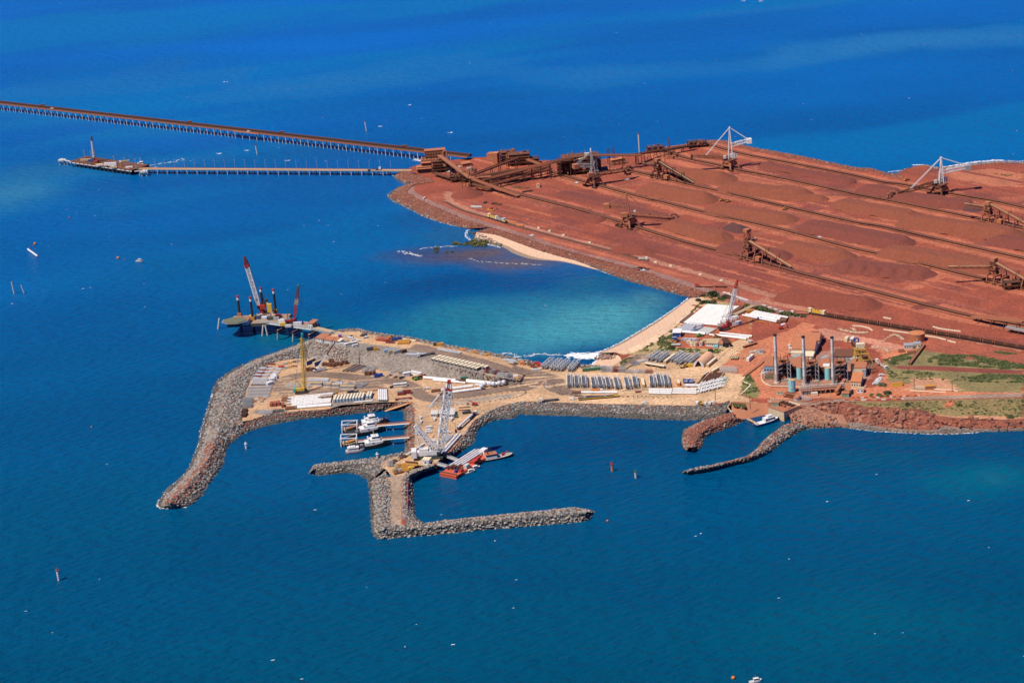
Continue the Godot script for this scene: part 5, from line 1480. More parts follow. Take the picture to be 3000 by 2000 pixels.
func triangle_yard()->void:
	var g:="white piles on the triangle between the haul tracks"
	var i:=0
	for c in [[[990,604],[1385,642]],[[995,616],[1380,652]],[[1110,645],[1505,678]],[[1112,634],[1500,668]],[[1512,652],[1885,690]],[[1512,640],[1885,680]],[[1512,664],[1880,698]]]:
		pile_pipe("white pile below the gravel batter, %s of the seven there" % ORD[i],up_r(P("B",c[0][0],c[0][1]),.75),up_r(P("B",c[1][0],c[1][1]),.75),.75,6.0 if i==3 else 0.0,g,true)
		i+=1
	i=0
	for c in [[[1088,782],[1590,718]],[[1092,770],[1588,706]],[[1172,818],[1690,748]],[[1176,807],[1688,738]],[[1620,700],[1745,708]]]:
		pile_pipe("white pile with a rusty left end behind the big white crane's boom, %s of five" % ORD[i],up_r(P("B",c[0][0],c[0][1]),.75),up_r(P("B",c[1][0],c[1][1]),.75),.75,8.0 if i<4 else 0.0,g)
		i+=1
	i=0
	for c in [[1700,745],[1736,718],[1806,712],[1842,718],[1912,708],[1966,698]]:
		var o:=thing("mooring_buoy","white ball shaped buoy on a cradle, %s from the left on the triangle yard" % ORD[i],"buoy",P("B",c[0],c[1]),0,"ball buoys ashore")
		var sm:=SphereMesh.new()
		sm.radius=2.0; sm.height=4.0; sm.radial_segments=20; sm.rings=10
		part(o,"ball",sm,M.tarp,Transform3D(Basis(),V(0,3.0,0)))
		for a in 3: pbar(o,"cradle_leg",V(cos(a*2.1)*1.6,0,sin(a*2.1)*1.6),V(cos(a*2.1)*.9,1.6,sin(a*2.1)*.9),.25,.25,M.timber)
		i+=1
	container("rusty brown container on the batter foot beside the white trailers",P("B",940,610),.42,"rust",12.2,"rust_bright")
	for k in 2:
		var o:=hall("box_trailer",["long white box trailer left of the rusty container","second white trailer left of the rusty container"][k],"trailer",P("B",[835,755][k],[575,600][k]),P("B",[955,835][k],[600,585][k]),3.0,3.4,["white","tarp"][k],"white","flat",0)
		for x in [-3.0,3.0]: wheels(o,[x],.2,.5)
	vehicle("telehandler","green telehandler in front of the rusty container",P("B",918,632),20)
	vehicle("dark_car","dark car left of the white trailers at the batter foot",P("B",730,612),30)
	container("dark green cabin on the batter behind the white piles",P("B",1485,632),.1,"green",6.0,"green","site_cabin")
	vehicle("ute","white utility truck at the bend left of the long piles",P("B",1032,742),10)
	for k in 3: steel_stack("rusty offcuts between the long white piles, heap %s" % ORD[k],P("B",1370+k*60,640+k*8),P("B",1430+k*60,645+k*8),4.0,5,"rust",.5,.3,1,"rusty offcuts")
	vehicle("digger","red excavator working on the sandy strip below the gravel island",P("B",1612,938),160)
	# boulders set along the track edges
	var o2:=thing("kerb_boulders","lines of single boulders edging the haul tracks","boulders")
	o2.set_meta("kind","stuff")
	var l:=[]
	for line in [R("B",[[1105,912],[1200,870],[1500,842],[1800,808],[2100,768],[2210,760],[2230,790],[2150,830],[1900,875],[1600,915],[1300,942],[1150,955],[1060,945],[1045,930]]),
		R("C",[[330,930],[310,970],[350,1015],[450,1045],[560,1070],[620,1075]]),R("C",[[415,935],[410,980],[470,1025],[560,1050],[640,1062]]),R("C",[[1050,1075],[1300,1078],[1620,1085]]),R("C",[[1060,1088],[1300,1092],[1610,1096]]),
		R("C",[[0,1018],[110,1018],[135,1045],[90,1075],[0,1098]]),R("B",[[1100,1290],[1125,1310],[1090,1330]]),R("V",[[850,1145],[960,1040],[1100,935]]),R("V",[[1030,1145],[1100,1040],[1220,960]])]:
		var pts:=spline(line,14)
		var acc:=0.0
		for k in pts.size() - 1:
			acc+=pts[k].distance_to(pts[k+1])
			if acc>3.4:
				acc=0.0
				l.append([Transform3D(Basis.from_euler(V(0,rng.randf()*6,0)).scaled(Vector3.ONE*rng.randf_range(.6,.95)),pts[k]+V(0,.3,0)),[Color(.20,.17,.15),Color(.30,.24,.19),Color(.14,.12,.11)][rng.randi() % 3]])
	rock_parts(o2,l)
func causeway_stores()->void:
	var H:=14.0
	var i:=0
	for c in [[[1408,112],[1468,125],9,3.2,3],[[1480,127],[1545,136],6,3.2,4],[[1552,135],[1585,140],6,3.0,1],[[1590,138],[1616,142],5,3.0,1]]:
		hall("site_office",["large white site office with a rusty roof at the root of the new jetty","white site office with an orange roof, second from the jetty root","small white site office, third from the jetty root","smallest white site office, fourth from the jetty root"][i],"site office",P("A",c[0][0],c[0][1],H),P("A",c[1][0],c[1][1],H),c[2],c[3],"white",["rust_bright","ore_roof","rust_bright","cream"][i],"mono",c[4])
		i+=1
	i=0
	for c in [["van",1640,148,165],["wagon",1668,150,160],["bus",1710,152,20],["van",1745,160,20],["ute",1705,92,170],["van",1700,100,165],["wagon",1735,108,10],["ute",1765,118,15]]:
		vehicle(c[0],"white %s parked on the causeway by the site offices, %s from the offices" % [["van","car","bus","van","utility truck","van","car","utility truck"][i],ORD[i]],P("A",c[1],c[2],H),c[3],"vehicles on the causeway")
		i+=1
	vehicle("ute","white utility truck alone on the upper sand near the bay",P("B",294,125,H),30)
	steel_stack("dark machine parts heap on the upper causeway",P("B",230,95,H),P("B",310,92,H),6,7,"dark_steel",.8,.4)
	steel_stack("bright yellow timber mats on the upper causeway",P("B",680,185,H),P("B",830,175,H),9,9,"amber",.6,.06,2)
	frame_stack("red lattice boom lengths stacked on the upper causeway",P("B",430,145,H),P("B",600,165,H),5,2.4,"red",9)
	frame_stack("second row of red lattice boom lengths on the upper causeway",P("B",540,180,H),P("B",640,185,H),3,2.0,"maroon",6)
	container("blue container among the yellow mats",P("B",670,155,H),.2,"blue",9.0)
	vehicle("loader","yellow loader beside the blue container on the causeway",P("B",605,130,H),20)
	steel_stack("long yellow pipes behind the blue container",P("B",715,140,H),P("B",900,165,H),3,3,"cream",.7,.03)
	i=0
	for c in [[370,270,"dark_steel"],[420,272,"amber"],[575,292,"pale_blue"],[610,305,"tan_steel"],[680,305,"galv"],[755,300,"rust"]]:
		container("%s equipment box on the causeway edge, %s from the left" % [["dark","amber","pale blue","tan","grey","rusty"][i],ORD[i]],P("B",c[0],c[1],H),.1+.1*i,c[2],[9,4,9,6,8,5][i],"","equipment_box")
		i+=1
	for k in 4: steel_stack("grey girders on the causeway edge, stack %s" % ORD[k],P("B",780+k*50,325+k*6,H),P("B",910+k*40,330 - k*4,H),3,4,"pale_steel",.7,.06,1,"grey girders on the causeway")
	var w:=vehicle("truck","truck with a white cab on the upper haul track",P("B",1030,335,H),200)
	var n:=0
	for r in 2:
		for k in 13:
			if r==0 and k>11: continue
			var p:=Vector2(1105+k*47+r*60,398+k*10.5 - r*26)
			var o:=hall("precast_unit","cream topped steel unit, %s from the left in the %s row along the causeway" % [ORD[k],["front","back"][r]],"precast unit",P("B",p.x - 16,p.y,H - .02*k),P("B",p.x+14,p.y+7,H - .02*k),4.6,2.0,"dark_steel","cream","flat",0,"units on the causeway",false)
			for x in [-1,1]: pbox(o,"end_frame",V(x*1.7,1.0,.1),V(.3,1.9,.3),M.white_dull)
	for k in 6: frame_stack("tangle of red and grey steel at the causeway's east end, heap %s" % ORD[k],P("B",1750+k*50,530+k*10,12.8 - k*.4),P("B",1800+k*50,540+k*10,12.8 - k*.4),5,2.4,["maroon","galv"][k % 2],4,"steel tangle on the causeway")
	frame_stack("white steel lattice at the causeway's lower corner",P("B",1890,588,11.6),P("B",2010,605,10.8),4,3,"white_dull",8)
	steel_stack("yellow beams at the causeway's lower corner",P("B",2080,615,9.8),P("B",2160,612,9.4),2.5,3,"amber",.5,.1)
	container("white bin at the causeway's lower corner",P("B",2110,598,10),.2,"white",4.0,"","steel_bin","",1.6)
	for k in 4: steel_stack("long grey beams beside the bay edge of the causeway, stack %s" % ORD[k],P("B",1175+k*50,262+k*10,H),P("B",1300+k*50,285+k*8,H),4,5,"pale_steel",.6,.05,1,"beams by the bay edge")
	container("dark cabin by the bay edge of the causeway",P("B",1148,215,H),.1,"dark_steel",5.0,"","site_cabin")
	container("tan tank box by the bay edge of the causeway",P("B",1195,218,H),.1,"amber",6.0,"","site_cabin")
	for k in 9: steel_stack("rusty scaffold heap along the bay edge, %s from the left" % ORD[k],P("B",1310+k*52,235+k*11,H),P("B",1360+k*52,245+k*11,H),5,7,["rust_bright","galv","amber"][k % 3],.45,.35,1,"scaffold along the bay edge")
	steel_stack("grey rails at the causeway's eastern bay edge",P("B",1960,385,12.4),P("B",2110,410,12),5,6,"pale_steel",.5,.15)
	steel_stack("white rails at the causeway's eastern bay edge",P("B",2020,422,12),P("B",2090,432,11.8),2,3,"white_dull",.5,.1)
	container("orange site cabin near the four trusses",P("W",167,162,7.9),.05,"orange",3.6,"orange","site_cabin")
	for k in 2: container(["bright red cabin left of the four trusses","lower red cabin left of the four trusses"][k],P("W",312+k*28,165+k*14,6.3),.05,"red",4.0,"red","site_cabin")
	for k in 4: steel_stack("rusty steel lengths left of the four trusses, heap %s" % ORD[k],P("W",200+k*26,150+k*16,7.4 - k*.35),P("W",260+k*26,156+k*16,7.4 - k*.35),3,4,"rust",.5,.2,1,"rusty lengths by the trusses")
	container("white crate row left of the four trusses",P("W",310,222),.1,"white_dull",7,"","steel_bin","",1.8)
func east_yard()->void:
	var near:=[[632,398],[708,395],[780,395],[878,405],[948,405],[1022,405],[1108,412],[1210,412],[1285,400],[1450,392],[1525,388],[1595,392]]
	var far:=[[630,290],[700,296],[770,296],[862,311],[925,306],[1000,311],[1082,314],[1185,314],[1268,303],[1438,296],[1505,284],[1575,291]]
	for i in 12:
		gallery_module("grey conveyor truss pointing inland, %s from the left in the long row of twelve" % ORD[i],P("W",near[i][0],near[i][1]),P("W",far[i][0],far[i][1]),3.4,3.2,"long row of conveyor trusses")
	near=[[375,212],[460,228],[528,232],[632,238]]
	far=[[466,134],[545,140],[620,150],[708,156]]
	for i in 4: gallery_module("grey conveyor truss set diagonally beside the bay, %s from the left of four" % ORD[i],P("W",near[i][0],near[i][1]),P("W",far[i][0],far[i][1]),3.6,3.4,"four trusses beside the bay")
	near=[[1420,130],[1500,143],[1645,142],[1695,165],[1790,160]]
	far=[[1515,64],[1598,68],[1748,70],[1805,90],[1895,84]]
	for i in 5: gallery_module("grey conveyor truss near the arched tent, %s from the left of five" % ORD[i],P("W",near[i][0],near[i][1]),P("W",far[i][0],far[i][1]),3.6,3.4,"five trusses near the tent")
	container("long tan module among the five trusses",(P("W",1585,145)+P("W",1660,88))/2,yaw_of(P("W",1585,145),P("W",1660,88)),"tan_steel",20,"cream","steel_module")
	container("tan module standing inside the long row of twelve trusses",P("W",1362,372)+V(0,0,-4),PI/2,"tan_steel",16,"cream","steel_module")
	# arched tent
	var o:=thing("arched_tent","orange striped arched tent shelter with white ends","tent",P("W",1905,188),yaw_of(P("W",1905,188),P("W",2000,104)))
	var lt:=P("W",1905,188).distance_to(P("W",2000,104))+2.0
	for k in 7:
		var st:=mb()
		var x0:=lt*k/7.0; var x1:=lt*(k+1)/7.0 - .35
		for j in 12:
			var a0:=PI*j/12.0; var a1:=PI*(j+1)/12.0
			quad(st,V(x0,sin(a0)*6.0,cos(a0)*5.2),V(x1,sin(a0)*6.0,cos(a0)*5.2),V(x1,sin(a1)*6.0,cos(a1)*5.2),V(x0,sin(a1)*6.0,cos(a1)*5.2))
		part(o,"roof_panel",fin(st),M.tent)
		st=mb()
		for j in 12:
			var a0:=PI*j/12.0; var a1:=PI*(j+1)/12.0
			sbar(st,V(x1+.17,sin(a0)*6.02,cos(a0)*5.22),V(x1+.17,sin(a1)*6.02,cos(a1)*5.22),.34,.12)
		part(o,"rib",fin(st),M.cream)
	for s in [-1,1]:
		var st:=mb()
		prism(st,[[s*5.1,0],[s*4.4,3.2],[s*2.9,5.0],[0,5.95],[s*1.2,4.6],[s*3.6,.0]] if s<0 else [[5.1,0],[3.6,0],[1.2,4.6],[0,5.95],[2.9,5.0],[4.4,3.2]],0.0,.12)
		part(o,"end_flap",fin(st),M.tarp,Transform3D(Basis(Vector3.UP,PI/2),Vector3.ZERO))
	container("long tan container along the right side of the arched tent",(P("W",1985,190)+P("W",2062,120))/2+V(1,0,0),yaw_of(P("W",1975,190),P("W",2062,118)),"tan_steel",18,"cream")
	container("yellow bin at the mouth of the arched tent",P("W",1828,182),.2,"yellow",4,"","steel_bin")
	vehicle("loader","yellow loader left of the arched tent's mouth",P("W",1770,190),200)
	# middle row of lattice and vehicles
	container("dark green container with a white pipe behind it",P("W",868,218),.02,"green",18.0,"green_pale")
	pile_pipe("white pile with a rusty left half behind the dark green container",up_r(P("W",750,196),.8),up_r(P("W",950,204),.8),.8,9,"")
	for k in 4: frame_stack("grey and red lattice stack along the sandy road, %s from the left" % ORD[k],P("W",950+k*57,224+k),P("W",1005+k*57,225+k),5.0,3.6,["galv","pale_steel","maroon","galv"][k],5,"lattice stacks along the road")
	for k in 4: frame_stack("low lattice heap right of the lattice stacks, %s from the left" % ORD[k],P("W",1185+k*68,240),P("W",1245+k*68,240),4.0,2.2,["galv","pale_steel","galv","maroon"][k],5,"low lattice heaps")
	steel_stack("tan beams on bearers below the five trusses",P("W",1172,205),P("W",1240,165),4,4,"tan_steel",.8,.05)
	steel_stack("grey steel scrap left of the five trusses",P("W",1240,170),P("W",1330,140),8,9,"galv",.4,.5)
	steel_stack("white steel lengths left of the five trusses",P("W",1300,138),P("W",1390,120),4,5,"white_dull",.6,.2)
	var tr:=thing("low_loader","cream deck low loader trailer standing askew below the five trusses","trailer",(P("W",1390,168)+P("W",1560,196))/2,yaw_of(P("W",1390,168),P("W",1560,196)))
	pbox(tr,"deck",V(0,2.2,0),V(20,.5,3.0),M.cream)
	pbox(tr,"frame",V(0,1.6,0),V(20.4,.7,2.0),M.dark_steel)
	wheels(tr,[6.5,5.2,-5.2,-6.5],1.2,.6)
	# front of the yard
	vehicle("mixer","orange and white mixer truck below the long row of trusses",P("W",900,440),5)
	var a:=P("W",665,480); var b:=P("W",1110,480)
	pile_pipe("white pile with a rusty left end carried high on the yellow transporter",a+V(0,4.2,0),b+V(0,4.2,0),1.0,7.5,"")
	o=thing("pile_transporter","long yellow multi wheeled transporter under the white pile","transporter",P("W",905,497))
	pbox(o,"deck",V(-.5,1.7,0),V(30,.6,2.8),M.dark_steel)
	pbox(o,"side_beam",V(-.5,1.45,1.45),V(29,.5,.2),M.yellow)
	pbox(o,"power_pack",V(15.5,2.0,0),V(3.2,1.5,2.6),M.yellow)
	for k in 14: wheels(o,[-14.0+k*2.1],1.1,.55)
	for x in [-10.0,7.0]:
		pbox(o,"saddle",V(x,2.5,0),V(1.6,1.1,2.6),M.galv)
	vehicle("truck","flatbed truck with a white cab and blue load on the sandy sea wall road",P("W",440,522),182)
	vehicle("ute","white utility truck on the road right of the white cab flatbed",P("W",665,506),175)
	vehicle("ute","white utility truck alone at the middle of the sea wall road",P("W",1377,546),178)
	var i:=0
	for c in [["van",1890,550,85],["loader",1927,556,100],["wagon",1973,552,80],["wagon",2018,549,75],["ute",2047,541,170]]:
		vehicle(c[0],"%s by the sea wall's east end, %s from the left of five" % [["white van","amber loader","white car","pale car","white utility truck"][i],ORD[i]],P("W",c[1],c[2]),c[3])
		i+=1
	for k in 3: pile_pipe("white pile in the left group before the truss row, %s from the front" % ORD[k],up_r(P("W",1416,452 - k*18),.85),up_r(P("W",1640+k*4,456 - k*18),.85),.85,0,"white bundles in front of the truss row")
	for k in 3: pile_pipe("white pile in the right group before the truss row, %s from the front" % ORD[k],up_r(P("W",1646+k*6,452 - k*20),.85),up_r(P("W",1886,454 - k*20),.85),.85,0,"white bundles in front of the truss row")
	pile_pipe("grey pipe left of the brown pipe stack",up_r(P("W",1770,378),.7),up_r(P("W",1920,380),.7),.7,0,"",false,"pale_steel")
	pile_pipe("second grey pipe left of the brown pipe stack",up_r(P("W",1772,368),.7),up_r(P("W",1918,370),.7),.7,0,"",false,"tarp")
	container("orange container standing alone right of the truss row",P("W",1710,368)+V(0,0,-3),PI/2,"orange",9.0,"cream")
	for k in 2:
		o=thing("compressor",["blue wheeled compressor right of the orange container","second blue compressor further right of the orange container"][k],"compressor",P("W",1780+k*50,340))
		pbox(o,"hood",V(0,1.8,0),V(4.2,2.4,3.4),M.blue)
		pbox(o,"panel",V(0,2.2,1.72),V(3.0,1.2,.1),M.tarp)
		pbox(o,"exhaust",V(.9,3.3,0),V(1.4,.7,1.4),M.white_dull)
		wheels(o,[1.3,-1.3],1.5,.5)
	for k in 9: pile_pipe("rusty brown pipe in the diagonal stack at the yard's east end, %s from the left" % ORD[k],up_r(P("W",1945+k*14,330+k*5),.55),up_r(P("W",2030+k*15,246+k*.5),.55),.55,0,"brown pipe stack",false,"rust")
	pile_pipe("pale pipe along the right edge of the brown pipe stack",up_r(P("W",2065,372),.6),up_r(P("W",2158,250),.6),.6,0,"",false,"tan_steel")
	for k in 24:   # crossed white jackets
		var p:=P("W",1915+(k % 8)*28+(k/8)*8,438 - (k/8)*34 - (k % 8)*7)
		o=thing("cross_brace","white X shaped steel brace in the east end heap, row %s, %s from the left" % [ORD[k/8],ORD[k % 8]],"steel brace",p,.2+.15*(k % 3),"white crossed braces")
		for s in [-1,1]:
			ptube(o,"arm",V(-3.2,.7,s*2.4),V(3.2,2.2,-s*2.4),.45,M.white)
		ptube(o,"hub",V(0,.9,0),V(0,2.2,0),.8,M.white_dull)
	for k in 6: container("white and green crate at the yard's east end, %s from the front" % ORD[k],P("W",2105+(k % 2)*30+(k/2)*14,362 - (k/2)*24),.1,"white",6.5,"green_pale","steel_crate","white green crates",1.7)
	i=0
	for c in [[2120,2280,212],[2120,2285,234]]:
		frame_stack("white ribbed steel frame beside the upper road, %s from the back" % ORD[i],P("W",c[0],c[2]),P("W",c[1],c[2]+6),3,3.0,"white_dull",10)
		i+=1
	container("tan steel module beside the white ribbed frames",(P("W",2050,252)+P("W",2085,215))/2,.9,"tan_steel",10,"cream","steel_module")
	for k in 3: pile_pipe("short pipe above the brown stack, %s from the left" % ORD[k],up_r(P("W",1892+k*35,355 - k*42),.6),up_r(P("W",1940+k*30,298 - k*28),.6),.6,0,"short pipes above the brown stack",false,["tan_steel","rust","tarp"][k])
	for k in 2: container("red marker barrow left of the sea wall braces, %s" % ["nearer","farther"][k],P("W",1752+k*60,402),.4,"red_box",2.2,"","steel_bin","",1.2)
	steel_stack("red frame on the sand in front of the truss row",P("W",1278,438),P("W",1335,432),3,4,"maroon",.4,.2)
	# stores beyond the upper road
	for k in 4: pile_pipe("pale concrete pipe on the ground left of the bus, %s from the left" % ORD[k],up_r(P("V",1080+k*32,1145),.7),up_r(P("V",1110+k*30,1098),.7),.7,0,"concrete pipes by the bus",false,"tan_steel")
	vehicle("bus","white and blue bus parked on the power station access road",P("V",1405,1135),60)
	steel_stack("pale timber right of the concrete pipes",P("V",1240,1125),P("V",1300,1105),3,3,"tan_steel",.6,.2)
func pipe_yard()->void:
	var g:="white piles in the great pile field"
	rowed("white pile in the great pile field beside the dunes",g,"V",Vector2(262,512),Vector2(838,556),Vector2(660,202),Vector2(1232,242),34,.70,func(i): return Vector2(0,0))
	rowed("rusty bare pile end showing left of the great pile field","bare pile ends left of the field","V",Vector2(188,505),Vector2(262,512),Vector2(372,362),Vector2(450,368),16,.8,func(i): return Vector2(5,1))
	rowed("rusty bare pile end showing right of the great pile field","bare pile ends right of the field","V",Vector2(968,402),Vector2(1052,408),Vector2(1215,240),Vector2(1290,246),18,.8,func(i): return Vector2(5,1))
	for k in 3: pile_pipe("long pale pipe along the right flank of the great pile field, %s from the left" % ORD[k],up_r(P("V",1098+k*24,385+k*4),.85),up_r(P("V",1432+k*24,222+k*6),.85),.85,0,"flank pipes",false,"tan_steel")
	rowed("white pile in the second pile bed near the haul road","white piles in the second bed","V",Vector2(1400,372),Vector2(2022,496),Vector2(1480,318),Vector2(2060,430),9,.85,func(i): return Vector2(7,1) if i<6 else Vector2(0,0))
	for k in 2: pile_pipe("long white pile set apart in front of the second bed, the %s one" % ["nearer","farther"][k],up_r(P("V",1268+k*55,388 - k*16),.85),up_r(P("V",1940+k*10,522 - k*28),.85),.85,5,"",true)
	for k in 4: pile_pipe("white pile beside the access road, %s from the front" % ORD[k],up_r(P("V",[870,800,880,700][k],[742,726,694,722][k]),.85),up_r(P("V",[1340,1390,1440,790][k],[800,775,752,738][k]),.85),.85,0,"white piles by the access road")
	vehicle("loader","yellow loader in front of the white piles by the access road",P("V",810,762),15)
	for k in 2: pile_pipe("long white pipe behind the blue roofed shed, %s" % ["front","back"][k],up_r(P("V",72,664 - k*12),.8),up_r(P("V",630,712 - k*14),.8),.8,0,"")
	for k in 7: steel_stack("pale steel box beam in the left beam bed, %s from the front" % ORD[k],P("V",118+k*26,645 - k*17),P("V",380+k*15,662 - k*17),1.8,2,"pale_steel",.9,.01,1,"left beam bed")
	for k in 6: steel_stack("pale steel box beam in the right beam bed, %s from the front" % ORD[k],P("V",470+k*28,672 - k*15),P("V",690+k*24,702 - k*15),1.8,2,"white_dull",.9,.01,1,"right beam bed")
	for k in 8: container("white crate at the foot of the great pile field, %s from the left" % ORD[k],P("V",350+k*30,548+k*3 - (k % 2)*16),.05,"tarp",3.8,"white","steel_crate","crates at the pile field foot",2.0)
	for k in 6: container("blue grey crate between the beam beds, %s from the left" % ORD[k],P("V",440+k*20,650 - k*8),.3,"pale_blue",3.2,"","steel_crate","crates between the beam beds",1.8)
	# crane with red and white boom
	var b:=P("V",965,622)
	crawler("red and white lattice crawler crane at the pile field corner",b,deg_to_rad(28),b+V(13.5,42,-6),"red",[[0,.14,"red"],[.14,.84,"white"],[.84,1,"red"]],"red",1.0,.4,"crawler_crane","dark_steel",2.4)
	var i:=0
	for c in [[890,552],[960,520],[945,498],[985,478],[1060,478],[1110,445],[1150,432],[985,425]]:
		container("white container at the red crane's foot, %s of eight" % ORD[i],P("V",c[0],c[1]),.10+PI/2*(1 if i==4 else 0),"white",[6,5,6,6,5,6,5,8][i],"white","shipping_container","white containers by the red crane")
		i+=1
	for k in 3: container(["maroon tarpaulin covered load right of the red crane","white covered load right of the red crane","second white covered load right of the red crane"][k],P("V",1085+k*55,545 - k*8),.25,["maroon","white","tarp"][k],[7,6,6][k],"","covered_load","",2.8)
	container("amber box at the upper end of the second pile bed",P("V",1402,325),.1,"amber",6,"","equipment_box")
	for k in 3: steel_stack("yellow timber strip in front of the second bed, %s from the left" % ORD[k],P("V",[1340,1425,1725][k],[432,462,510][k]),P("V",[1395,1680,1765][k],[442,502,518][k]),1.0,1,"amber",.5,.02,1,"yellow timber strips")
	# camp along the scrub
	hall("storage_shed","open fronted shed with a white roof and blue walls at the yard's left edge","shed",P("V",72,752),P("V",205,752),7,4.2,"blue","white","mono",0)
	container("small bright blue box in front of the blue shed",P("V",100,798),0,"blue",4.0,"pale_blue","equipment_box")
	for k in 7: container("small steel bin in the row below the blue shed, %s from the left" % ORD[k],P("V",250+k*38,806+k),.05,["galv","tarp"][k % 2],3.4,"","steel_bin","bins below the blue shed",1.9)
	for k in 8: pile_pipe("short white pipe at the yard's lower left edge, %s from the left" % ORD[k],up_r(P("V",48+k*20,905),.5),up_r(P("V",58+k*20,876),.5),.5,0,"short white pipes",false,"white_dull")
	for k in 2: 
		var o:=thing("water_tank",["pale yellow upright tank left of the long white hut","second pale yellow upright tank left of the long white hut"][k],"tank",P("V",410+k*45,895))
		ptube(o,"shell",V(0,0,0),V(0,3.4,0),2.3,M.cream)
		ptube(o,"lid",V(0,3.4,0),V(0,3.7,0),1.6,M.tan_steel)
		for y in [.8,1.7,2.6]: ptube(o,"hoop",V(0,y - .06,0),V(0,y+.06,0),2.34,M.tan_steel)
	container("cream skid box left of the yellow tanks",P("V",343,860),.05,"cream",3.6,"","equipment_box")
	vehicle("telehandler","green telehandler among the beams of the pipe yard",P("V",530,742),10)
	hall("site_hut","long white hut with a row of windows and a tan roof in the pipe yard","hut",P("V",640,905),P("V",840,918),6,3.0,"white","tan_steel","mono",6)
	hall("site_hut","second long hut with a tan roof behind the long white hut","hut",P("V",590,872),P("V",868,862),5,3.2,"tan_steel","tan_steel","flat",0)
	hall("site_hut","small white hut left of the long white hut","hut",P("V",528,900),P("V",572,902),5,3.0,"white","tan_steel","flat",1)
	hall("site_hut","white end hut right of the long white hut","hut",P("V",875,922),P("V",930,922),10,3.0,"white","rust_bright","mono",1)
	hall("site_hut","open dark frame shelter right of the white end hut","shelter",P("V",985,935),P("V",1070,920),9,4.2,"black","rust_dark","mono",0)
	container("turquoise bin in front of the long white hut",P("V",812,928),.05,"cyan",3.6,"","steel_bin","",1.5)
	vehicle("ute","white utility truck driving the road below the pipe yard",P("V",1405,840),25)
	vehicle("wagon","white car parked left of the small white hut",P("V",905,820),30)
	vehicle("dark_car","dark vehicle at the yard's lower left edge",P("V",150,828),20)
	vehicle("loader","amber loader at the yard's lower left corner",P("V",75,858),160)
	container("long rusty trailer beside the road below the pipe yard",(P("V",1335,930)+P("V",1470,870))/2,.55,"rust_dark",14,"rust_bright","trailer_load","",1.6)
	container("white trailer near the second bed's right end",P("V",1975,552),.2,"white",4,"","steel_bin","",1.6)
	vehicle("digger","red excavator on the track right of the pipe yard",P("V",1940,612),15)
	for k in 5: steel_stack("low heap of pale stores below the access road, %s from the left" % ORD[k],P("V",1390+k*48,1012+(k % 2)*8),P("V",1440+k*48,1008+(k % 2)*8),3,4,["white_dull","rust_bright","galv"][k % 3],.5,.4,1,"pale stores below the road")
# ---------- harbour works ----------
func ore_jetty()->void:
	# two and a half kilometres of conveyor jetty on raking piles
	var A:=at(11.3,325.2); var B:=at(1249.0,470.0)
	var d:=(B - A).normalized()
	var side:=V(-d.z,0,d.x)     # towards the far side
	if side.z>0: side=-side
	var step:=A.distance_to(B)/61.0
	var h:=9.6
	var o:=thing("ore_jetty","long rust brown ore conveyor jetty on white raking piles reaching the left edge","jetty",A)
	var first:=-3
	var last:=66
	var m0:=d*(first*step); var m1:=d*((last+.0)*step)
	var up:=V(0,1,0)
	for k in range(first,last,3):
		var a:=d*(k*step); var b:=d*(minf(k+3,last)*step)
		pbar(o,"deck",a+side*4.5+up*(h+.4),b+side*4.5+up*(h+.4),9.5,.8,M.rust_dark)
		pbar(o,"edge_beam",a+side*-.4+up*(h+.3),b+side*-.4+up*(h+.3),.5,.9,M.rust_bright)  # paler rust than the deck: the sunlit look is put into its colour
		pbar(o,"conveyor_gallery",a+side*6.6+up*(h+2.1),b+side*6.6+up*(h+2.1),3.4,1.5,M.rust_dark)
		pbar(o,"belt",a+side*6.6+up*(h+2.95),b+side*6.6+up*(h+2.95),2.4,.2,M.ore_dark)
		pbar(o,"roadway",a+side*2.3+up*(h+.85),b+side*2.3+up*(h+.85),3.4,.1,M.rust)
		pbar(o,"handrail",a+side*.2+up*(h+1.9),b+side*.2+up*(h+1.9),.12,.12,M.rust)
	for i in range(first,66):
		var p:=d*(i*step)
		if i<62:
			ptube(o,"pile",p+V(0,-2,0),p+up*h,.62,M.pile_white)
			ptube(o,"raking_pile",p+side*2.0+d*5.2+V(0,-2,0),p+side*5.0+d*.6+up*h,.42,M.deck_grey)
		elif i<65:
			ptube(o,"pile",p+V(0,-2,0),p+up*h,.52,M.pile_white)
		pbar(o,"crosshead",p+side*-.6+up*(h - .35),p+side*9.4+up*(h - .35),1.0,.9,M.rust)
	for k in [6,29,42,58]:
		pbox(o,"drive_house",d*(k*step)+side*7+up*(h+3.6),V(6,2.2,3),M.rust)
	var bay:=pbar(o,"passing_bay",d*(36*step)+side*-1.8+up*(h+.35),d*(39.5*step)+side*-1.8+up*(h+.35),3.2,.7,M.rust_bright)
	vehicle("ute","white utility truck on the ore jetty roadway near the left edge",A+d*(8*step)+side*2.2+up*(h+.92),-18)
	vehicle("wagon","white car on the ore jetty at the widened passing bay",A+d*(38*step)+side*-.6+up*(h+.92),-18)
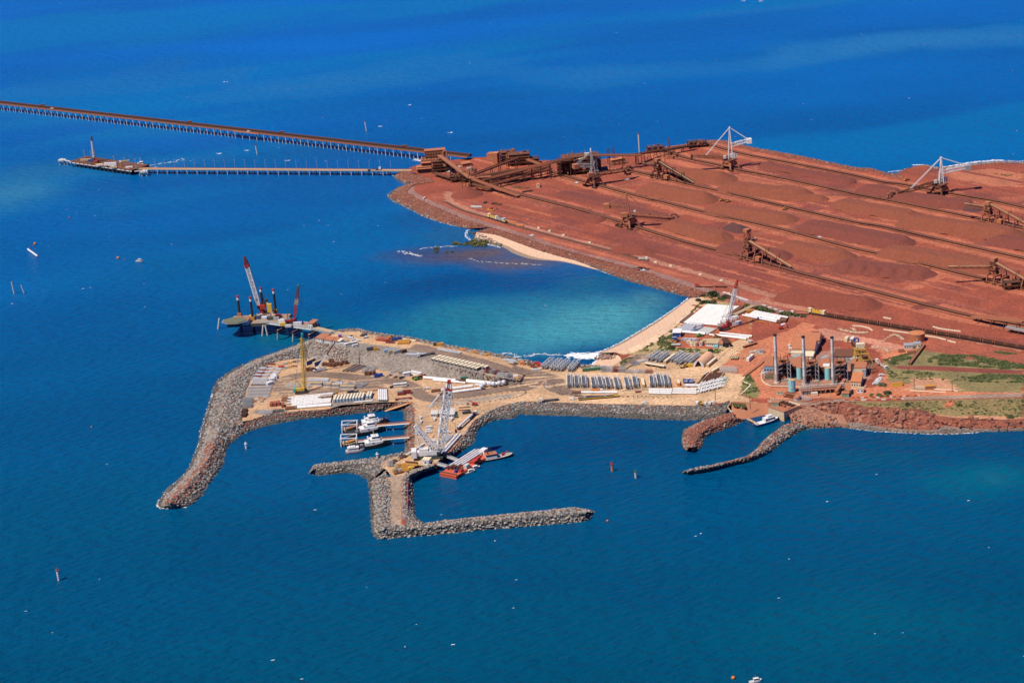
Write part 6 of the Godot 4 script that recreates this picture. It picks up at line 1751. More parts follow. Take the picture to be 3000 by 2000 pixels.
func service_jetty()->void:
	var A:=P("I",1450,772,0.0); var B:=P("J",1860,656,0.0)
	var d:=(B - A).normalized()
	var side:=V(-d.z,0,d.x)
	if side.z>0: side=-side
	var up:=V(0,1,0)
	var l:=A.distance_to(B)
	var h:=6.0
	var o:=thing("service_jetty","narrow pale service jetty with lamp poles joining the wharf to the stockyard","jetty",A)
	var end:=d*(l+22)
	for k in 12:
		var a:=end*(k/12.0) - (d*18 if k==0 else Vector3.ZERO); var b:=end*((k+1)/12.0)
		pbar(o,"deck",a+side*3+up*h,b+side*3+up*h,6.4,.8,M.stain_concrete)
		pbar(o,"kerb",a+up*(h+.7),b+up*(h+.7),.4,.5,M.rust_bright)
		pbar(o,"far_kerb",a+side*6+up*(h+.7),b+side*6+up*(h+.7),.4,.6,M.ore_steel)
		pbar(o,"service_pipe",a+side*5.2+up*(h+.9),b+side*5.2+up*(h+.9),.5,.5,M.ore_steel)
	var n:=48
	for i in n:
		var p:=d*(l*i/n)
		ptube(o,"pile",p+side*.6+V(0,-2,0),p+side*.6+up*h,.45,M.pile_white if i % 2==0 else M.rust_dark)
		ptube(o,"pile",p+side*5.2+d*1.0+V(0,-2,0),p+side*5.2+up*h,.45,M.rust_dark)
	for i in 24:
		var p:=d*(l*(i+.6)/24.0)+side*6.2
		var lp:=thing("lamp_pole","thin grey lamp pole on the service jetty, %s from the wharf" % ORD[i],"lamp pole",A+p+up*(h+.4),0,"lamp poles of the service jetty")
		ptube(lp,"pole",Vector3.ZERO,V(0,11,0),.16,M.galv)
		pbar(lp,"arm",V(0,10.9,0),V(0,11.1,1.6),.14,.14,M.galv)
		pbox(lp,"lamp_head",V(0,11.1,1.8),V(.35,.16,.7),M.white_dull)
	vehicle("truck","truck on the service jetty near the stockyard end",P("J",1660,600,h+.4),-4)
func wharf()->void:
	# heavy lift wharf at the end of the service jetty
	var h:=6.5
	var a:=P("I",690,690,1.0); var b:=P("I",1300,780,1.0)
	var l:=a.distance_to(b)
	var up:=V(0,1,0)
	var o:=thing("wharf","rusty heavy lift wharf with white fender beam standing in open water","wharf",(a+b)/2*V(1,0,1),yaw_of(a,b))
	var deep:=27.0
	pbox(o,"deck",V(0,h,-deep/2),V(l,1.2,deep),M.rust)
	pbox(o,"storage_pad",V(-l*.30,h+.68,-deep*.55),V(l*.3,.16,deep*.7),M.rust_dark)
	pbox(o,"fender_beam",V(0,h - 1.0,.35),V(l,.9,.5),M.white)
	for i in 15:
		var x:=-l/2+l*(i+.5)/15
		pbox(o,"fender_panel",V(x,h - 2.4,.6),V(1.1,4.2,.5),M.dark_steel)
		for z in [-1.5,-deep*.5,-deep+1.5]:
			ptube(o,"pile",V(x,-2,z),V(x,h - .5,z),.5,M.rust_dark)
	# mooring dolphins with walkways
	for s in [0,1]:
		var p:=P("I",[612,1420][s],[675,788][s],0.0)
		var q:=P("I",[700,1320][s],[652,745][s],h)
		var dl:=thing("mooring_dolphin",["white mooring dolphin off the wharf's left end","white mooring dolphin off the wharf's right end"][s],"dolphin",p)
		pbox(dl,"cap",V(0,5.4,0),V(9,1.8,7),M.white_dull)
		pbox(dl,"bollard_block",V(0,6.8,0),V(3,1.2,3),M.white)
		for x in [-3,3]:
			for z in [-2.2,2.2]: ptube(dl,"pile",V(x,-2,z),V(x*.8,4.6,z*.8),.6,M.pile_white)
		pbar(dl,"walkway",V(0,6.4,0),q - p,1.8,.9,M.white_dull)
		ptube(dl,"walkway_pile",(q - p)*.5+V(0,-5,0),(q - p)*.5+V(0,3.2,0),.45,M.pile_white)
	var i:=0
	for c in [[833,628,540],[899,632,546],[1123,672,598],[1228,696,612],[1336,720,626]]:
		var p:=P("I",c[0],c[1],h+.6)
		var hh: float=(c[1] - c[2])/3.36/2.26
		var mst:=thing("light_mast","tall grey light mast on the wharf, %s from the left" % ORD[i],"light mast",p,0,"light masts of the wharf")
		ptube(mst,"pole",Vector3.ZERO,V(0,hh,0),.28,M.galv)
		pbox(mst,"lamp_frame",V(0,hh,0),V(2.2,.5,.8),M.grey_steel)
		pbar(mst,"stair",V(.5,.2,0),V(.4,hh,0),.15,.15,M.galv)
		i+=1
	var cb:=P("I",938,660,h+.6)
	crawler("red and white crawler crane on the heavy lift wharf",cb,deg_to_rad(150),cb+V(-.5,34,0),"red",[[0,.14,"red"],[.14,.82,"white"],[.82,1,"maroon"]],"maroon",.8,.25,"crawler_crane","rust",2.4)
	i=0
	for c in [[840,640,14,"tan_steel"],[895,645,8,"blue"],[990,690,6,"cream"],[1085,690,16,"white"],[1120,712,8,"tan_steel"],[1250,722,10,"rust_bright"],[1040,690,7,"amber"],[1270,712,9,"white"]]:
		container("%s equipment on the wharf deck, %s of eight" % [["tan","blue","cream","large white","tan","low rusty","amber","far white"][i],ORD[i]],P("I",c[0],c[1],h+.6),-.15,c[3],c[2],"","equipment_box","",[2.2,2.0,2.2,4.0,1.6,1.6,2.4,2.0][i])
		i+=1
	var yc:=thing("jib_crane","small yellow pillar crane on the wharf","crane",P("I",1192,700,h+.6))
	ptube(yc,"pillar",Vector3.ZERO,V(0,6.5,0),.8,M.amber)
	pbar(yc,"jib",V(-1,7,0),V(11,7.6,0),.9,1.1,M.yellow)
	pbox(yc,"house",V(-.6,6.8,0),V(2.6,2.2,2.0),M.white)
	for k in 4: steel_stack("rusty gear on the wharf deck, heap %s" % ORD[k],P("I",900+k*40,668+k*8,h+.6),P("I",940+k*40,674+k*8,h+.6),6,6,["rust","amber","rust_bright"][k % 3],.6,.4,1,"gear on the wharf")
	for k in 3: vehicle(["ute","wagon","ute"][k],"white vehicle on the wharf deck, %s from the left" % ORD[k],P("I",960+k*145,690+k*16,h+.62),160,"vehicles on the wharf")
	tug("tugboat lying behind the wharf's right end with a white wake",P("I",1372,722,0.0),deg_to_rad(5),24,"")
func channel_marks()->void:
	beacon("white beacon pile with a brown nest platform between the two jetties",P("J",515,445,0),12.5,V(-.8,0,0),"pile_white","rust")
	beacon("white beacon pile with a brown nest platform beyond the ore jetty",P("J",1592,215,0),13.5,V(-1.0,0,0),"pile_white","rust")
	beacon("white lit marker standing in the tug harbour water",P("A",815,1028,0),4.2,V(0,0,0),"white","white")
	beacon("red and orange channel marker in the open basin",at(1794,1380),6.0,Vector3.ZERO,"orange","red")
	beacon("green and white channel marker in the open basin",at(1863,1400),5.5,Vector3.ZERO,"white_dull","green")
	beacon("white channel beacon alone in the lower left water",at(171,1700),8.0,Vector3.ZERO,"white","red_box")
	beacon("white marker post at the root of the short boulder arm",P("K",547,705,5.0),3.4,Vector3.ZERO,"white","white")
	beacon("pale daymark post beyond the stockyard's far corner",P("F",232,218,5.0),24.0,V(0,0,0),"pile_white","rust")
	var i:=0
	for c in [[[155,1178],[132,1036],"thick leaning white pile standing in the water near the left edge"],[[273,1170],[241,1074],"thinner leaning white pile right of the thick one"]]:
		var a:=P("M",c[0][0],c[0][1],0); var hh: float=(c[0][1] - c[1][1])/3.92/2.75
		var o:=thing("raking_pile",c[2],"pile",a)
		ptube(o,"shaft",V(.4,-2,0),V(-.4 - i*1.6,hh,0),.75 - i*.12,M.pile_white)
		ptube(o,"open_top",V(-.4 - i*1.6,hh,0),V(-.4 - i*1.6,hh+.05,0),.6,M.black)
		i+=1
	var o:=thing("raking_pile","single leaning white pile left of the jack up barge","pile",P("H",173,1050,0))
	ptube(o,"shaft",V(0,-2,0),V(3.0,10.5,0),.85,M.pile_white)
	ptube(o,"open_top",V(3.0,10.5,0),V(3.0,10.55,0),.7,M.black)
	var pa:=P("M",315,665,.4); var pb:=P("M",425,745,.4)
	o=thing("floating_pipe","long white floating pipe with a red end near the left edge","pipe",pa)
	ptube(o,"pipe",Vector3.ZERO,pb - pa,.95,M.white)
	ptube(o,"red_end",pb - pa,(pb - pa)*1.06,.8,M.red)
	i=0
	for c in [["M",398,610,1.5,"orange"],["M",1353,775,1.6,"orange"],["M",793,307,.9,"red"],["M",1428,788,.7,"red"],["M",376,628,.7,"red"],["M",332,656,.7,"red"],["0",2149,1988,1.2,"orange"],["0",1780,1527,.8,"orange"],["0",267,1252,.7,"orange"]]:
		o=thing("float_buoy",["orange ball buoy above the white floating pipe","orange ball buoy left of the small boat","lone small red buoy in the upper left water","small red buoy between the orange ball and the boat","tiny red float next to the floating pipe's orange buoy","tiny red float at the floating pipe's left end","orange buoy at the bottom edge of the view","small orange buoy off the tip of the L shaped breakwater","tiny float left of the long breakwater"][i],"buoy",P(c[0],c[1],c[2],0))
		var sm:=SphereMesh.new()
		sm.radius=c[3]; sm.height=c[3]*2; sm.radial_segments=16; sm.rings=8
		part(o,"ball",sm,M[c[4]],Transform3D(Basis(),V(0,c[3]*.6,0)))
		ptube(o,"eye",V(0,c[3]*1.5,0),V(0,c[3]*1.9,0),.12,M.galv)
		i+=1
	small_boat("small grey white boat drifting right of the orange buoy",P("M",1598,806,0),deg_to_rad(-15),8.5,"white_dull","white")
	small_boat("small boat at the bottom edge of the view",at(2214,1998),deg_to_rad(10),8.0,"white","white")
func jack_up()->void:
	var h:=12.0
	var c:=P("H",690,960,h)
	var o:=thing("jack_up_barge","jack up barge with black legs, helideck and cluttered deck off the causeway","barge",V(c.x,0,c.z),deg_to_rad(-8))
	var inv:=o.transform.affine_inverse()
	pbox(o,"hull",V(2,h - 1.4,-9),V(56,2.8,25),M.dark_steel)
	pbox(o,"hull_stripe",V(2,h - 2.6,-9),V(55,.6,24.4),M.rust)
	pbox(o,"deck_plate",V(2,h+.05,-9),V(55,.12,24.4),M.deck)
	var st:=mb()
	var oct:=[]
	for k in 8: oct.append([cos(TAU*(k+.5)/8)*11.5,sin(TAU*(k+.5)/8)*9.0])
	prism(st,oct,-.3,.3)
	var hc:=inv*P("H",412,932,h+4)
	part(o,"helideck",fin(st),M.helideck,Transform3D(Basis(Vector3.RIGHT,PI/2),hc))
	st=mb()
	for k in 8:
		var a:=TAU*(k+.5)/8; var b:=TAU*(k+1.5)/8
		sbar(st,hc+V(cos(a)*12.6,-.3,sin(a)*10),hc+V(cos(b)*12.6,-.3,sin(b)*10),1.1,.1)
	part(o,"safety_net",fin(st),M.grey_steel)
	for x in [-5,5]: pbar(o,"helideck_strut",hc+V(x,-.3,0),hc+V(x+7,-6,-2),.5,.5,M.rust)
	var i:=0
	for q in [[470,850,620],[650,905,640],[790,760,505],[968,800,530]]:
		var base:=inv*P("H",q[0]+10,q[1]+20,h)
		var top: float=h+(q[1]+40 - q[2])/4.704/2.85
		base.y=0
		ptube(o,"leg",V(base.x,-3,base.z),V(base.x,top - 4.5,base.z),1.15,M.black)
		ptube(o,"leg_band",V(base.x,top - 4.5,base.z),V(base.x,top - 2,base.z),1.16,M.white)
		ptube(o,"leg_cap",V(base.x,top - 2,base.z),V(base.x,top,base.z),1.16,M.red)
		pbox(o,"jacking_house",V(base.x,h+1.6,base.z),V(3.6,3.2,3.6),M.amber if i % 2 else M.rust_bright)
		i+=1
	for q in [[450,975,520,12,"tarp",4.2,7],[515,1000,600,9,"pale_blue",5.0,8]]:
		var a:=inv*P("H",q[0],q[1],h - 1); var b:=inv*P("H",q[2],q[1],h - 1)
		pbox(o,"accommodation",V((a.x+b.x)/2,h+1.4,a.z - 4),V(b.x - a.x,q[5],q[6]),M[q[4]])
		pbox(o,"accommodation_roof",V((a.x+b.x)/2,h+1.5+q[5]/2,a.z - 4),V(b.x - a.x+.6,.3,q[6]+.6),M.rust_bright)
	for q in [[640,895,"yellow"],[840,830,"red"],[930,850,"red"],[705,905,"blue"],[615,915,"blue"],[820,905,"tarp"],[880,890,"galv"],[760,875,"white_dull"],[985,920,"galv"],[1015,885,"red"],[905,915,"dark_steel"],[740,905,"dark_steel"],[850,880,"rust"],[960,880,"tan_steel"]]:
		var p:=inv*P("H",q[0],q[1]+8,h)
		pbox(o,"deck_machine",V(p.x,h+1.4,p.z),V(rng.randf_range(3,6),rng.randf_range(2,3.4),rng.randf_range(2.5,4)),M[q[2]])
	var pile:=inv*P("H",952,880,h)
	ptube(o,"pitched_pile",V(pile.x,h,pile.z),V(pile.x - 5.0,h+14,pile.z),.9,M.pile_white)
	pbox(o,"pile_frame",inv*P("H",890,760,h+12),V(4.5,8,2.5),M.yellow)
	ptube(o,"pile_frame_mast",inv*P("H",870,860,h),(inv*P("H",870,860,h))+V(0,16,0),.8,M.rust_dark)
	for k in 16:
		var p:=inv*P("H",700+k*20,900 - (k % 4)*12,h)
		pbar(o,"deck_pipework",V(p.x - 2,h+.6+k % 3,p.z),V(p.x+2.5,h+1.2+(k+1) % 3,p.z - 1),.5,.5,[M.galv,M.rust,M.white_dull,M.dark_steel][k % 4])
	# pedestal crane of the barge
	var cb:=P("H",795,850,h)
	var tp:=P("H",655,150,0)
	var cr:=thing("pedestal_crane","red pedestal crane with a tall white lattice boom on the jack up barge","crane",V(cb.x,h,cb.z))
	ptube(cr,"pedestal",Vector3.ZERO,V(0,6,0),2.4,M.red)
	pbox(cr,"machinery_house",V(0,8,0),V(7,4.2,6),M.red)
	pbox(cr,"cab",V(-3.2,8.4,2.6),V(2,2.6,1.8),M.glass)
	pbar(cr,"back_mast",V(1.5,10,0),V(3.5,19,0),2.2,1.0,M.dark_steel)
	ptube(cr,"hoist_drum",V(4.5,11.5,-2),V(4.5,11.5,2),2.1,M.dark_steel)
	var bt:=V(-10.5,58.0,0)
	var f0:=V(-2.5,9.5,0)
	for q in [[0,.12,"white"],[.12,.78,"white"],[.78,.85,"red"],[.85,1,"maroon"]]:
		st=mb()
		lattice(st,f0.lerp(bt,q[0]),f0.lerp(bt,q[1]),2.0 if q[0]<.01 else (3.4 if q[0]<.8 else 3.0),3.4 if q[1]<.8 else (3.0 if q[1]<.9 else .9),maxi(3,int(46*(q[1] - q[0])/3.0)),.95)
		part(cr,"boom_section",fin(st),M[q[2]])
	pbar(cr,"boom_stay",V(3.5,19,0),f0.lerp(bt,.96),.15,.15,M.dark_steel)
func new_jetty()->void:
	var h:=11.5
	var o:=thing("construction_jetty","new steel trestle jetty on white raking piles reaching out from the causeway","jetty",P("H",1960,1160,13.5)*V(1,0,1))
	var org:=o.position
	var a:=P("H",720,945,h) - org; var b:=P("H",1480,1050,h+1) - org; var c:=P("H",1990,1165,14.3) - org
	var d:=(b - a).normalized()
	var side:=V(-d.z,0,d.x)
	if side.z>0: side=-side
	for k in 8:
		var p:=a.lerp(b,k/8.0); var q:=a.lerp(b,(k+1)/8.0)
		pbar(o,"girder",p,q,1.6,2.6,M.galv)
		pbar(o,"far_girder",p+side*11,q+side*11,1.6,2.6,M.galv)
		if k>2: pbar(o,"work_deck",p+side*5.5+V(0,.9,0),q+side*5.5+V(0,.9,0),12.5,.5,M.deck)
		pbar(o,"walkway",p - side*1.5+V(0,-.4,0),q - side*1.5+V(0,-.4,0),1.6,.25,M.pale_steel)
	for k in 5:
		var p:=b.lerp(c,k/5.0); var q:=b.lerp(c,(k+1)/5.0)
		pbar(o,"approach_girder",p,q,1.5,1.8,M.galv)
		pbar(o,"approach_deck",p+side*2.4+V(0,.9,0),q+side*2.4+V(0,.9,0),4.6,.4,M.tan_steel)
	var i:=0
	for q in [[785,1145,800],[865,1140,830],[1000,1190,1005],[1210,1220,1215],[1437,1200,1437]]:
		var base:=P("H",q[0],q[1],0) - org
		var top:=P("H",q[2],[1005,1000,1070,1090,1130][i],h - 1.5) - org
		ptube(o,"pile",base+V(0,-2,0),V(top.x,h - 1.3,top.z),.85,M.pile_white)
		if i>1:
			ptube(o,"raking_pile",base+side*12+V(3,-2,0),V(top.x,h - 1.3,top.z)+side*11,.8,M.galv)
			pbar(o,"crosshead",V(top.x,h - 1.9,top.z) - side*1.5,V(top.x,h - 1.9,top.z)+side*13,2.0,1.5,M.rust_dark)
		i+=1
	var cb:=P("H",1205,975,h+1.2)
	crawler("red crawler crane with a yellow banded boom on the new jetty",cb,deg_to_rad(20),cb+V(9.5,36,0),"red",[[0,.45,"red"],[.45,.62,"yellow"],[.62,1,"maroon"]],"turquoise",1.05,.55,"crawler_crane","maroon",2.3)
	i=0
	for q in [[1065,965,"white",7,3],[1122,960,"turquoise",4,3],[1075,1005,"yellow",5,2.6],[1150,1025,"white_dull",6,2.2],[1280,1000,"tarp",8,3.0],[1310,985,"blue",6,3.0],[1165,935,"turquoise",3,2]]:
		container("%s box on the new jetty's work deck, %s of seven" % [["white","turquoise","yellow","pale","white grey","blue","small turquoise"][i],ORD[i]],P("H",q[0],q[1],h+1.2),-.13,q[2],q[3],"","deck_container","",q[4])
		i+=1
	hall("site_office","white site office with a red roof at the shore end of the new jetty's deck","site office",P("H",1425,1035,h+1.2),P("H",1485,1045,h+1.2),8,4.4,"white","rust_bright","mono",2)
	var tk:=thing("storage_tank","black round tank beside the jetty office","tank",P("H",1515,1050,h))
	ptube(tk,"shell",V(0,-3,0),V(0,5.5,0),2.6,M.black)
	ptube(tk,"lid",V(0,5.5,0),V(0,5.8,0),2.2,M.rust_dark)
	steel_stack("timber mats on the new jetty's work deck",P("H",1340,1015,h+1.2),P("H",1410,1030,h+1.2),5,6,"tan_steel",.4,.1)
	steel_stack("rusty mats in front of the red jetty crane",P("H",1120,995,h+1.2),P("H",1210,1010,h+1.2),4,5,"rust",.5,.2)
	container("purple box at the jetty root on the causeway",P("H",1862,1165,14),.1,"purple",3.0,"","equipment_box","",2.0)
func loading_point()->void:
	# big white crane on ring tracks
	var b:=P("K",1262,700)
	var o:=thing("heavy_lift_crane","huge white lattice heavy lift crane at the loading point","crane",b,0)
	for z in [-1,1]: pbox(o,"track",V(1,1.0,z*4.2),V(13,2.0,1.8),M.dark_steel)
	pbox(o,"carbody",V(1,2.2,0),V(6,1.6,8),M.dark_steel)
	pbox(o,"superstructure",V(-5,4.8,0),V(18,3.4,5),M.white)
	pbox(o,"engine_house",V(-7.0,7.4,0),V(7,2.4,4.6),M.white)
	pbox(o,"counterweight",V(-14.6,5.2,0),V(4,5.4,9),M.white)
	pbox(o,"cab",V(4.2,4.6,3.2),V(2.4,2.4,2.0),M.glass)
	var foot:=V(5.0,3.6,0)
	var tip:=V(17.5,60.5,-2)
	for q in [[0,.08,"white",2.0,5.0],[.08,.88,"white",5.0,5.0],[.88,.91,"red",4.8,4.0],[.91,.975,"white",3.6,2.6],[.975,1.0,"red",2.6,1.6]]:
		var st:=mb()
		lattice(st,foot.lerp(tip,q[0]),foot.lerp(tip,q[1]),q[3],q[4],maxi(2,int(58*(q[1] - q[0])/4.6)),.95)
		part(o,"boom_section",fin(st),M[q[2]])
	pbox(o,"boom_head",tip,V(2.6,2.6,2.4),M.red)
	var mt:=V(-11.5,27.5,0)
	var st2:=mb()
	lattice(st2,V(3.2,4.6,0),mt,4.4,2.2,8,.85)
	part(o,"back_mast",fin(st2),M.white)
	st2=mb()
	for z in [-.7,.7]: sbar(st2,mt+V(0,0,z),V(-9.6,6.0,z*2),.6)
	part(o,"back_stay",fin(st2),M.white)
	st2=mb()
	for z in [-.8,.8]:
		sbar(st2,mt+V(0,0,z),mt.lerp(tip,.4)+V(0,0,z),.14)
		sbar(st2,mt.lerp(tip,.4)+V(0,0,z),mt.lerp(tip,.72)+V(0,0,z),.7)
		sbar(st2,mt.lerp(tip,.72)+V(0,0,z),tip+V(0,0,z),.14)
	part(o,"pendant_lines",fin(st2),M.white)
	st2=mb()
	sbar(st2,tip+V(1.6,-1,0),tip+V(1.6,-40,0),.16)
	sbox(st2,tip+V(1.6,-41,0),V(1.6,2.6,1.2))
	part(o,"hoist_rope",fin(st2),M.dark_steel)
	hall("site_hut","white hut with one window at the foot of the huge white crane","hut",P("K",1118,785),P("K",1205,790),6,3.6,"white","cream","flat",1)
	container("dark green box left of the huge white crane",P("K",1122,718),.3,"green",5,"","equipment_box")
	# timber ramps to the barge
	for k in 2:
		var a:=P("K",[1290,1440][k],[780,690][k],5.6); var c:=P("K",[1480,1580][k],[830,742][k],3.2)
		var g:=thing("access_bridge",["white lattice access bridge from the crane pad to the barge's near end","white lattice access bridge from the rocks to the barge's far side"][k],"bridge",a)
		pbar(g,"deck",Vector3.ZERO,c - a,2.4,.4,M.white_dull)
		for z in [-1.2,1.2]:
			var s2:=mb()
			for j in 8:
				var p:=(c - a)*(j/8.0); var q:=(c - a)*((j+1)/8.0)
				var off:=V(0,0,z)
				sbar(s2,p+off,p+off+V(0,1.6,0),.14)
				sbar(s2,p+off,q+off+V(0,1.6,0),.12)
				sbar(s2,p+off+V(0,1.6,0),q+off+V(0,1.6,0),.18)
			part(g,"side_truss",fin(s2),M.white)
	hall("loading_ramp","tan timber crane pad at the water's edge","ramp",P("K",1215,772,GL - .5),P("K",1300,778,GL - .5),9,.9,"timber","tan_steel","flat",0,"",false)
	# barge
	var c0:=P("K",1690,765,2.6)
	var br:=thing("cargo_barge","orange red flat barge carrying white piles at the loading point","barge",V(c0.x,0,c0.z),deg_to_rad(54))
	pbox(br,"hull",V(0,.9,0),V(50,3.4,15.5),M.barge_red)
	pbox(br,"deck",V(0,2.66,0),V(49.4,.12,15),M.barge_red)
	pbox(br,"rub_rail",V(0,2.2,0),V(50.3,.5,15.8),M.red)
	for x in [-23.5,23.5]: pbox(br,"end_coaming",V(x,3.2,0),V(.6,1.0,14.6),M.rust)
	for s in [-1,1]:
		for x in [-20,-7,7,20]: ptube(br,"tyre_fender",V(x,1.2,s*7.9 - .25),V(x,1.2,s*7.9+.25),.9,M.tyre)
	pbox(br,"pile_rack",V(-14,3.6,1),V(1.2,2.0,11),M.dark_steel)
	pbox(br,"pile_rack",V(12,3.6,-1),V(1.2,2.0,11),M.red)
	pbox(br,"deck_cabin",V(20,4.9,2),V(5.5,4.2,4.6),M.white)
	pbox(br,"deck_cabin_window",V(20,5.2,4.34),V(2.0,1.0,.1),M.glass)
	pbox(br,"small_cabin",V(-8,4.1,5.6),V(4.5,2.8,3.0),M.white_dull)
	for q in [[2,3.8,6,5,2.2,3],[6.5,4.2,6,3,3,2.4],[-16,3.6,6,3,1.6,2]]: pbox(br,"winch",V(q[0],q[1],q[2]),V(q[3],q[4],q[5]),M.red)
	pbox(br,"generator",V(-19,3.8,3.5),V(2.6,2.2,1.8),M.blue)
	for k in 4:
		var z:=-5.8+k*2.6
		var x0:=-19.0+k*1.2; var x1:=17.0+(4 - k)*1.2
		pile_pipe("white pile with rusty ends stacked on the orange barge, %s from its far side" % ORD[k],br.transform*V(x0,4.9,z),br.transform*V(x1,5.2,z),.78,6.0 if k % 2 else 4.0,"piles on the barge")
	o=thing("tugboat","small dark workboat tug with an orange roofed white wheelhouse beside the barge","boat",P("K",2085,705,0),deg_to_rad(14))
	part(o,"hull",hull(25,8,1.6,1.0),M.black)
	part(o,"deck",deck_sheet(24.2,7.5,1.3,1.0),M.deck_grey)
	pbox(o,"deckhouse",V(-5.5,3.2,0),V(8.5,3.4,5.4),M.white)
	pbox(o,"wheelhouse_windows",V(-5.5,4.1,0),V(8.6,.8,5.5),M.glass)
	pbox(o,"roof",V(-5.5,5.1,0),V(9.2,.35,6.2),M.ore_roof)
	pbox(o,"fender_block",V(-.5,2.2,1.4),V(4,1.4,2),M.blue)
	ptube(o,"mast",V(-5,5,0),V(-5,12,0),.18,M.dark_steel)
	ptube(o,"funnel",V(-8,5,1),V(-8,8.5,1),.5,M.dark_steel)
	pbar(o,"deck_crane",V(4,1.8,0),V(8.5,4.6,0),.7,.7,M.red)
	pbox(o,"deck_crane_base",V(4,2.4,0),V(1.6,2.4,1.6),M.red)
	small_boat("small white work launch nearest the barge's outer side",P("K",1728,892,0),deg_to_rad(25),9,"white_dull","white")
	small_boat("second small grey launch tied beyond the white one",P("K",1788,846,0),deg_to_rad(30),10,"white_dull","white_dull")
	# piles waiting on the ground
	pile_pipe("long white pile on the ground left of the huge white crane's mast",up_r(P("K",885,705),.85),up_r(P("K",1140,538),.85),.85,3)
	for k in 2: pile_pipe("long white pile leading up to the huge crane, %s of the pair" % ["left","right"][k],up_r(P("K",1340+k*35,678+k*4),.9),up_r(P("K",1570+k*42,415+k*5),.9),.9,4)
	var a:=P("K",1575,355); var e:=P("K",1790,160)
	pile_pipe("white pile with a rusty upper end carried on the truck near the sea wall",a+V(0,2.6,0),e+V(0,2.6,0),.95,5,"",true)
	o=thing("pile_truck","dark pole truck with a white cab under the carried pile","truck",(a+e)/2,yaw_of(a,e))
	var tl:=a.distance_to(e)
	pbox(o,"cab",V(tl/2+1.5,1.9,0),V(2.6,2.8,2.5),M.white)
	pbox(o,"windscreen",V(tl/2+2.84,2.3,0),V(.08,1.0,2.2),M.glass)
	pbox(o,"chassis",V(tl*.36,1.0,0),V(tl*.26,.8,2.2),M.dark_steel)
	pbox(o,"rear_bogie",V(-tl*.40,.9,0),V(5,.9,2.2),M.dark_steel)
	wheels(o,[tl/2+1.5,tl*.36,tl*.31,-tl*.38,-tl*.43],1.1,.52)
	container("white toolbox under the free end of the carried pile",P("K",1580,372),.2,"white",3.0,"orange","equipment_box","",1.0)
	for k in 6: steel_stack("rusty pile driving gear left of the crane, heap %s" % ORD[k],P("K",700+k*38,775 - k*22),P("K",760+k*40,765 - k*20),4,5,["rust","dark_steel","tan_steel"][k % 3],.8,.3,1,"pile driving gear")
	steel_stack("large amber timber mats at the root of the L shaped breakwater",P("K",800,845),P("K",940,828),16,10,"amber",.7,.05)
	steel_stack("rusty mat edge in front of the amber mats",P("K",760,915),P("K",880,885),2.4,3,"rust",.8,.05)
	pile_pipe("stub of blue and white pipe at the edge of the amber mats",up_r(P("K",768,885),.9),up_r(P("K",850,862),.9),.9,2,"",false,"pale_blue")
	frame_stack("tan cage beside the amber mats",P("K",760,850),P("K",815,850),12,2.4,"tan_steel",4)
	frame_stack("grey scaffold tower base left of the amber mats",P("K",680,805),P("K",745,800),5,3.0,"galv",4)
	container("yellow drum box at the breakwater root",P("K",972,848),.2,"yellow",3.4,"","equipment_box","",2.0)
	for k in 3: steel_stack("rusty beams right of the amber mats, %s from the front" % ORD[k],P("K",905,790 - k*14),P("K",1060,806 - k*16),1.6,2,["amber","rust","rust_dark"][k],.8,.05,1,"beams right of the mats")
	# site offices and vehicles
	var i:=0
	for q in [[1085,1162,1088,6],[1188,1280,1078,6],[1268,1366,1092,6],[1300,1366,1055,5]]:
		hall("site_office","white site office behind the crane's boom, %s from the left of four" % ORD[i],"site office",P("B",q[0],q[2]),P("B",q[1],q[2] - 3),q[3],3.0,"white","white_dull","mono",3)
		i+=1
	i=0
	for q in [["wagon",1130,1116,80],["wagon",1212,1106,80],["ute",1335,1116,70],["ute",955,1100,85],["ute",962,1150,80],["van",1062,1222,5],["wagon",1052,1250,5],["wagon",1058,1270,5],["van",1222,1262,5],["ute",1255,1266,5],["wagon",1285,1276,5],["ute",932,1292,20],["dark_car",1235,1012,60]]:
		vehicle(q[0],["white car parked under the first office","white car parked under the second office","white utility truck parked under the third office","white utility truck on the tug road, upper","utility truck on the tug road, lower","white van in the middle of the sand by the crane mast","white car directly below the white van","second white car below the white van","white van in the row of three beside the boom","utility truck in the row of three beside the boom","white car in the row of three beside the boom","utility truck near the tug gangway shore end","dark vehicle behind the offices"][i],P("B",q[1],q[2]),q[3])
		i+=1
	for k in 3: container("dark bin right of the site offices, %s from the left" % ORD[k],P("B",1490+k*26,1040 - k*4),.3,"dark_steel",3.2,"","steel_bin","dark bins by the offices",1.8)
	container("green bin at the right end of the offices",P("B",1385,1085),.1,"green",2.8,"","steel_bin","",1.8)
	for k in 2: steel_stack("dark timber line on the sand right of the offices, %s" % ["upper","lower"][k],P("B",1420,975+k*30),P("B",1560,962+k*34),1.0,1,"rust_dark",.5,.02)
	steel_stack("grey steel lengths left of the waiting pile pair",P("K",1380,520),P("K",1490,415),5,6,"pale_steel",.5,.15)
	container("white crate below the crane mast",P("K",1262,505),.1,"tarp",3.5,"","steel_bin","",2.0)
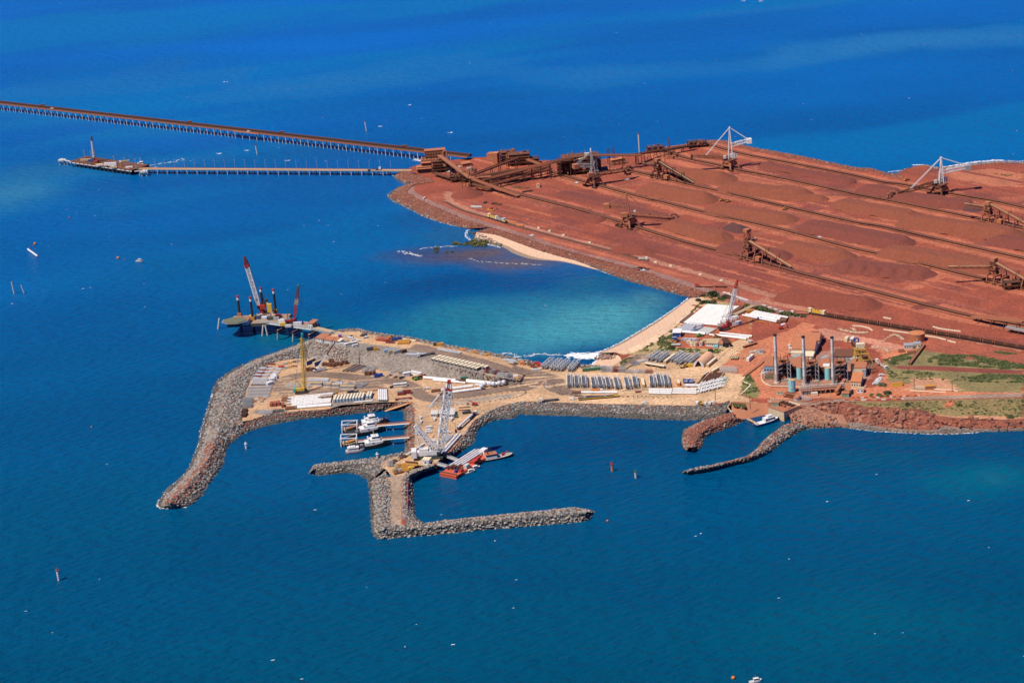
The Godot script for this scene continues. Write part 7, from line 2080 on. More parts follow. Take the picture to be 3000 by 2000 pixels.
func tug_harbour()->void:
	for k in 2:
		var a:=P("K",1012,[240,418][k],6.6); var b:=P("K",300,[300,482][k],4.6)
		var o:=thing("gangway",["upper rusty gangway with a white pipe out to the tug berth","lower rusty gangway with a white pipe out to the tug berth"][k],"gangway",a)
		var d:=b - a
		pbar(o,"deck",Vector3.ZERO,d,2.2,.4,M.rust_bright)
		for z in [-1.1,1.1]: pbar(o,"handrail",V(0,1.1,z),d+V(0,1.1,z),.14,.14,M.rust)
		ptube(o,"service_pipe",d*.08+V(0,-.7,1.4),d+V(0,-.7,1.4),.5,M.white)
		for t in [.38,.5,.7]:
			pbar(o,"cross_beam",d*t+V(0,-.4,-1.8),d*t+V(0,-.4,1.8),.5,.7,M.white_dull)
			ptube(o,"pile",d*t*V(1,0,1)+V(0,-8.6,0),d*t+V(0,-.5,0),.4,M.pile_white)
		var p0:=P("K",[100,85][k],[385,560][k],0); var p1:=P("K",[292,285][k],[375,552][k],0)
		var fr:=thing("tug_berth",["white portal frame and pontoon of the upper tug berth","white portal frame and pontoon of the lower tug berth"][k],"pontoon",p0)
		var w:=p1 - p0
		for z in [0.0,-9.0]:
			ptube(fr,"post",V(0,-2,z),V(0,7.0,z),.55,M.white)
			ptube(fr,"post",w+V(0,-2,z),w+V(0,7.0,z),.55,M.white)
			pbar(fr,"top_beam",V(0,7.0,z),w+V(0,7.0,z),.6,.6,M.white)
		pbar(fr,"end_beam",V(0,7.0,0),V(0,7.0,-9),.6,.6,M.white)
		pbar(fr,"end_beam",w+V(0,7.0,0),w+V(0,7.0,-9),.6,.6,M.white)
		pbar(fr,"diagonal",V(0,7.0,0),w+V(0,7.0,-9),.35,.35,M.white)
		pbox(fr,"pontoon_deck",w/2+V(0,1.2,-4.5),V(w.length() - 2,1.2,8.0),M.tan_steel)
		pbox(fr,"stores",w/2+V(2,2.4,-5),V(6,1.4,3),M.rust_bright)
		pbar(fr,"ramp",w*.2+V(0,2.0,-3),w+V(0,4.2,-5),2.4,.3,M.amber if k else M.rust_bright)
		for x in 6: ptube(fr,"fender",w*(x/6.0+.08)+V(0,.2,.2),w*(x/6.0+.08)+V(0,2.2,.2),.4,M.tyre)
	tug("white and black tug moored behind the upper berth with a red and blue bow",P("K",425,300,0),deg_to_rad(12),30,"harbour tugs","white")
	tug("white and black tug moored in front of the upper berth",P("K",402,385,0),deg_to_rad(13),31,"harbour tugs","white")
	tug("white and black tug moored at the lower berth",P("K",465,560,0),deg_to_rad(11),31,"harbour tugs","white")
	var o:=thing("pilot_boat","white pilot launch with a red bottom moored at the lower berth","boat",P("K",265,622,0),deg_to_rad(6))
	part(o,"hull",hull(15.5,5.2,1.9,.8),M.white)
	part(o,"boot_top",hull(15.7,5.4,.75,.2),M.red)
	part(o,"deck",deck_sheet(15,4.8,1.6,.8),M.deck_grey)
	pbox(o,"cabin",V(-1.5,3.0,0),V(9.0,2.4,4.2),M.white)
	pbox(o,"windows",V(-1.0,3.2,0),V(8.2,.8,4.26),M.glass)
	pbox(o,"flybridge",V(-2.5,4.5,0),V(5.5,.9,3.4),M.white)
	ptube(o,"mast",V(-2,4.8,0),V(-2,7.4,0),.1,M.white_dull)
	# bow gear of the upper tug: the photograph shows it in red and blue
	o=thing("workboat","red ended tug bow with blue gear showing beside the upper gangway","boat",P("K",560,262,0),deg_to_rad(12))
	part(o,"hull",hull(17,7,2.6,1.4),M.maroon)
	part(o,"deck",deck_sheet(16.4,6.4,2.3,1.4),M.blue)
	pbox(o,"winch",V(2,3.6,0),V(3,1.6,3),M.blue)
	pbox(o,"cabin",V(-4,4.0,0),V(5,3.0,4.2),M.white)
	# boat ramp of the yard
	slope("boat_ramp",[R("B",[[860,888,6.2],[700,938,4.0],[520,1000,.2]]),R("B",[[850,905,6.0],[700,958,3.7],[520,1016,-.4]])],mat("ramp_earth",col(.62,.30,.13),.95,0,.2),"orange earth ramp cut into the rock slope above the tugs",.05)
	# small craft harbour in the east
	o=thing("patrol_boat","white and navy launch moored below the concrete intake block","boat",P("N",1165,430,0),deg_to_rad(26))
	part(o,"hull",hull(22,6.4,2.2,1.1),M.blue)
	part(o,"deck",deck_sheet(21.4,6.0,2.0,1.1),M.white)
	pbox(o,"cabin",V(2.0,3.6,0),V(9.0,2.6,4.6),M.white)
	pbox(o,"windows",V(2.2,3.8,0),V(9.06,.8,4.66),M.glass)
	pbox(o,"wheelhouse",V(2.6,5.6,0),V(4.6,1.6,3.4),M.white)
	ptube(o,"mast",V(2,6,0),V(1.6,9.4,0),.12,M.white)
	for x in [-10.6,10.6]: ptube(o,"fender",V(x,1.0,-1.6),V(x,1.0,1.6),.7,M.tyre)
	var a:=P("N",945,378,2.2); var b:=P("N",1065,440,2.0)
	o=thing("timber_jetty","short timber finger jetty beside the launch","jetty",a)
	pbar(o,"deck",Vector3.ZERO,b - a,2.2,.4,M.tan_steel)
	for t in [.1,.5,.95]: ptube(o,"pile",(b - a)*t+V(0,-4,.8),(b - a)*t+V(0,.8,.8),.3,M.timber)
	ptube(o,"tyre_fender",b - a+V(-.5,-1,.8),b - a+V(.5,-1,.8),.8,M.tyre)
	# concrete intake
	var f0:=P("N",1187,352,0); var f1:=P("N",1366,412,0); var f2:=P("N",1530,320,0)
	o=thing("intake_block","large rust stained concrete intake block at the water's edge","intake",(f0+f1)/2,yaw_of(f0,f1))
	var w:=f0.distance_to(f1)
	pbox(o,"wall",V(0,2.5,-9),V(w,11.0,18),M.stain_concrete)
	pbox(o,"coping",V(0,8.15,-9),V(w+.6,.5,18.4),M.rust_bright)
	for k in 4: pbox(o,"wall_rib",V(-w/2+w*(k+.5)/4,2.6,.06),V(.7,10,.2),M.cream)
	for k in 4: pbox(o,"screen_chamber",V(-w/2+w*(k+.7)/4.6,8.9,-13),V(2.2,1.4,4),M.rust_dark)
	pbox(o,"pump_deck",V(w*.1,8.6,-8),V(w*.6,.5,4),M.ore_roof)
	pbox(o,"parapet",V(w*.2,8.9,-17.4),V(w*.7,1.2,.6),M.cream)
	for k in 3: pbox(o,"pump",V(-w*.3+k*4.0,9.3,-7),V(1.6,1.6,1.6),M.rust)
	hall("pump_house","pale green pump house on top of the intake block","pump house",P("N",1215,236,8.0),P("N",1300,244,8.0),4,3.2,"green_pale","rust_bright","flat",0)
	# floating hose and boom lines
	o=thing("boom_line","thin yellow floating boom beside the sea wall rocks","boom",P("K",1578,632,.2))
	ptube(o,"float",Vector3.ZERO,P("K",1728,533,.2) - P("K",1578,632,.2),.5,M.yellow)
	ptube(o,"end_float",V(-.4,.1,0),V(.5,.1,0),.7,M.orange)
	a=P("N",715,245,7); b=P("N",790,340,3)
	o=thing("outfall_pipe","white pipe running down the rocks west of the slipway","pipe",a)
	ptube(o,"pipe",Vector3.ZERO,b - a,.5,M.tan_steel)
	ptube(o,"upper_pipe",Vector3.ZERO,P("N",750,195,6.6) - a,.5,M.tan_steel)
	pbox(o,"joint_box",(b - a)*.6,V(2.6,1.8,1.8),M.white_dull)
# ---------- power station and the land round it ----------
func tank(label: String,p: Vector3,r: float,h: float,skin: String,lid: String,ladder: bool=true)->Node3D:
	var o:=thing("storage_tank",label,"tank",p)
	var st:=mb()
	stube(st,V(0,0,0),V(0,h,0),r,r,28)
	part(o,"shell",fin(st),M[skin])
	st=mb()
	stube(st,V(0,h,0),V(0,h+r*.12,0),r*1.03,r*.1,28)
	part(o,"roof",fin(st),M[lid])
	st=mb()
	stube(st,V(0,0,0),V(0,.4,0),r*1.1,r*1.1,28)
	part(o,"plinth",fin(st),M.ore_roof)
	if ladder:
		st=mb()
		for x in [-.3,.3]: sbar(st,V(x - r*.2,.2,r*.99),V(x - r*.2,h+.9,r*.99),.12)
		for k in int(h/.9): sbar(st,V(-.3 - r*.2,.5+k*.9,r*.99),V(.3 - r*.2,.5+k*.9,r*.99),.1)
		part(o,"ladder",fin(st),M.tan_steel)
		pbox(o,"level_gauge",V(-r*.2,h*.45,r*1.02),V(.9,1.4,.3),M.cream)
	return o
func boiler(label: String,p: Vector3)->Node3D:
	# open steel boiler house: frame, floors, drums, ducts and stairs
	var o:=thing("boiler_unit",label,"boiler",p)
	var w:=11.5; var d:=15.0; var h:=15.5
	for ix in 3:
		for iz in 3: pbar(o,"column",V(-w/2+w*ix/2,0,-d*iz/2),V(-w/2+w*ix/2,h,-d*iz/2),.45,.45,M.galv if ix==2 and iz==0 else M.rust_dark)
	for y in [5.0,9.5,13.5]:
		pbox(o,"floor",V(0,y,-d/2),V(w,.3,d),M.rust_bright if y>13 else M.rust)
		var st:=mb()
		for z in [0.0,-d]: sbar(st,V(-w/2,y+1.1,z),V(w/2,y+1.1,z),.12)
		for x in [-w/2,w/2]: sbar(st,V(x,y+1.1,0),V(x,y+1.1,-d),.12)
		part(o,"handrail",fin(st),M.rust)
	pbox(o,"casing",V(1.5,7.0,-d*.6),V(w*.6,12.5,d*.55),M.dark_steel)
	pbox(o,"casing_top",V(1.5,13.6,-d*.6),V(w*.62,.8,d*.57),M.ore_roof)
	pbox(o,"green_panel",V(w/2+.1,12.0,-d*.3),V(.5,3.4,d*.5),M.green)
	ptube(o,"steam_drum",V(-3,15.0,-d*.4),V(4,15.0,-d*.4),1.0,M.rust_bright)
	pbox(o,"flue_duct",V(-w*.36,4.0,2.2),V(2.6,5.5,3.0),M.rust)
	pbar(o,"inclined_duct",V(-w*.1,5.2,1.4),V(w*.1,.6,3.4),2.2,1.6,M.rust_bright)
	pbox(o,"fan_base",V(0,1.0,3.6),V(9.5,2.0,2.8),M.concrete)
	ptube(o,"fan",V(-3,2.6,3.6),V(-1.4,2.6,3.6),1.3,M.rust)
	for k in 4:   # stair tower
		var y:=k*3.6
		pbar(o,"stair",V(w/2 - .4,y,.9),V(w/2 - 2.6,y+3.6,.9),.8,.25,M.galv)
	for x in [w/2 - .2,w/2 - 2.9]: pbar(o,"stair_column",V(x,0,1.4),V(x,h - 1,1.4),.3,.3,M.white_dull)
	var st2:=mb()
	for k in 4:
		sbar(st2,V(-w/2,k*3.6,.1),V(-w/2+w*.45,k*3.6+3.6,.1),.25)
		sbar(st2,V(w/2 - .2,k*3.6,1.4),V(w/2 - 2.9,k*3.6+3.6,1.4),.16)
		sbar(st2,V(-w/2,k*3.6+2.0,.05),V(w/2,k*3.6+2.0,.05),.2)
	part(o,"bracing",fin(st2),M.galv)
	for k in 7:
		var x:=-w/2+1.0+k*1.6
		ptube(o,"vent_pipe",V(x,13.6,-2 - (k*37 % 9)),V(x,17.0+(k % 3)*1.8,-2 - (k*37 % 9)),.22,M.rust_bright if k % 2 else M.rust)
	pbox(o,"top_frame",V(-.5,16.4,-4),V(3.4,.25,3.4),M.rust_bright)
	for k in 4: pbar(o,"top_post",V(-2.0+(k % 2)*3.0,13.6,-2.6 - (k/2)*3.0),V(-2.0+(k % 2)*3.0,18.2,-2.6 - (k/2)*3.0),.25,.25,M.rust_bright)
	return o
func power_station()->void:
	var i:=0
	for c in [[428,902],[888,936],[1358,948]]:
		var o:=thing("smokestack","tall grey steel smokestack with a dark rim, %s from the left of three" % ORD[i],"smokestack",P("O",c[0],c[1]),0,"power station smokestacks")
		for k in 6:
			var st:=mb()
			stube(st,V(0,1.2+k*6.6,0),V(0,1.2+(k+1)*6.6 - .05,0),1.55 - k*.06,1.5 - k*.06,20)
			part(o,"shaft_section",fin(st),M.deck_grey if k % 3==0 else M.concrete_pale)
			ptube(o,"flange",V(0,1.2+(k+1)*6.6 - .15,0),V(0,1.2+(k+1)*6.6+.1,0),1.62 - k*.06,M.galv)
		ptube(o,"rim",V(0,40.8,0),V(0,42.0,0),1.5,M.black)
		ptube(o,"base_ring",V(0,0,0),V(0,1.2,0),2.3,M.cream)
		pbar(o,"ladder",V(0,1,1.6),V(0,40,1.25),.5,.15,M.galv)
		i+=1
	tank("near cyan tank standing alone in front of the smokestacks",P("O",681,1052),2.85,10.6,"cyan","tan_steel")
	tank("cyan tank between the first and second smokestack",P("O",805,836),2.5,10.4,"cyan","ore_roof",false)
	tank("cyan tank between the second and third smokestack",P("O",1268,850),2.5,10.4,"cyan","tan_steel",false)
	tank("small green tank among the pipes in front of the second smokestack",P("O",1078,1018),1.0,4.2,"turquoise_dull","rust_bright",false)
	tank("second small green tank behind the first small one",P("O",1106,1012),1.1,5.0,"turquoise_dull","rust_bright",false)
	i=0
	for c in [[545,850],[1005,880],[1478,870]]:
		boiler("dark open steel boiler unit beside a smokestack, %s from the left" % ORD[i],P("O",c[0],c[1]))
		i+=1
	# turbine hall in three bays, roofs orange with dust
	hall("turbine_hall","pale blue walled turbine hall with an orange dusty roof left of the first smokestack","hall",P("O",213,722),P("O",400,722),24,5.0,"pale_blue","ore_roof","flat",4)
	hall("turbine_hall","orange roofed hall section between the first two boiler units","hall",P("O",645,740),P("O",870,745),22,6.0,"rust","ore_roof","flat",0)
	hall("turbine_hall","orange roofed hall section between the last two boiler units","hall",P("O",1110,760),P("O",1350,765),22,6.0,"rust","ore_roof","flat",0)
	hall("canopy","small white topped canopy by the third cyan tank","canopy",P("O",1190,640,12),P("O",1290,640,12),6,.4,"white","white","flat",0,"",false)
	i=0
	for c in [[745,590],[1215,605],[1690,625]]:
		var o:=thing("duct_elbow","grey round duct behind the boilers, %s from the left" % ORD[i],"duct",P("O",c[0],c[1]))
		ptube(o,"duct",V(-3,5,0),V(3,5.5,-2),2.2,M.galv)
		pbox(o,"support",V(0,1.5,0),V(4,3,2),M.rust)
		i+=1
	# right hand block
	hall("control_building","cream and grey control building with an orange roof right of the boilers","building",P("O",1700,800),P("O",1890,802),15,7.4,"cream","ore_roof","flat",1)
	var o:=hall("switch_house","grey plant block behind the control building under the yellow frame","building",P("O",1645,720),P("O",1705,722),12,7.0,"dark_steel","ore_roof","flat",0)
	hall("grey_annex","grey clad annex on the control building's right half","building",P("O",1828,806),P("O",1892,807),3,6.0,"galv","galv","flat",0)
	hall("workshop","cream workshop with a bright orange roof in front of the control building","building",P("O",1648,968),P("O",1808,972),15,4.4,"cream","ore_roof_bright","mono",4)
	frame_stack("steel stair frame right of the control building",P("O",1925,730),P("O",2000,720),8,9,"rust",3)
	# yellow gantry frame
	o=thing("plant_gantry","yellow steel gantry frame with a cream hood behind the control building","gantry",P("O",1810,610))
	for x in [-1,1]:
		for z in [-1,1]:
			pbar(o,"leg",V(x*6.5+(4.0 if x>0 else 0.0),0,z*3.0),V(x*4.0,14.5,z*2.2),.8,.8,M.yellow)
	for y in [5.0,10.5,14.5]:
		for z in [-1,1]: pbar(o,"cross_beam",V(-5.2,y,z*2.6),V(6.2 if y<11 else 4.2,y,z*2.6),.6,.6,M.yellow)
	for z in [-1,1]:
		pbar(o,"middle_post",V(0,0,z*2.6),V(0,14.5,z*2.4),.5,.5,M.yellow)
		pbar(o,"brace",V(-5.5,5.0,z*2.6),V(0,10.5,z*2.5),.35,.35,M.amber)
	pbox(o,"hood",V(0,17.2,0),V(6.8,4.0,4.4),M.cream)
	for x in [-1,1]: pbar(o,"hood_leg",V(x*3.6,14.5,2.0),V(x*2.6,17.0,2.0),.6,.6,M.yellow)
	# warehouses behind
	hall("warehouse","cream warehouse with a red gabled roof behind the second smokestack","warehouse",P("O",682,452),P("O",1048,462),20,6.0,"cream","ore_roof","gable",3)
	hall("lean_to","cream lean-to in front of the red roofed warehouse","shed",P("O",665,466),P("O",835,470),4,3.0,"cream","cream","flat",0)
	hall("warehouse","second shed with a long skylight roof behind the red roofed warehouse","warehouse",P("O",785,312),P("O",1125,318),18,6.0,"cream","ore_roof","gable",0)
	hall("shed","cream low shed between the second and third smokestacks","shed",P("O",885,510),P("O",1020,515),7,2.6,"cream","cream","mono",0)
	hall("shed","long grey shed with a rusty roof behind the third smokestack","shed",P("O",1368,552),P("O",1695,556),12,4.6,"galv","rust","mono",2)
	hall("vehicle_shelter","long rust brown vehicle shelter running back from the yellow frame","shelter",P("O",1880,565),P("O",1925,560),46,4.0,"rust_dark","rust","flat",0)
	i=0
	for c in [[1365,425],[1430,420],[1680,428]]:
		container("white shipping container standing end-on behind the grey shed, %s from the left" % ORD[i],P("O",c[0]+15,c[1])+V(1,0,-4),PI/2 - .3,"white",9,"rust_bright","shipping_container","containers behind the grey shed")
		i+=1
	i=0
	for c in [[1578,215],[1672,218]]:
		container(["cream container on the red ground behind the plant","white container right of the cream one behind the plant"][i],P("O",c[0],c[1]),PI/2 - .4,["cream","white"][i],7,"","shipping_container","",3.2)
		i+=1
	o=thing("hose_reel","blue hose reel wheel standing on the red ground","reel",P("O",1758,300))
	var tm:=TorusMesh.new()
	tm.inner_radius=1.3; tm.outer_radius=2.5; tm.rings=24; tm.ring_segments=8
	part(o,"rim",tm,M.blue,Transform3D(Basis(Vector3.RIGHT,PI/2),V(-1,5.4,0)))
	pbox(o,"hub",V(-1,5.4,0),V(1.2,1.2,.8),M.white)
	pbox(o,"frame",V(0,1.6,0),V(3.5,3.2,2.0),M.blue)
	vehicle("tipper","white tank truck parked left of the red roofed warehouse",P("O",650,405),80)
	vehicle("tipper","white and pale truck driving beside the vehicle shelter",P("O",2092,590),95)
	vehicle("tipper","white truck with a red load on the station road",P("O",2190,660),-75)
	vehicle("ute","white utility truck parked at the left of the warehouse yard",P("O",635,310),80)
	i=0
	for c in [[2046,932],[2072,908],[2084,886],[2098,866],[2112,846],[2148,788]]:
		vehicle(["wagon","ute","wagon","wagon","ute","wagon"][i],"white vehicle parked right of the workshop, %s from the front of six" % ORD[i],P("O",c[0],c[1]),8,"cars parked at the power station")
		i+=1
	# pipe racks in front
	o=thing("pipe_rack","long rusty pipe rack with grey legs in front of the smokestacks","pipe rack",P("O",1150,1085))
	pbox(o,"roof_deck",V(2,4.0,-3),V(36,.5,7),M.ore_roof)
	for k in 10: pbar(o,"leg",V(-15+k*3.8,0,.4),V(-15+k*3.8,4,.4),.35,.35,M.galv)
	for k in 4: ptube(o,"pipe",V(-16,4.6+k*.5,-1 - k),V(20,4.6+k*.5,-1 - k),.3,[M.rust,M.galv,M.rust_bright,M.white_dull][k])
	for k in 12: pbox(o,"pump_set",V(-13+k*2.8,1.0,-3.0),V(1.6,1.6,1.8),M.rust_dark if k % 3 else M.galv)
	frame_stack("grey pipe manifold with white tops left of the pipe rack",P("O",800,1085),P("O",1000,1078),6,4.2,"white_dull",8)
	frame_stack("second manifold row left of the pipe rack",P("O",835,1030),P("O",1010,1024),3,5.0,"galv",7)
	container("cream switch box under the pipe rack",P("O",1050,1112),.05,"cream",5,"","equipment_box")
	o=thing("conduit_bridge","rusty inclined conduit bridge beside the workshop","bridge",P("O",1400,1120))
	pbar(o,"conduit",V(0,3.5,0),P("O",1545,850,GL+6) - P("O",1400,1120),2.6,2.0,M.rust_bright)
	for t in [.1,.35,.6,.85]: pbar(o,"leg",(P("O",1545,850) - P("O",1400,1120))*t,(P("O",1545,850) - P("O",1400,1120))*t+V(0,4,0),.5,.5,M.rust_dark)
	hall("site_hut","white hut with two dark windows right of the pale green hut","hut",P("O",1742,1068),P("O",1855,1070),5,3.2,"white","tan_steel","flat",2)
	hall("site_hut","pale green hut with an orange roof in front of the workshop","hut",P("O",1570,1102),P("O",1650,1098),9,3.6,"green_pale","ore_roof","mono",0)
	hall("site_hut","lower pale green hut with an orange roof by the road","hut",P("O",1495,1140),P("O",1612,1142),5,3.2,"green_pale","ore_roof","flat",0)
	hall("site_hut","small white hut with an orange roof beside the fenced road","hut",P("O",706,1205),P("O",765,1212),6,2.8,"white","ore_roof","mono",0)
	frame_stack("white steel frame lying by the fenced road",P("O",815,1150),P("O",985,1185),3,1.6,"white_dull",7)
	frame_stack("dark steel frame near the fenced road",P("O",565,1120),P("O",760,1150),5,3.0,"rust_dark",6)
	o=thing("valve_pit","small green valve set left of the near cyan tank","valve",P("O",480,1092))
	pbox(o,"base",V(0,.4,0),V(5,.8,4),M.concrete)
	for x in [-1.2,1.2]: ptube(o,"valve",V(x,.8,0),V(x,2.2,0),.8,M.green_pale)
	for k in 2: frame_stack("green pump frame on the orange slab left of the first smokestack, %s" % ["upper","lower"][k],P("O",240,775+k*55),P("O",360,772+k*55),4,2.4,["rust_bright","green"][k],5)
	container("pale boxes on the orange slab",P("O",245,765),.1,"tarp",5,"","equipment_box","",1.8)
	# bund wall round the plant, laid as a white kerb
	var kl:=R("O",[[215,690],[180,740],[175,830],[220,900],[300,945],[400,962],[700,968],[1000,985],[1400,990],[1450,995]])
	var kp:=spline(kl,4)
	o=thing("plant_kerb","pale kerb wall curving round the front of the plant","kerb",Vector3.ZERO)
	for k in kp.size() - 1: pbar(o,"kerb_length",kp[k]+V(0,.3,0),kp[k+1]+V(0,.3,0),.7,.6,M.cream)
	kl=R("O",[[1640,995],[1720,1000],[1850,990],[1900,950]])
	for k in kl.size() - 1: pbar(o,"kerb_length",kl[k]+V(0,.25,0),kl[k+1]+V(0,.25,0),.7,.5,M.cream)
	# fenced road along the shore
	o=thing("road_fence","pale post and rail fence along the shore road below the plant","fence",Vector3.ZERO)
	for line in [R("N",[[1155,150],[1300,165],[1500,180],[1620,178],[1750,150],[1900,130]]),R("N",[[1175,195],[1350,210],[1500,222],[1640,212],[1780,180]])]:
		var pts:=spline(line,6)
		for k in pts.size() - 1:
			pbar(o,"post",pts[k],pts[k]+V(0,1.8,0),.16,.16,M.cream)
			pbar(o,"rail",pts[k]+V(0,1.5,0),pts[k+1]+V(0,1.5,0),.1,.1,M.cream)
			pbar(o,"low_rail",pts[k]+V(0,.5,0),pts[k+1]+V(0,.5,0),.1,.35,M.tan_steel)
	i=0
	for line in [R("D",[[380,858],[420,862]]),R("D",[[1040,852],[1130,852],[1250,850],[1350,846],[1450,842],[1560,836]]),R("D",[[985,870],[1150,870],[1300,867],[1440,862]])]:
		var pts:=spline(line,4)
		for k in pts.size() - 1:
			var bar:=thing("road_barrier","%s plastic road barrier along the shore road, %s in line" % [["red","orange","red","cream"][i % 4],ORD[i]],"barrier",pts[k],0,"plastic road barriers")
			pbar(bar,"block",V(0,.5,0),(pts[k+1] - pts[k])*.92+V(0,.5,0),.6,1.0,[M.red,M.orange,M.red,M.cream][i % 4])
			i+=1
	# land east of the plant
	tank("big rust red tank beside the railway",P("D",1535,412),6.4,7.2,"ore_roof","ore_roof_bright",true)
	hall("pump_house","low white pump house cluster below the rust red tank","pump house",P("D",1438,478),P("D",1510,475),6,3.2,"white_dull","galv","flat",4)
	hall("pump_house","second pump house right of the white one below the red tank","pump house",P("D",1515,470),P("D",1565,468),6,3.6,"cream","galv","flat",2)
	container("orange shed by the pipe bend below the pump houses",P("D",1495,510),.05,"rust_bright",7,"ore_roof","equipment_box")
	container("small tan box left of the pump houses",P("D",1415,500),.05,"rust_bright",5,"","equipment_box")
	o=thing("pipe_duct","rusty covered conduit running down the grass from the red tank","conduit",P("D",1590,455))
	pbar(o,"duct",V(0,1.0,0),P("D",1480,600) - P("D",1590,455)+V(0,1.0,0),2.6,2.0,M.rust)
	pbar(o,"duct_top",V(.4,2.1,0),P("D",1480,600) - P("D",1590,455)+V(.4,2.1,0),1.0,.4,M.rust_bright)
	container("yellow caravan on the grass right of the plant",P("D",1383,760),.02,"yellow",8.5,"ore_roof_bright","site_cabin","",3.2)
	frame_stack("yellow and rust pump skid on the grass",P("D",1520,785),P("D",1600,785),3,2.4,"cream",6)
	hall("canopy","amber roofed canopy beside the pump skid","canopy",P("D",1600,790),P("D",1672,785),4,2.8,"rust_bright","amber","flat",0,"",false)
	for k in 4: ptube(thing("surface_pipe","pale pipe snaking over the red soil right of the pump skid, length %s" % ORD[k],"pipe",P("D",1670+k*45,785+[0,8,10,8][k]),0,"snaking pale pipes"),"pipe",V(0,.5,0),P("D",1715+k*45,785+[8,10,8,20][k]) - P("D",1670+k*45,785+[0,8,10,8][k])+V(0,.5,0),.5,M.cream)
	ptube(thing("surface_pipe","long pale pipe in front of the pump skid","pipe",P("D",1480,798)),"pipe",V(0,.4,0),P("D",1760,812) - P("D",1480,798)+V(0,.4,0),.4,M.cream)
	# pale rubble windrows and pipes north of the plant
	o=thing("rubble_row","curving rows of pale rubble on the red ground above the plant","rubble")
	o.set_meta("kind","stuff")
	var l:=[]
	for line in [R("D",[[940,325],[970,335],[1010,342]]),R("D",[[1015,345],[1060,350],[1100,352],[1150,352]]),R("D",[[1040,320],[1060,330]]),R("D",[[1270,420],[1350,370],[1400,380],[1420,400]]),R("D",[[1200,460],[1290,470],[1310,500]]),R("D",[[880,400],[960,410],[1050,425]]),R("D",[[620,380],[700,372],[800,385]]),R("D",[[260,500],[310,495],[350,510]])]:
		for p in spline(line,10):
			for k in 2: l.append([Transform3D(Basis.from_euler(V(0,rng.randf()*6,0)).scaled(V(rng.randf_range(.5,1.5),.7,rng.randf_range(.5,1.3))),p+V(rng.randf_range(-1.5,1.5),.3,rng.randf_range(-2,2))),[Color(.60,.42,.28),Color(.52,.33,.2),Color(.66,.50,.36)][rng.randi() % 3]])
	rock_parts(o,l)
	var st_i:=0
	for line in [R("D",[[1040,302],[1100,305],[1160,318],[1195,340]]),R("D",[[1280,330],[1400,348],[1480,358]]),R("D",[[1600,378],[1680,390],[1760,410]]),R("D",[[1770,415],[1835,432]]),R("D",[[1658,308],[1720,325],[1872,345]]),R("D",[[1278,237],[1340,250]])]:
		o=thing("surface_pipe","long pale pipe on the red ground near the railway, %s from the left" % ["first","third","fifth","sixth","fourth","second"][st_i],"pipe")
		var pts:=spline(line,4)
		for k in pts.size() - 1: pbar(o,"pipe_length",pts[k]+V(0,.5,0),pts[k+1]+V(0,.5,0),1.1,.9,M.cream)
		st_i+=1
	for k in 7: frame_stack("rusty plant scrap on the red ground behind the warehouses, heap %s" % ORD[k],P("O",860+k*48,200 - (k % 3)*22),P("O",920+k*48,198 - (k % 3)*22),5,3.0,["rust","rust_bright","amber"][k % 3],4,"scrap behind the warehouses")
	steel_stack("scrap timbers left of the first smokestack",P("O",20,390),P("O",110,410),5,6,"white_dull",.5,.4)
	container("grey bin left of the first smokestack",P("O",180,410),.1,"galv",4,"","steel_bin")
	var fl:=R("V",[[1170,1050],[1420,1055],[1680,1060]])
	o=thing("low_wall","low pale wall along the power station access road","wall")
	for k in 2: pbar(o,"wall_length",fl[k]+V(0,.5,0),fl[k+1]+V(0,.5,0),.6,1.0,M.tan_steel)
	fl=R("C",[[1232,650],[1500,652],[1850,668]])
	for k in 2: pbar(o,"wall_length",fl[k]+V(0,.7,0),fl[k+1]+V(0,.7,0),.7,1.4,M.tan_steel)
	fl=R("D",[[385,545],[330,600],[250,660],[205,690]])
	o=thing("conduit_trough","rusty pipe trough beside the access road left of the plant","conduit")
	for k in 3: pbar(o,"trough_length",fl[k]+V(0,.6,0),fl[k+1]+V(0,.6,0),2.6,1.2,M.rust_bright)
	o=thing("drain_channel","pale concrete drain round the small lawn by the plant road","drain")
	fl=R("D",[[250,655],[190,720],[262,750],[215,800],[182,825]])
	for k in 4: pbar(o,"drain_length",fl[k]+V(0,.2,0),fl[k+1]+V(0,.2,0),1.0,.4,M.cream)
	for k in 5:
		var q: Array=[[1515,785,9],[1805,800,9],[490,1,0],[258,935,11],[120,1120,10]][k]
		if q[2]==0: continue
		var lp:=thing("utility_pole",["dark pole beside the pump skid","dark pole right of the snaking pipes","","rusty post above the slipway","short post at the sea wall's east end"][k],"pole",P("D",q[0],q[1]) if k != 4 else P("N",575,160))
		ptube(lp,"shaft",Vector3.ZERO,V(0,q[2],0),.25,M.rust_dark)
		pbar(lp,"crossarm",V(-1.2,q[2] - .6,0),V(1.2,q[2] - .6,0),.2,.2,M.rust_dark)
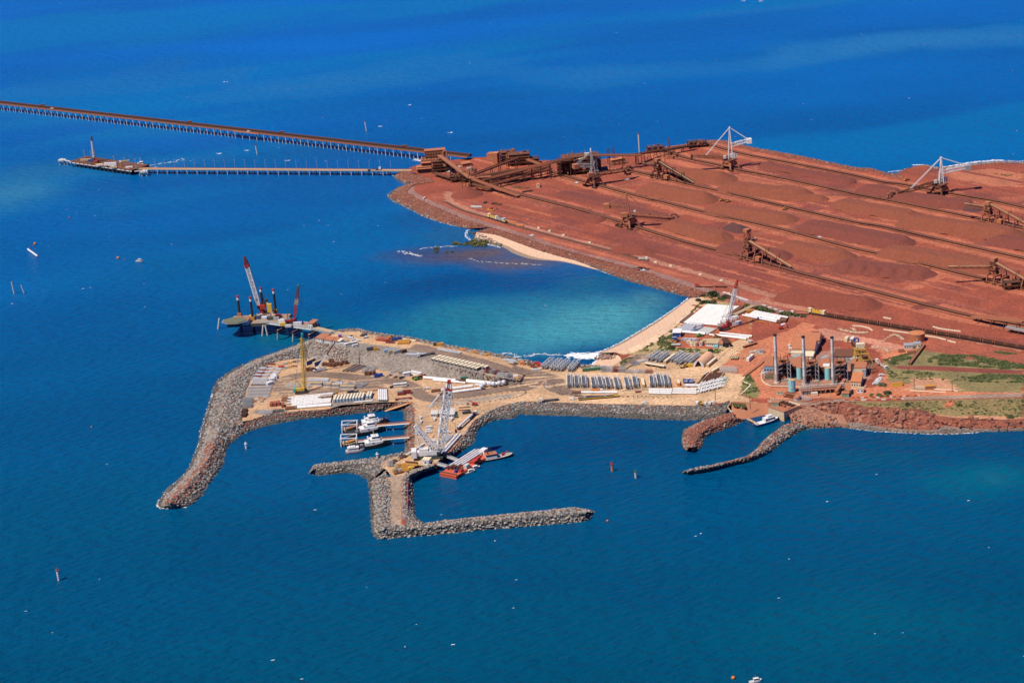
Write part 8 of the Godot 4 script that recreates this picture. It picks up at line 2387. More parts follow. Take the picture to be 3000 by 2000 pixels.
# ---------- ore stockyard ----------
func stockpile(label: String,a: Vector3,b: Vector3,w: float,h: float,skin: String,flat_top: float=.12,bite: float=0.0)->void:
	var o:=thing("ore_stockpile",label,"stockpile",(a+b)/2,yaw_of(a,b),"ore stockpiles")
	h *= .78
	var l:=a.distance_to(b)+w*.85
	var rows:=[]
	var nx:=int(l/2.4); var nz:=22
	var s:=rng.randf()*500
	for j in nz+1:
		var row:=[]
		for i in nx+1:
			var x:=-l/2+l*i/nx; var z:=-w/2+w*j/nz
			var e:=maxf(absf(x) - (l/2 - w/2),0.0)
			var q:=sqrt(e*e+z*z)/(w/2)+noise.get_noise_2d((x+s)*2.0,z*2.0)*.13*minf(1.0,absf(z)/w*4.0+.3)
			var y:=h*clampf((1.0 - q)/(1.0 - flat_top),0.0,1.0)
			if y>.05:
				y+=noise.get_noise_2d((x+s)*1.6,z*3.0)*.8+noise.get_noise_2d((x+s)*9.0,z*9.0)*.35
				if bite>0 and z>0: y *= 1.0 - bite*maxf(0.0,sin(x*.42))*smoothstep(0.0,w*.22,z)
			row.append(V(x,maxf(y,0.0) - .05 if y>.02 else -.2,z))
		rows.append(row)
	part(o,"heap",grid_mesh(rows),M[skin])
func conveyor(label: String,line: Array,w: float,y: float,rail: bool,skin: String="rust_dark")->void:
	var o:=thing("yard_conveyor",label,"conveyor",Vector3.ZERO,0,"yard conveyors")
	var pts:=spline(line,3)
	for k in pts.size() - 1:
		var a: Vector3=pts[k]; var b: Vector3=pts[k+1]
		var d:=(b - a).normalized()
		var s:=V(-d.z,0,d.x)
		var e:=d*.04
		pbar(o,"frame",a+V(0,y,0) - e,b+V(0,y,0)+e,w,.7,M[skin])
		pbar(o,"belt",a+V(0,y+.5,0) - e,b+V(0,y+.5,0)+e,w*.62,.2,M.ore_dark)
		for t in [-1,1]: pbar(o,"stringer",a+s*t*w*.52+V(0,y+.45,0),b+s*t*w*.52+V(0,y+.45,0),.28,.4,M.ore_steel if t<0 else M.rust_bright)
		if rail:
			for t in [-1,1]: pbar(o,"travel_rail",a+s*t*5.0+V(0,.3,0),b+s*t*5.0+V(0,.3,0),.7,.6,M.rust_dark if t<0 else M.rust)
		var st:=mb()
		var n:=int(a.distance_to(b)/5.0)
		for i in n:
			var p:=a.lerp(b,(i+.5)/n)
			for t in [-1,1]: sbar(st,p+s*t*w*.4,p+s*t*w*.4+V(0,y,0),.3)
		if n>0: part(o,"leg_row",fin(st),M.rust_dark)
func gallery(o: Node3D,a: Vector3,b: Vector3,w: float,skin: String,legs: int,ground: float)->void:
	# raised inclined conveyor gallery with trestle legs, under thing o (world points)
	var inv:=o.transform.affine_inverse()
	var p:=inv*a; var q:=inv*b
	pbar(o,"gallery_floor",p,q,w,.6,M.rust_dark)
	pbar(o,"gallery_belt",p+V(0,.8,0),q+V(0,.8,0),w*.55,.3,M[skin])
	var d:=(q - p).normalized()
	var s:=V(-d.z,0,d.x).normalized()
	for t in [-1,1]:
		pbar(o,"gallery_side",p+s*t*w*.5+V(0,.7,0),q+s*t*w*.5+V(0,.7,0),.35,1.6,M[skin])
		pbar(o,"gallery_rail",p+s*t*w*.5+V(0,2.0,0),q+s*t*w*.5+V(0,2.0,0),.16,.2,M.ore_steel)
	for k in legs:
		var f:=(k+.6)/legs
		var m:=p.lerp(q,f)
		var gy:=ground - o.position.y
		if m.y - gy<2.0: continue
		for t in [-1,1]: pbar(o,"trestle_leg",V(m.x,gy,m.z)+s*t*w*.75,m+s*t*w*.35,.5,.5,M.rust_dark)
		pbar(o,"trestle_tie",V(m.x,(gy+m.y)/2,m.z) - s*w*.55,V(m.x,(gy+m.y)/2,m.z)+s*w*.55,.35,.35,M.rust_dark)
func reclaimer(label: String,p: Vector3,travel: float,slew: float,boom: float,lift: float,mast: float,tail: float,skin: String,cage: String,wheel: bool=true,box_: String="ore_roof")->void:
	# bucket wheel reclaimer on rails: portal, slewing deck, mast, boom with bucket wheel, counterweight
	var o:=thing("bucket_wheel_reclaimer" if wheel else "boom_stacker",label,"reclaimer" if wheel else "stacker",p,travel)
	o.scale=Vector3.ONE*1.4
	pbox(o,"ballast_body",V(0,4.6,0),V(8,3.0,7),M.rust_bright)
	for x in [-1,1]:
		for z in [-1,1]:
			pbar(o,"portal_leg",V(x*5.5,.9,z*5.0),V(x*3.4,6.2,z*3.2),1.1,1.1,M[skin])
			pbox(o,"travel_bogie",V(x*5.5,.8,z*5.0),V(5.4,1.5,1.1),M.rust_dark)
	ptube(o,"slew_ring",V(0,6.0,0),V(0,7.4,0),4.6,M[skin])
	pbox(o,"deck",V(0,7.9,0),V(9,.8,8),M.rust)
	var up:=Node3D.new()
	up.name="superstructure"
	up.rotation.y=slew - travel
	up.position=V(0,8.2,0)
	o.add_child(up,true)
	pbox(up,"machinery_house",V(-3.5,2.2,2.4),V(5.0,3.2,2.8),M[box_])
	pbox(up,"cabin",V(4.0,2.6,-2.2),V(2.2,2.4,1.8),M.white_dull)
	var apex:=V(-1.0,mast,0)
	for z in [-1.6,1.6]:
		pbar(up,"mast_leg",V(1.0,.3,z),apex+V(0,0,z*.5),.6,.6,M[cage])
		pbar(up,"mast_back_leg",V(-2.5,.3,z),apex+V(0,0,z*.5),.45,.45,M[cage])
	pbar(up,"mast_head",apex+V(0,0,-1.2),apex+V(0,0,1.2),1.0,.8,M[cage])
	var tipb:=V(boom,lift,0)
	var st:=mb()
	lattice(st,V(1.5,1.4,0),tipb,2.8,2.0,int(boom/3.0),.34)
	part(up,"boom",fin(st),M[skin])
	pbar(up,"boom_belt",V(1.5,2.3,0),tipb+V(0,.6,0),1.8,.3,M.ore_dark)
	pbar(up,"boom_walkway",V(1.5,2.4,1.9),tipb+V(-1,.9,1.6),.8,.2,M.rust_bright)
	var tl:=V(-tail,mast*.55,0)
	st=mb()
	lattice(st,V(-1.5,mast*.45,0),tl,2.6,2.2,maxi(3,int(tail/3.0)),.36)
	part(up,"counter_boom",fin(st),M[cage])
	pbox(up,"counterweight",tl+V(-1.0,-.4,0),V(4.2,3.6,5.0),M[box_])
	for z in [-1.0,1.0]:
		pbar(up,"fore_stay",apex+V(0,0,z*.6),V(1.5,1.4,0).lerp(tipb,.62)+V(0,.8,z),.32,.32,M[cage])
		pbar(up,"back_stay",apex+V(0,0,z*.6),tl+V(0,1.2,z*1.4),.32,.32,M[cage])
	if wheel:
		var tm:=TorusMesh.new()
		tm.inner_radius=2.6; tm.outer_radius=3.7; tm.rings=22; tm.ring_segments=6
		part(up,"bucket_wheel",tm,M.rust,Transform3D(Basis(Vector3.RIGHT,PI/2),tipb+V(1.0,-.6,-1.6)))
		ptube(up,"wheel_hub",tipb+V(1.0,-.6,-2.4),tipb+V(1.0,-.6,.6),.9,M.rust_dark)
		for k in 10:
			var t:=TAU*k/10
			pbox(up,"bucket",tipb+V(1.0+cos(t)*3.9,-.6+sin(t)*3.9,-1.6),V(1.2,1.2,1.9),M.rust_bright)
	else:
		ptube(up,"discharge_chute",tipb+V(0,.4,0),tipb+V(.6,-2.4,0),.9,M.rust_dark)
		ptube(up,"head_pulley",tipb+V(.4,.5,-1.2),tipb+V(.4,.5,1.2),.7,M.rust_dark)
func stacker(label: String,p: Vector3,travel: float,skin: String,slew: float,boom: float,tower: float)->void:
	# travelling stacker: tripper ramp climbing off the yard conveyor, portal tower and luffing boom
	var o:=thing("travelling_stacker",label,"stacker",p,travel)
	o.scale=Vector3.ONE*1.2
	for x in [-7.0,0.0,7.0]:
		for z in [-1,1]:
			pbar(o,"portal_leg",V(x,.6,z*4.6),V(x,6.0,z*3.8),.9,.9,M[skin])
			pbox(o,"travel_bogie",V(x,.6,z*5.0),V(3.4,1.1,.9),M.rust_dark)
		pbar(o,"portal_beam",V(x,6.0,-4.0),V(x,6.0,4.0),.9,1.0,M[skin])
	pbox(o,"electrical_house",V(9.0,3.4,2.0),V(6.5,3.4,3.6),M.ore_roof)
	# ramp
	var foot:=V(44,2.0,0); var head:=V(-3,15.5,0)
	pbar(o,"ramp",foot,head,2.6,.8,M.rust_dark)
	pbar(o,"ramp_belt",foot+V(0,.7,0),head+V(0,.7,0),1.6,.25,M.tan_steel)
	for z in [-1.3,1.3]: pbar(o,"ramp_side",foot+V(0,.9,z),head+V(0,.9,z),.25,1.1,M[skin])
	for f in [.2,.42,.62,.8]:
		var m:=foot.lerp(head,f)
		for z in [-1,1]: pbar(o,"ramp_leg",V(m.x,.8,z*3.8),m+V(0,0,z*1.2),.6,.6,M[skin])
		pbar(o,"ramp_tie",V(m.x,m.y*.55,-2.8),V(m.x,m.y*.55,2.8),.45,.45,M[skin])
	var st: SurfaceTool
	for f in [.3,.55]:
		var m:=foot.lerp(head,f)
		st=mb()
		sbar(st,m+V(0,0,-1.8),m+V(0,3.6,-1.8),.4)
		sbar(st,m+V(0,0,1.8),m+V(0,3.6,1.8),.4)
		sbar(st,m+V(0,3.6,-1.8),m+V(0,3.6,1.8),.4)
		part(o,"ramp_hoop",fin(st),M[skin])
	# tower
	st=mb()
	lattice(st,V(-4,6,0),V(-4,6+tower,0),5.0,3.4,maxi(3,int(tower/3.2)),.5)
	part(o,"tower",fin(st),M[skin])
	pbox(o,"head_chute",V(-4,14.8,0),V(4.4,4.2,4.0),M.rust_dark)
	pbox(o,"tower_cap",V(-4,7.0+tower,0),V(4.6,2.6,4.4),M.ore_roof)
	pbox(o,"drive_floor",V(-4,10.5,0),V(7,.5,6.5),M.rust)
	for k in 6: pbox(o,"drive_unit",V(-6+(k % 3)*2.2,8.0+(k/3)*4.4,-1.5+(k % 2)*3),V(1.8,1.8,1.6),M.rust_bright if k % 2 else M.rust_dark)
	var s:=slew - travel
	var dir:=V(cos(s),0,-sin(s))
	var a:=V(-4,12,0); var b:=a+dir*boom+V(0,2.0,0)
	st=mb()
	lattice(st,a,b,2.6,1.6,maxi(3,int(boom/2.8)),.34)
	part(o,"boom",fin(st),M[skin])
	pbar(o,"boom_belt",a+V(0,1.2,0),b+V(0,.9,0),1.4,.25,M.tan_steel)
	for z in [-.8,.8]: pbar(o,"boom_stay",V(-4,7.5+tower,z),a.lerp(b,.8)+V(0,1,z),.25,.25,M[skin])
func machine_heap(o: Node3D,c: Vector3,size: Vector3,n: int,seed_: int)->void:
	# conveyor drives, chutes, floors and posts crowded inside a transfer station
	var r:=RandomNumberGenerator.new()
	r.seed=seed_
	var inv:=o.transform.affine_inverse()
	var q:=inv*c
	for ix in 3:
		for iz in 3: pbar(o,"column",q+V((ix - 1)*size.x/2,0,(iz - 1)*size.z/2),q+V((ix - 1)*size.x/2,size.y,(iz - 1)*size.z/2),.5,.5,M.rust_dark)
	for k in int(size.y/3.6):
		pbox(o,"floor",q+V(0,3.4*(k+1),0),V(size.x,.3,size.z),[M.rust,M.rust_dark,M.ore_steel][k % 3])
		var st:=mb()
		for z in [-1,1]: sbar(st,q+V(-size.x/2,3.4*(k+1)+1.2,z*size.z/2),q+V(size.x/2,3.4*(k+1)+1.2,z*size.z/2),.18)
		part(o,"handrail",fin(st),M.ore_steel)
	for k in n:
		pbox(o,"machine",q+V(r.randf_range(-.45,.45)*size.x,r.randf_range(.08,.95)*size.y,r.randf_range(-.45,.45)*size.z),V(r.randf_range(1.2,4.0),r.randf_range(1.0,3.0),r.randf_range(1.2,3.0)),[M.rust,M.rust_dark,M.rust_bright,M.ore_steel,M.ore_roof][r.randi() % 5],r.randf_range(-.3,.3))
	for k in n/3:
		var p:=q+V(r.randf_range(-.5,.5)*size.x,r.randf_range(.2,.9)*size.y,r.randf_range(-.5,.5)*size.z)
		pbar(o,"chute",p,p+V(r.randf_range(-3,3),-r.randf_range(2,4),r.randf_range(-1,1)),1.2,1.2,M.ore_steel)
func stockyard()->void:
	var names:=["nearest yard conveyor running along the front stockpiles","second yard conveyor counted from the bay","third yard conveyor, the pale edged middle one","fourth yard conveyor counted from the bay","farthest yard conveyor along the sea bund"]
	var lines:=lines_of_conveyors()
	for i in 5: conveyor(names[i],lines[i],2.6,1.3,true)
	var i:=0
	for s in [["F",[590,425],[985,460],44,12.5,"ore_brown",.10],["F",[1070,545],[1700,605],40,9.5,"ore_brown",.35],["F",[340,560],[830,650],38,11.5,"ore_brown",.18],["F",[940,745],[1560,830],38,9.0,"ore_brown",.25],
		["F",[560,880],[960,1000],36,8.5,"ore_brown",.35],["F",[1080,900],[1170,925],22,7.5,"ore_dark",.05],["F",[1060,1090],[1500,1165],36,7.0,"ore_purple",.4],["F",[1620,1090],[2090,1175],36,9.5,"ore_brown",.3],
		["F",[60,1100],[290,1125],26,6.5,"ore",.1],["G",[770,492],[980,525],32,7.5,"ore_purple",.4],["G",[1080,570],[1640,640],32,8.0,"ore_purple",.5],["G",[540,630],[1120,730],36,7.5,"ore_brown",.4],
		["G",[1180,800],[2060,915],40,11.5,"ore_brown",.3],["G",[260,840],[1040,985],40,8.5,"ore_purple",.5],["G",[1010,1070],[1880,1215],40,9.5,"ore_brown",.4],["G",[570,1200],[1230,1270],38,7.5,"ore_purple",.45],
		["G",[1620,640],[1750,668],22,7.5,"ore_dark",.05],["G",[1980,965],[2500,1040],36,8.0,"ore_purple",.3],["D",[560,85],[1150,145],34,10.5,"ore",.15],["F",[1500,620],[1900,640],22,6.0,"ore_brown",.3],
		["F",[1400,330],[2150,480],22,4.5,"ore_purple",.6],["F",[80,720],[480,820],22,4.0,"ore_purple",.6],["E",[1620,560],[2100,660],24,4.5,"ore_purple",.6],["E",[1560,700],[1900,780],26,3.5,"ore",.6]]:
		stockpile(["brown heaped stockpile under the far stacker's boom","long flat brown stockpile right of the far heap","ridged brown stockpile in front of the far stacker","long brown stockpile in the middle rows","brown stockpile right of the near reclaimer","small dark cone at the end of the brown pile","low purple pile behind the near stacker","brown stockpile right of the near stacker","small heap beside the haul road","purple pile under the white reclaimer's wheel","purple bench in front of the white reclaimer","brown stockpile behind the pale edged conveyor","largest brown stockpile in the right rows","long purple stockpile left of the pale edged conveyor","long brown stockpile below the pale edged conveyor","scalloped purple stockpile left of the right stacker","small dark heap beside the upper right stacker","purple stockpile at the right edge","long red stockpile above the railway","slim brown ridge behind the long flat pile","low purple spread beside the fourth conveyor","low purple spread left of the ridged pile","low purple spread behind the near reclaimer","low red spread left of the near reclaimer"][i],P(s[0],s[1][0],s[1][1]),P(s[0],s[2][0],s[2][1]),s[3],s[4],s[5],s[6],.6 if i==15 else 0.0)
		i+=1
	var o:=thing("ore_stockpile","conical reddish pile below the screening plant conveyors","stockpile",P("E",790,560),0,"ore stockpiles")
	part(o,"heap",unit_cone,M.ore,Transform3D(Basis(Vector3.RIGHT,-PI/2)*Basis.from_scale(V(19,19,10)),V(0,4.9,0)))
	# machines
	var dir:=yaw_of(P("F",700,1050),P("F",1220,1180))
	reclaimer("rusty bucket wheel reclaimer on the nearest conveyor with its wheel to the right",P("E",2190,838),dir,deg_to_rad(-6),32,-3.0,17,15,"ore_steel","rust_bright",true,"ore_roof")
	reclaimer("brown bucket wheel reclaimer on the second conveyor beside the screening building",P("T",1540,850),dir,deg_to_rad(20),30,0.0,20,14,"rust","galv",true,"rust_bright")
	reclaimer("white masted stacker on the fourth conveyor with its boom to the left",P("F",1065,360),dir,deg_to_rad(178),30,5.0,26,15,"rust_bright","white",false,"white")
	reclaimer("big white framed bucket wheel reclaimer on the farthest conveyor",P("U",915,640),dir,deg_to_rad(184),36,-5.0,20,20,"rust","white",true,"galv")
	stacker("rust red stacker with a long ramp on the nearest conveyor",P("F",1262,1195),dir,"ore_steel",dir+PI*.55,12,17)
	stacker("rusty stacker on the fourth conveyor at the upper right",P("G",1905,790),dir,"ore_steel",deg_to_rad(150),20,9)
	stacker("rusty stacker with a level boom to the left at the right edge",P("G",1960,1345),dir,"ore_steel",deg_to_rad(176),34,11)
	stacker("dark stacker on the middle conveyor under the far heap",P("F",430,445),dir,"rust_dark",deg_to_rad(170),14,10)
	# small machines among the piles
	i=0
	for c in [["loader","F",990,655,20],["loader","F",1048,665,200],["loader","F",1570,735,10],["loader","G",1118,405,30],["digger","E",1000,690,0],["ute","F",1882,995,-10],["ute","E",1732,462,-20],["ute","E",420,594,60],["ute","E",1345,916,-15],["ute","F",265,1298,-15],["tipper","F",265,1195,-15],["van","E",808,340,10],["ute","E",718,325,0],["ute","S",740,668,10],["ute","E",2168,435,15]]:
		vehicle(c[0],["dark loader between the brown piles","second loader facing the dark one","yellow loader beside the pale edged conveyor","yellow loader left of the white reclaimer","yellow excavator near the scrap on the red flat","white utility truck between the second and third conveyors","white utility truck beside the second conveyor","white utility truck on the western tip road","white utility truck on the perimeter road above the beach","white utility truck on the perimeter road near the dunes","white water truck on the haul road","white van on the red flat behind the screening tower","white utility truck behind the long gallery","white utility truck under the long gallery","white utility truck below the brown reclaimer's wheel"][i],P(c[1],c[2],c[3]),c[4])
		i+=1
	vehicle("red_truck","red road train with two flat trailers on the perimeter road",P("F",830,1446),162)
	vehicle("pale_truck","white cab road train with two flat trailers by the railway",P("D",645,212),160)
	# ore train
	var tr:=spline(R("D",[[690,200],[900,240],[1100,272],[1400,322],[1700,370],[2000,420],[2352,480],[2700,540]]),40)
	var acc:=0.0; var n:=0
	for k in tr.size() - 1:
		acc+=tr[k].distance_to(tr[k+1])
		if n==0 and acc>11.0:
			loco("cream and yellow locomotive at the head of the loaded ore train",tr[k],yaw_of(tr[k+1],tr[k]))
			n=1; acc=0.0
		elif n>0 and acc>(15.5 if n==1 else 10.4) and n<36:
			ore_car("rust brown ore wagon of the long train, %s behind the locomotive" % ORD[n - 1],tr[k],yaw_of(tr[k],tr[k+1]))
			n+=1; acc=0.0
	rails("railway_track",tr,"railway under the loaded ore train")
	var lp:=spline(R("E",[[600,620],[740,690],[900,740],[1000,765],[1130,805],[1400,880],[1800,985],[2352,1130]]),6)
	rails("railway_track",lp,"loop railway beside the perimeter road")
	loco("yellow striped locomotive on the loop railway",P("E",1010,772),yaw_of(P("E",1010,772),P("E",980,762)))
	loco("grey and yellow locomotive coupled behind the striped one",P("E",1080,793),yaw_of(P("E",1080,793),P("E",1110,802)),true)
	# screening and transfer plant at the jetty head
	var h:=GL
	o=thing("car_dumper_house","tall ribbed rust building stepping down at the jetty head","building",P("S",320,640),0)
	var inv:=o.transform.affine_inverse()
	pbox(o,"top_storey",V(7,19,-8),V(24,9,9),M.ore_steel)
	pbox(o,"roof",V(7,23.8,-8),V(25,.7,10),M.ore_roof)
	for k in 8: pbox(o,"wall_rib",V(-4+k*3.2,19,-3.4),V(.4,8.6,.4),M.rust_dark)
	for y in [16.5,19.5]: pbox(o,"louvre",V(7,y,-3.45),V(23,.9,.3),M.rust_dark)
	pbox(o,"middle_storey",V(3,10.5,-5),V(26,8,13),M.ore_steel)
	pbar(o,"stepped_roof",V(3,14.8,-4),V(3,11.2,3.5),27,.5,M.ore_roof)
	for k in 6: ptube(o,"roof_vent",V(-7+k*4,14.0,-2.5),V(-7+k*4,15.6,-2.5),1.1,M.rust_dark)
	pbox(o,"lower_storey",V(-1,4.2,-2),V(28,5.4,16),M.rust)
	pbar(o,"lower_roof",V(-1,8.2,-1),V(-1,5.2,7.5),30,.5,M.ore_roof)
	for k in 9: pbar(o,"column",V(-13+k*3.2,0,6.5),V(-13+k*3.2,5,6.5),.5,.5,M.rust_dark)
	for k in 8: pbox(o,"bay_opening",V(-12+k*3.1,2.0,6.1),V(2.0,2.6,.4),M.black)
	machine_heap(o,P("S",560,640),V(20,15,14),24,4)
	# long gallery falling from the jetty head to the first transfer station
	o=thing("conveyor_gallery","long rusty conveyor gallery falling from the jetty head building","conveyor",P("S",800,700))
	gallery(o,P("S",520,280,h+18),P("S",1225,800,h+9),4.5,"rust_bright",6,h)
	var t:=thing("dust_duct","rust coloured bent duct arching over the long gallery","duct",P("S",660,300,h+16))
	for k in 6:
		var a0:=PI*k/6; var a1:=PI*(k+1)/6
		ptube(t,"duct_bend",V(-cos(a0)*2.4,sin(a0)*4.0+3,0),V(-cos(a1)*2.4,sin(a1)*4.0+3,0),1.2,M.rust_bright)
	pbar(t,"duct_leg",V(2.4,3,0),V(2.4,-6,0),1.8,1.8,M.rust_bright)
	o=thing("transfer_station","crowded rusty transfer station where the galleries meet","transfer station",P("S",1250,900))
	machine_heap(o,P("S",1010,860),V(22,10,12),26,11)
	machine_heap(o,P("S",1240,870),V(16,14,12),22,12)
	machine_heap(o,P("S",1470,960),V(26,12,12),30,13)
	gallery(o,P("S",1290,830,h+9),P("S",2352,1215,h+1.5),3.6,"ore_steel",6,h)
	gallery(o,P("S",1300,950,h+6),P("S",1700,1060,h+3),3.2,"rust",3,h)
	pbar(o,"stack_mast",o.transform.affine_inverse()*P("S",1055,1055),(o.transform.affine_inverse()*P("S",1055,1055))+V(1,14,0),.7,.7,M.rust)
	o=thing("ground_conveyor","low conveyor curving out from the jetty head building","conveyor",P("S",600,770))
	gallery(o,P("S",400,690,h+3),P("S",790,800,h+4),3.0,"rust",3,h)
	# parallel galleries running east to the screening building
	o=thing("conveyor_gallery","upper pair of rusty galleries from the transfer station to the screening tower","conveyor",P("S",1700,700))
	gallery(o,P("S",1230,760,h+10),P("S",2352,330,h+17),4.0,"ore_steel",6,h)
	gallery(o,P("S",1380,780,h+9),P("S",2352,600,h+13),4.0,"rust",6,h)
	o=thing("conveyor_gallery","long raised gallery leading up to the dark screening building","conveyor",P("T",300,650))
	gallery(o,P("S",1500,850,h+7),P("T",980,410,h+19),4.2,"ore_steel",9,h)
	gallery(o,P("S",1620,800,h+6),P("T",1180,370,h+21),4.2,"rust",9,h)
	o=thing("conveyor_gallery","low gallery on trestles in front of the long raised one","conveyor",P("T",200,700))
	gallery(o,P("S",1650,980,h+4),P("T",800,560,h+7),3.4,"rust_bright",8,h)
	gallery(o,P("S",1700,900,h+4),P("T",760,520,h+8),3.4,"ore_steel",8,h)
	# red tower
	hall("screening_tower","tall red clad screening tower beside the ore jetty","building",P("S",1762,530),P("S",1870,530),9,15.5,"ore_roof","ore_roof_bright","flat",0)
	hall("annex","low red annex left of the tall red tower","building",P("S",1618,375),P("S",1745,378),10,7.0,"ore_roof","ore_roof","flat",0)
	hall("shed","low red shed with a broken roof on the red flat behind the gallery","shed",P("S",1060,545),P("S",1270,510),7,3.6,"rust_bright","ore_roof","mono",0)
	o=thing("transfer_station","rusty open transfer tower right of the red tower","transfer station",P("S",2150,480))
	machine_heap(o,P("S",2110,440),V(18,17,12),26,21)
	o=thing("transfer_station","rusty transfer tower with cream drums left of the raised galleries","transfer station",P("T",200,500))
	machine_heap(o,P("T",240,480),V(26,15,14),30,22)
	machine_heap(o,P("T",420,470),V(22,8,12),18,23)
	gallery(o,P("T",380,400,h+9),P("T",640,500,h+6),3.2,"ore_steel",3,h)
	# dark screening building
	o=thing("screening_building","large dark open screening building at the head of the second conveyor","building",P("T",1280,640))
	pbox(o,"main_block",V(2,10,-8),V(42,19,16),M.rust_dark)
	pbox(o,"roof",V(2,19.8,-8),V(43,.6,17),M.rust)
	pbox(o,"right_wall",V(21,11,.2),V(9,14,.5),M.black)
	machine_heap(o,P("T",1180,650),V(36,21,8),60,31)
	pbox(o,"white_cabin",V(10,21.5,-3),V(5,3.0,4),M.white_dull)
	ptube(o,"white_vent",V(15,19,-6),V(15,27,-6),.9,M.white)
	for k in 5:
		var a0:=PI*.5*k/5; var a1:=PI*.5*(k+1)/5
		ptube(o,"white_duct",V(2 - cos(a0)*4,14+sin(a0)*4,2),V(2 - cos(a1)*4,14+sin(a1)*4,2),.8,M.tarp)
	ptube(o,"white_duct",V(-2,6,2),V(-2,14,2),.8,M.tarp)
	ptube(o,"white_duct",V(2,18,2),V(9,19,1),.8,M.tan_steel)
	for k in 8: ptube(o,"roof_pipe",V(-16+k*5,20,-4 - k % 3*3),V(-16+k*5,22.5+k % 3,-4 - k % 3*3),.6,M.rust_bright)
	o=thing("conveyor_gallery","high level gallery running right from the screening building","conveyor",P("T",1900,420))
	gallery(o,P("T",1420,330,h+22),P("T",2352,325,h+14),4.6,"rust_bright",4,h)
	gallery(o,P("T",2200,330,h+12),P("F",400,195,h+7),4.0,"ore_steel",4,h)
	o=thing("trestle_tower","pair of dark lattice trestle towers under the high gallery","trestle",P("T",1785,450))
	for x in [0,1]:
		var st:=mb()
		lattice(st,V(x*6.5,0,0),V(x*6.5,17,0),2.4,1.8,6,.3)
		part(o,"tower_leg",fin(st),M.rust_dark)
	# mobile crane working at the reclaimer
	o=thing("mobile_crane","pale lattice crane standing in front of the screening building","crane",P("T",1545,640),deg_to_rad(10))
	pbox(o,"carrier",V(0,1.3,0),V(9,1.4,3),M.white_dull)
	pbox(o,"cab",V(-2,3,0),V(3,2,2.6),M.rust_bright)
	var st3:=mb()
	lattice(st3,V(-5.5,2.5,0),V(3,19,0),1.4,1.0,9,.3)
	lattice(st3,V(3,2.5,-2),V(3,19,0),1.4,1.0,9,.3)
	part(o,"boom",fin(st3),M.pale_steel)
	wheels(o,[3,1.5,-1.5,-3],1.3,.6)
	container("orange and white site box in front of the screening building",P("T",1258,580),.2,"ore_roof_bright",5,"","site_cabin","",3.2)
	container("lime green covered load in front of the screening building",P("T",1448,600),.3,"lime",6,"","covered_load","",2.2)
	container("turquoise crate in front of the screening building",P("T",1380,615),.2,"cyan",3,"","steel_crate","",1.6)
	hall("long_shed","long bright orange shed under the high gallery","shed",P("T",1835,480),P("T",2075,435),8,4.6,"ore_roof","ore_roof_bright","flat",0)
	for k in 7: frame_stack("rusty plant scrap in front of the long orange shed, %s from the left" % ORD[k],P("T",1830+k*40,500 - k*6),P("T",1865+k*40,494 - k*6),3,2.4,["rust_bright","rust"][k % 2],3,"scrap by the orange shed")
	hall("site_hut","white fronted hut with an orange roof alone on the red flat","hut",P("T",548,885),P("T",600,880),8,3.4,"cream","ore_roof_bright","flat",0)
	steel_stack("row of rusty steel idlers left of the lone hut",P("T",300,965),P("T",470,935),3,4,"rust_dark",.9,.2)
	o=thing("transfer_station","orange transfer house at the start of the fourth conveyor","transfer station",P("F",380,195))
	machine_heap(o,P("F",380,205),V(20,8,8),18,41)
	o=thing("transfer_station","orange transfer house at the far corner of the stockyard","transfer station",P("F",760,150))
	machine_heap(o,P("F",760,158),V(22,8,9),20,42)
	gallery(o,P("F",420,200,h+6),P("F",740,145,h+5),4.0,"rust_dark",4,h)
	o=thing("sampling_tower","thin rusty sampling tower left of the white masted stacker","tower",P("F",508,265))
	var st4:=mb()
	lattice(st4,V(0,0,0),V(0,24,0),3.2,1.8,8,.4)
	part(o,"frame",fin(st4),M.rust)
	pbox(o,"base_house",V(0,2,0),V(7,4,5),M.ore_roof)
	o=thing("boom_rest","pale lattice boom rest standing behind the dark stacker","tower",P("F",450,370))
	st4=mb()
	for x in [-3,3]: lattice(st4,V(x,0,0),V(x*.7,20,0),1.6,1.2,7,.3)
	part(o,"frame",fin(st4),M.rust_bright)
	o=thing("transfer_bridge","rusty transfer bridge falling to the right edge of the stockyard","conveyor",P("D",2150,250))
	gallery(o,P("D",1960,232,h+3),P("D",2352,272,h+10),4.0,"rust_bright",4,h)
	gallery(o,P("D",2220,310,h+4),P("D",2420,352,h+3),3.4,"galv",3,h)
	machine_heap(o,P("D",2300,10),V(24,9,9),20,51)
	for k in 5: steel_stack("rusty scrap heap on the red flat below the first conveyor, %s from the left" % ORD[k],P("E",[820,960,1000,1040,940][k],[665,690,640,645,632][k]),P("E",[930,1020,1060,1085,952][k],[668,694,640,645,632][k]),5,6,["white_dull","amber","rust_dark","rust","black"][k],.9,.4,1,"scrap on the red flat")
	for k in 13:
		var p: Vector3=[P("E",1190,800),P("E",1248,830),P("E",1405,850),P("E",1500,876),P("E",1620,912),P("E",1845,975),P("E",2060,1042),P("F",380,1222),P("F",520,1256),P("F",790,1336),P("F",985,1390),P("D",60,50),P("D",90,56)][k]
		container("small white trackside box along the haul road, %s from the west" % ORD[k],p,-.3,"cream" if k>1 else "orange",3.0 if k>1 else 7.0,"","trackside_box","trackside boxes",1.1)
	for k in 16:
		var p:=P("D",60+k*15.5,47+k*5.2) if k<12 else P("V",1640+(k - 12)*100,205+(k - 12)*36)
		var kb:=thing("road_marker","white block in the broken line along the perimeter road, %s in line" % ORD[k],"road block",p,-.3,"white road blocks")
		pbox(kb,"block",V(0,.45,0),V(3.4,.9,.9),M.white)
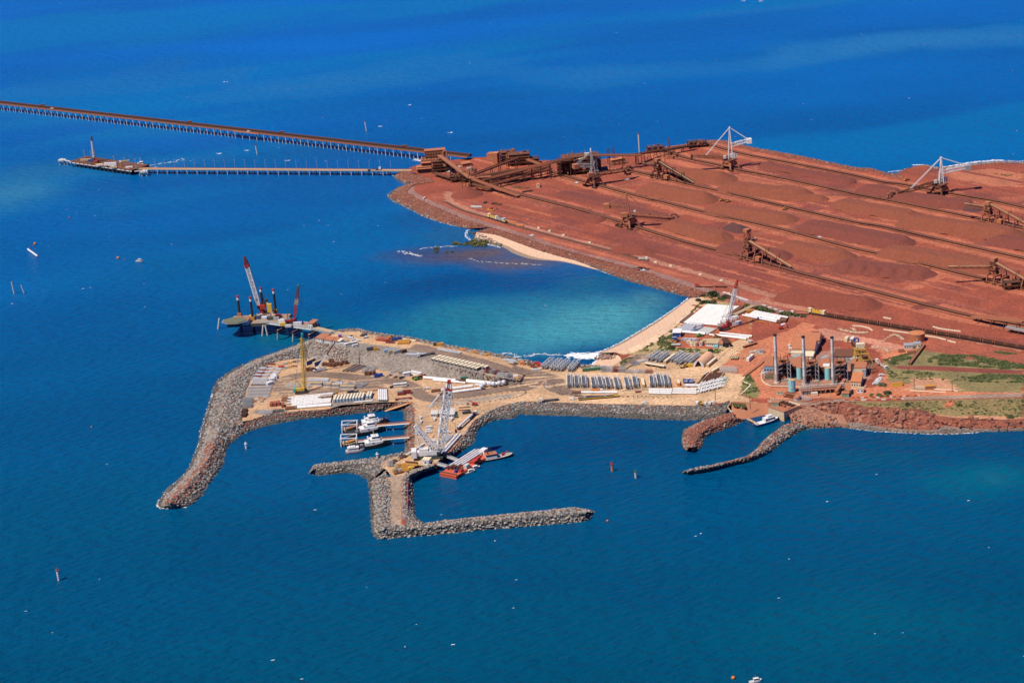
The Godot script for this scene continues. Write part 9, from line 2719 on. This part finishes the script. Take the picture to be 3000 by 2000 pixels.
func rails(called: String,pts: Array,label: String)->void:
	var o:=thing(called,label,"railway")
	for s in [-.75,.75]:
		var st:=mb()
		for k in pts.size() - 1:
			var d: Vector3=(pts[k+1] - pts[k]).normalized()
			var n: Vector3=V(-d.z,0,d.x)*s
			sbar(st,pts[k]+n+V(0,.42,0),pts[k+1]+n+V(0,.42,0),.14,.2)
		part(o,"rail",fin(st),M.dark_steel)
	var st:=mb()
	for k in pts.size() - 1: sbar(st,pts[k]+V(0,.16,0),pts[k+1]+V(0,.16,0),4.2,.32)
	part(o,"ballast_bed",fin(st),M.rust)
var car_proto: Node3D
func ore_car(label: String,p: Vector3,turn: float)->void:
	if car_proto:
		copy(car_proto,label,p+V(0,.5,0),turn,"wagons of the ore train")
		return
	var o:=thing("ore_wagon",label,"wagon",p+V(0,.5,0),turn,"wagons of the ore train")
	var st:=mb()
	prism(st,[[-4.2,1.1],[4.2,1.1],[4.6,3.6],[-4.6,3.6]],-1.5,1.5)
	part(o,"hopper",fin(st),M.rust_dark)
	pbox(o,"ore_load",V(0,3.6,0),V(8.6,.35,2.5),M.ore)
	for x in [-4.6,4.6]: pbox(o,"end_sill",V(x,2.6,0),V(.5,2.4,3.1),M.rust_bright)
	for x in [-3.2,3.2]: pbox(o,"bogie",V(x,.55,0),V(2.4,.9,2.2),M.black)
	car_proto=o
func loco(label: String,p: Vector3,turn: float,grey: bool=false)->void:
	var o:=thing("locomotive",label,"locomotive",p+V(0,.5,0),turn)
	var c: Material=M.galv if grey else M.yellow
	pbox(o,"frame",V(0,1.3,0),V(20,.6,3.0),M.dark_steel)
	pbox(o,"hood",V(-2.6,3.0,0),V(13.5,2.8,2.2),c)
	pbox(o,"cab",V(6.6,3.2,0),V(3.6,3.4,3.0),M.cream if not grey else M.white_dull)
	pbox(o,"cab_windows",V(7.6,3.9,0),V(1.7,.8,3.06),M.glass)
	pbox(o,"nose",V(9.2,2.4,0),V(1.6,1.8,2.6),M.amber if not grey else M.yellow)
	pbox(o,"radiator",V(-8.2,3.4,0),V(2.8,3.4,2.9),M.cream if not grey else M.galv)
	for x in [-2.0,1.0]: pbox(o,"fan_box",V(x,4.5,0),V(1.6,.4,1.8),M.rust)
	for x in [-6.2,6.2]: pbox(o,"bogie",V(x,.6,0),V(4.6,1.1,2.4),M.black)
	pbox(o,"fuel_tank",V(0,.7,0),V(5,.9,2.4),M.black)
func _ready()->void:
	rng.seed=20240
	noise.seed=12
	noise.frequency=0.02
	noise.fractal_octaves=3
	light_and_camera()
	make_units()
	surface_textures()
	paints()
	mat("concrete_pale",col(.72,.70,.67),.85)
	mat("barge_red",col(.62,.12,.06),.7)
	mat("tent",col(.80,.42,.24),.7)
	mat("ore_roof_bright",col(.58,.21,.085),.85)  # brighter orange roof colour
	mat("turquoise_dull",col(.10,.32,.27),.6)
	sea()
	land()
	coasts()
	plants()
	shores()
	print("yards")
	west_yard()
	triangle_yard()
	causeway_stores()
	east_yard()
	pipe_yard()
	print("water")
	ore_jetty()
	service_jetty()
	wharf()
	channel_marks()
	jack_up()
	new_jetty()
	loading_point()
	tug_harbour()
	print("power")
	power_station()
	print("stock")
	stockyard()
func V(x:float,y:float,z:float)->Vector3:return Vector3(x,y,z)
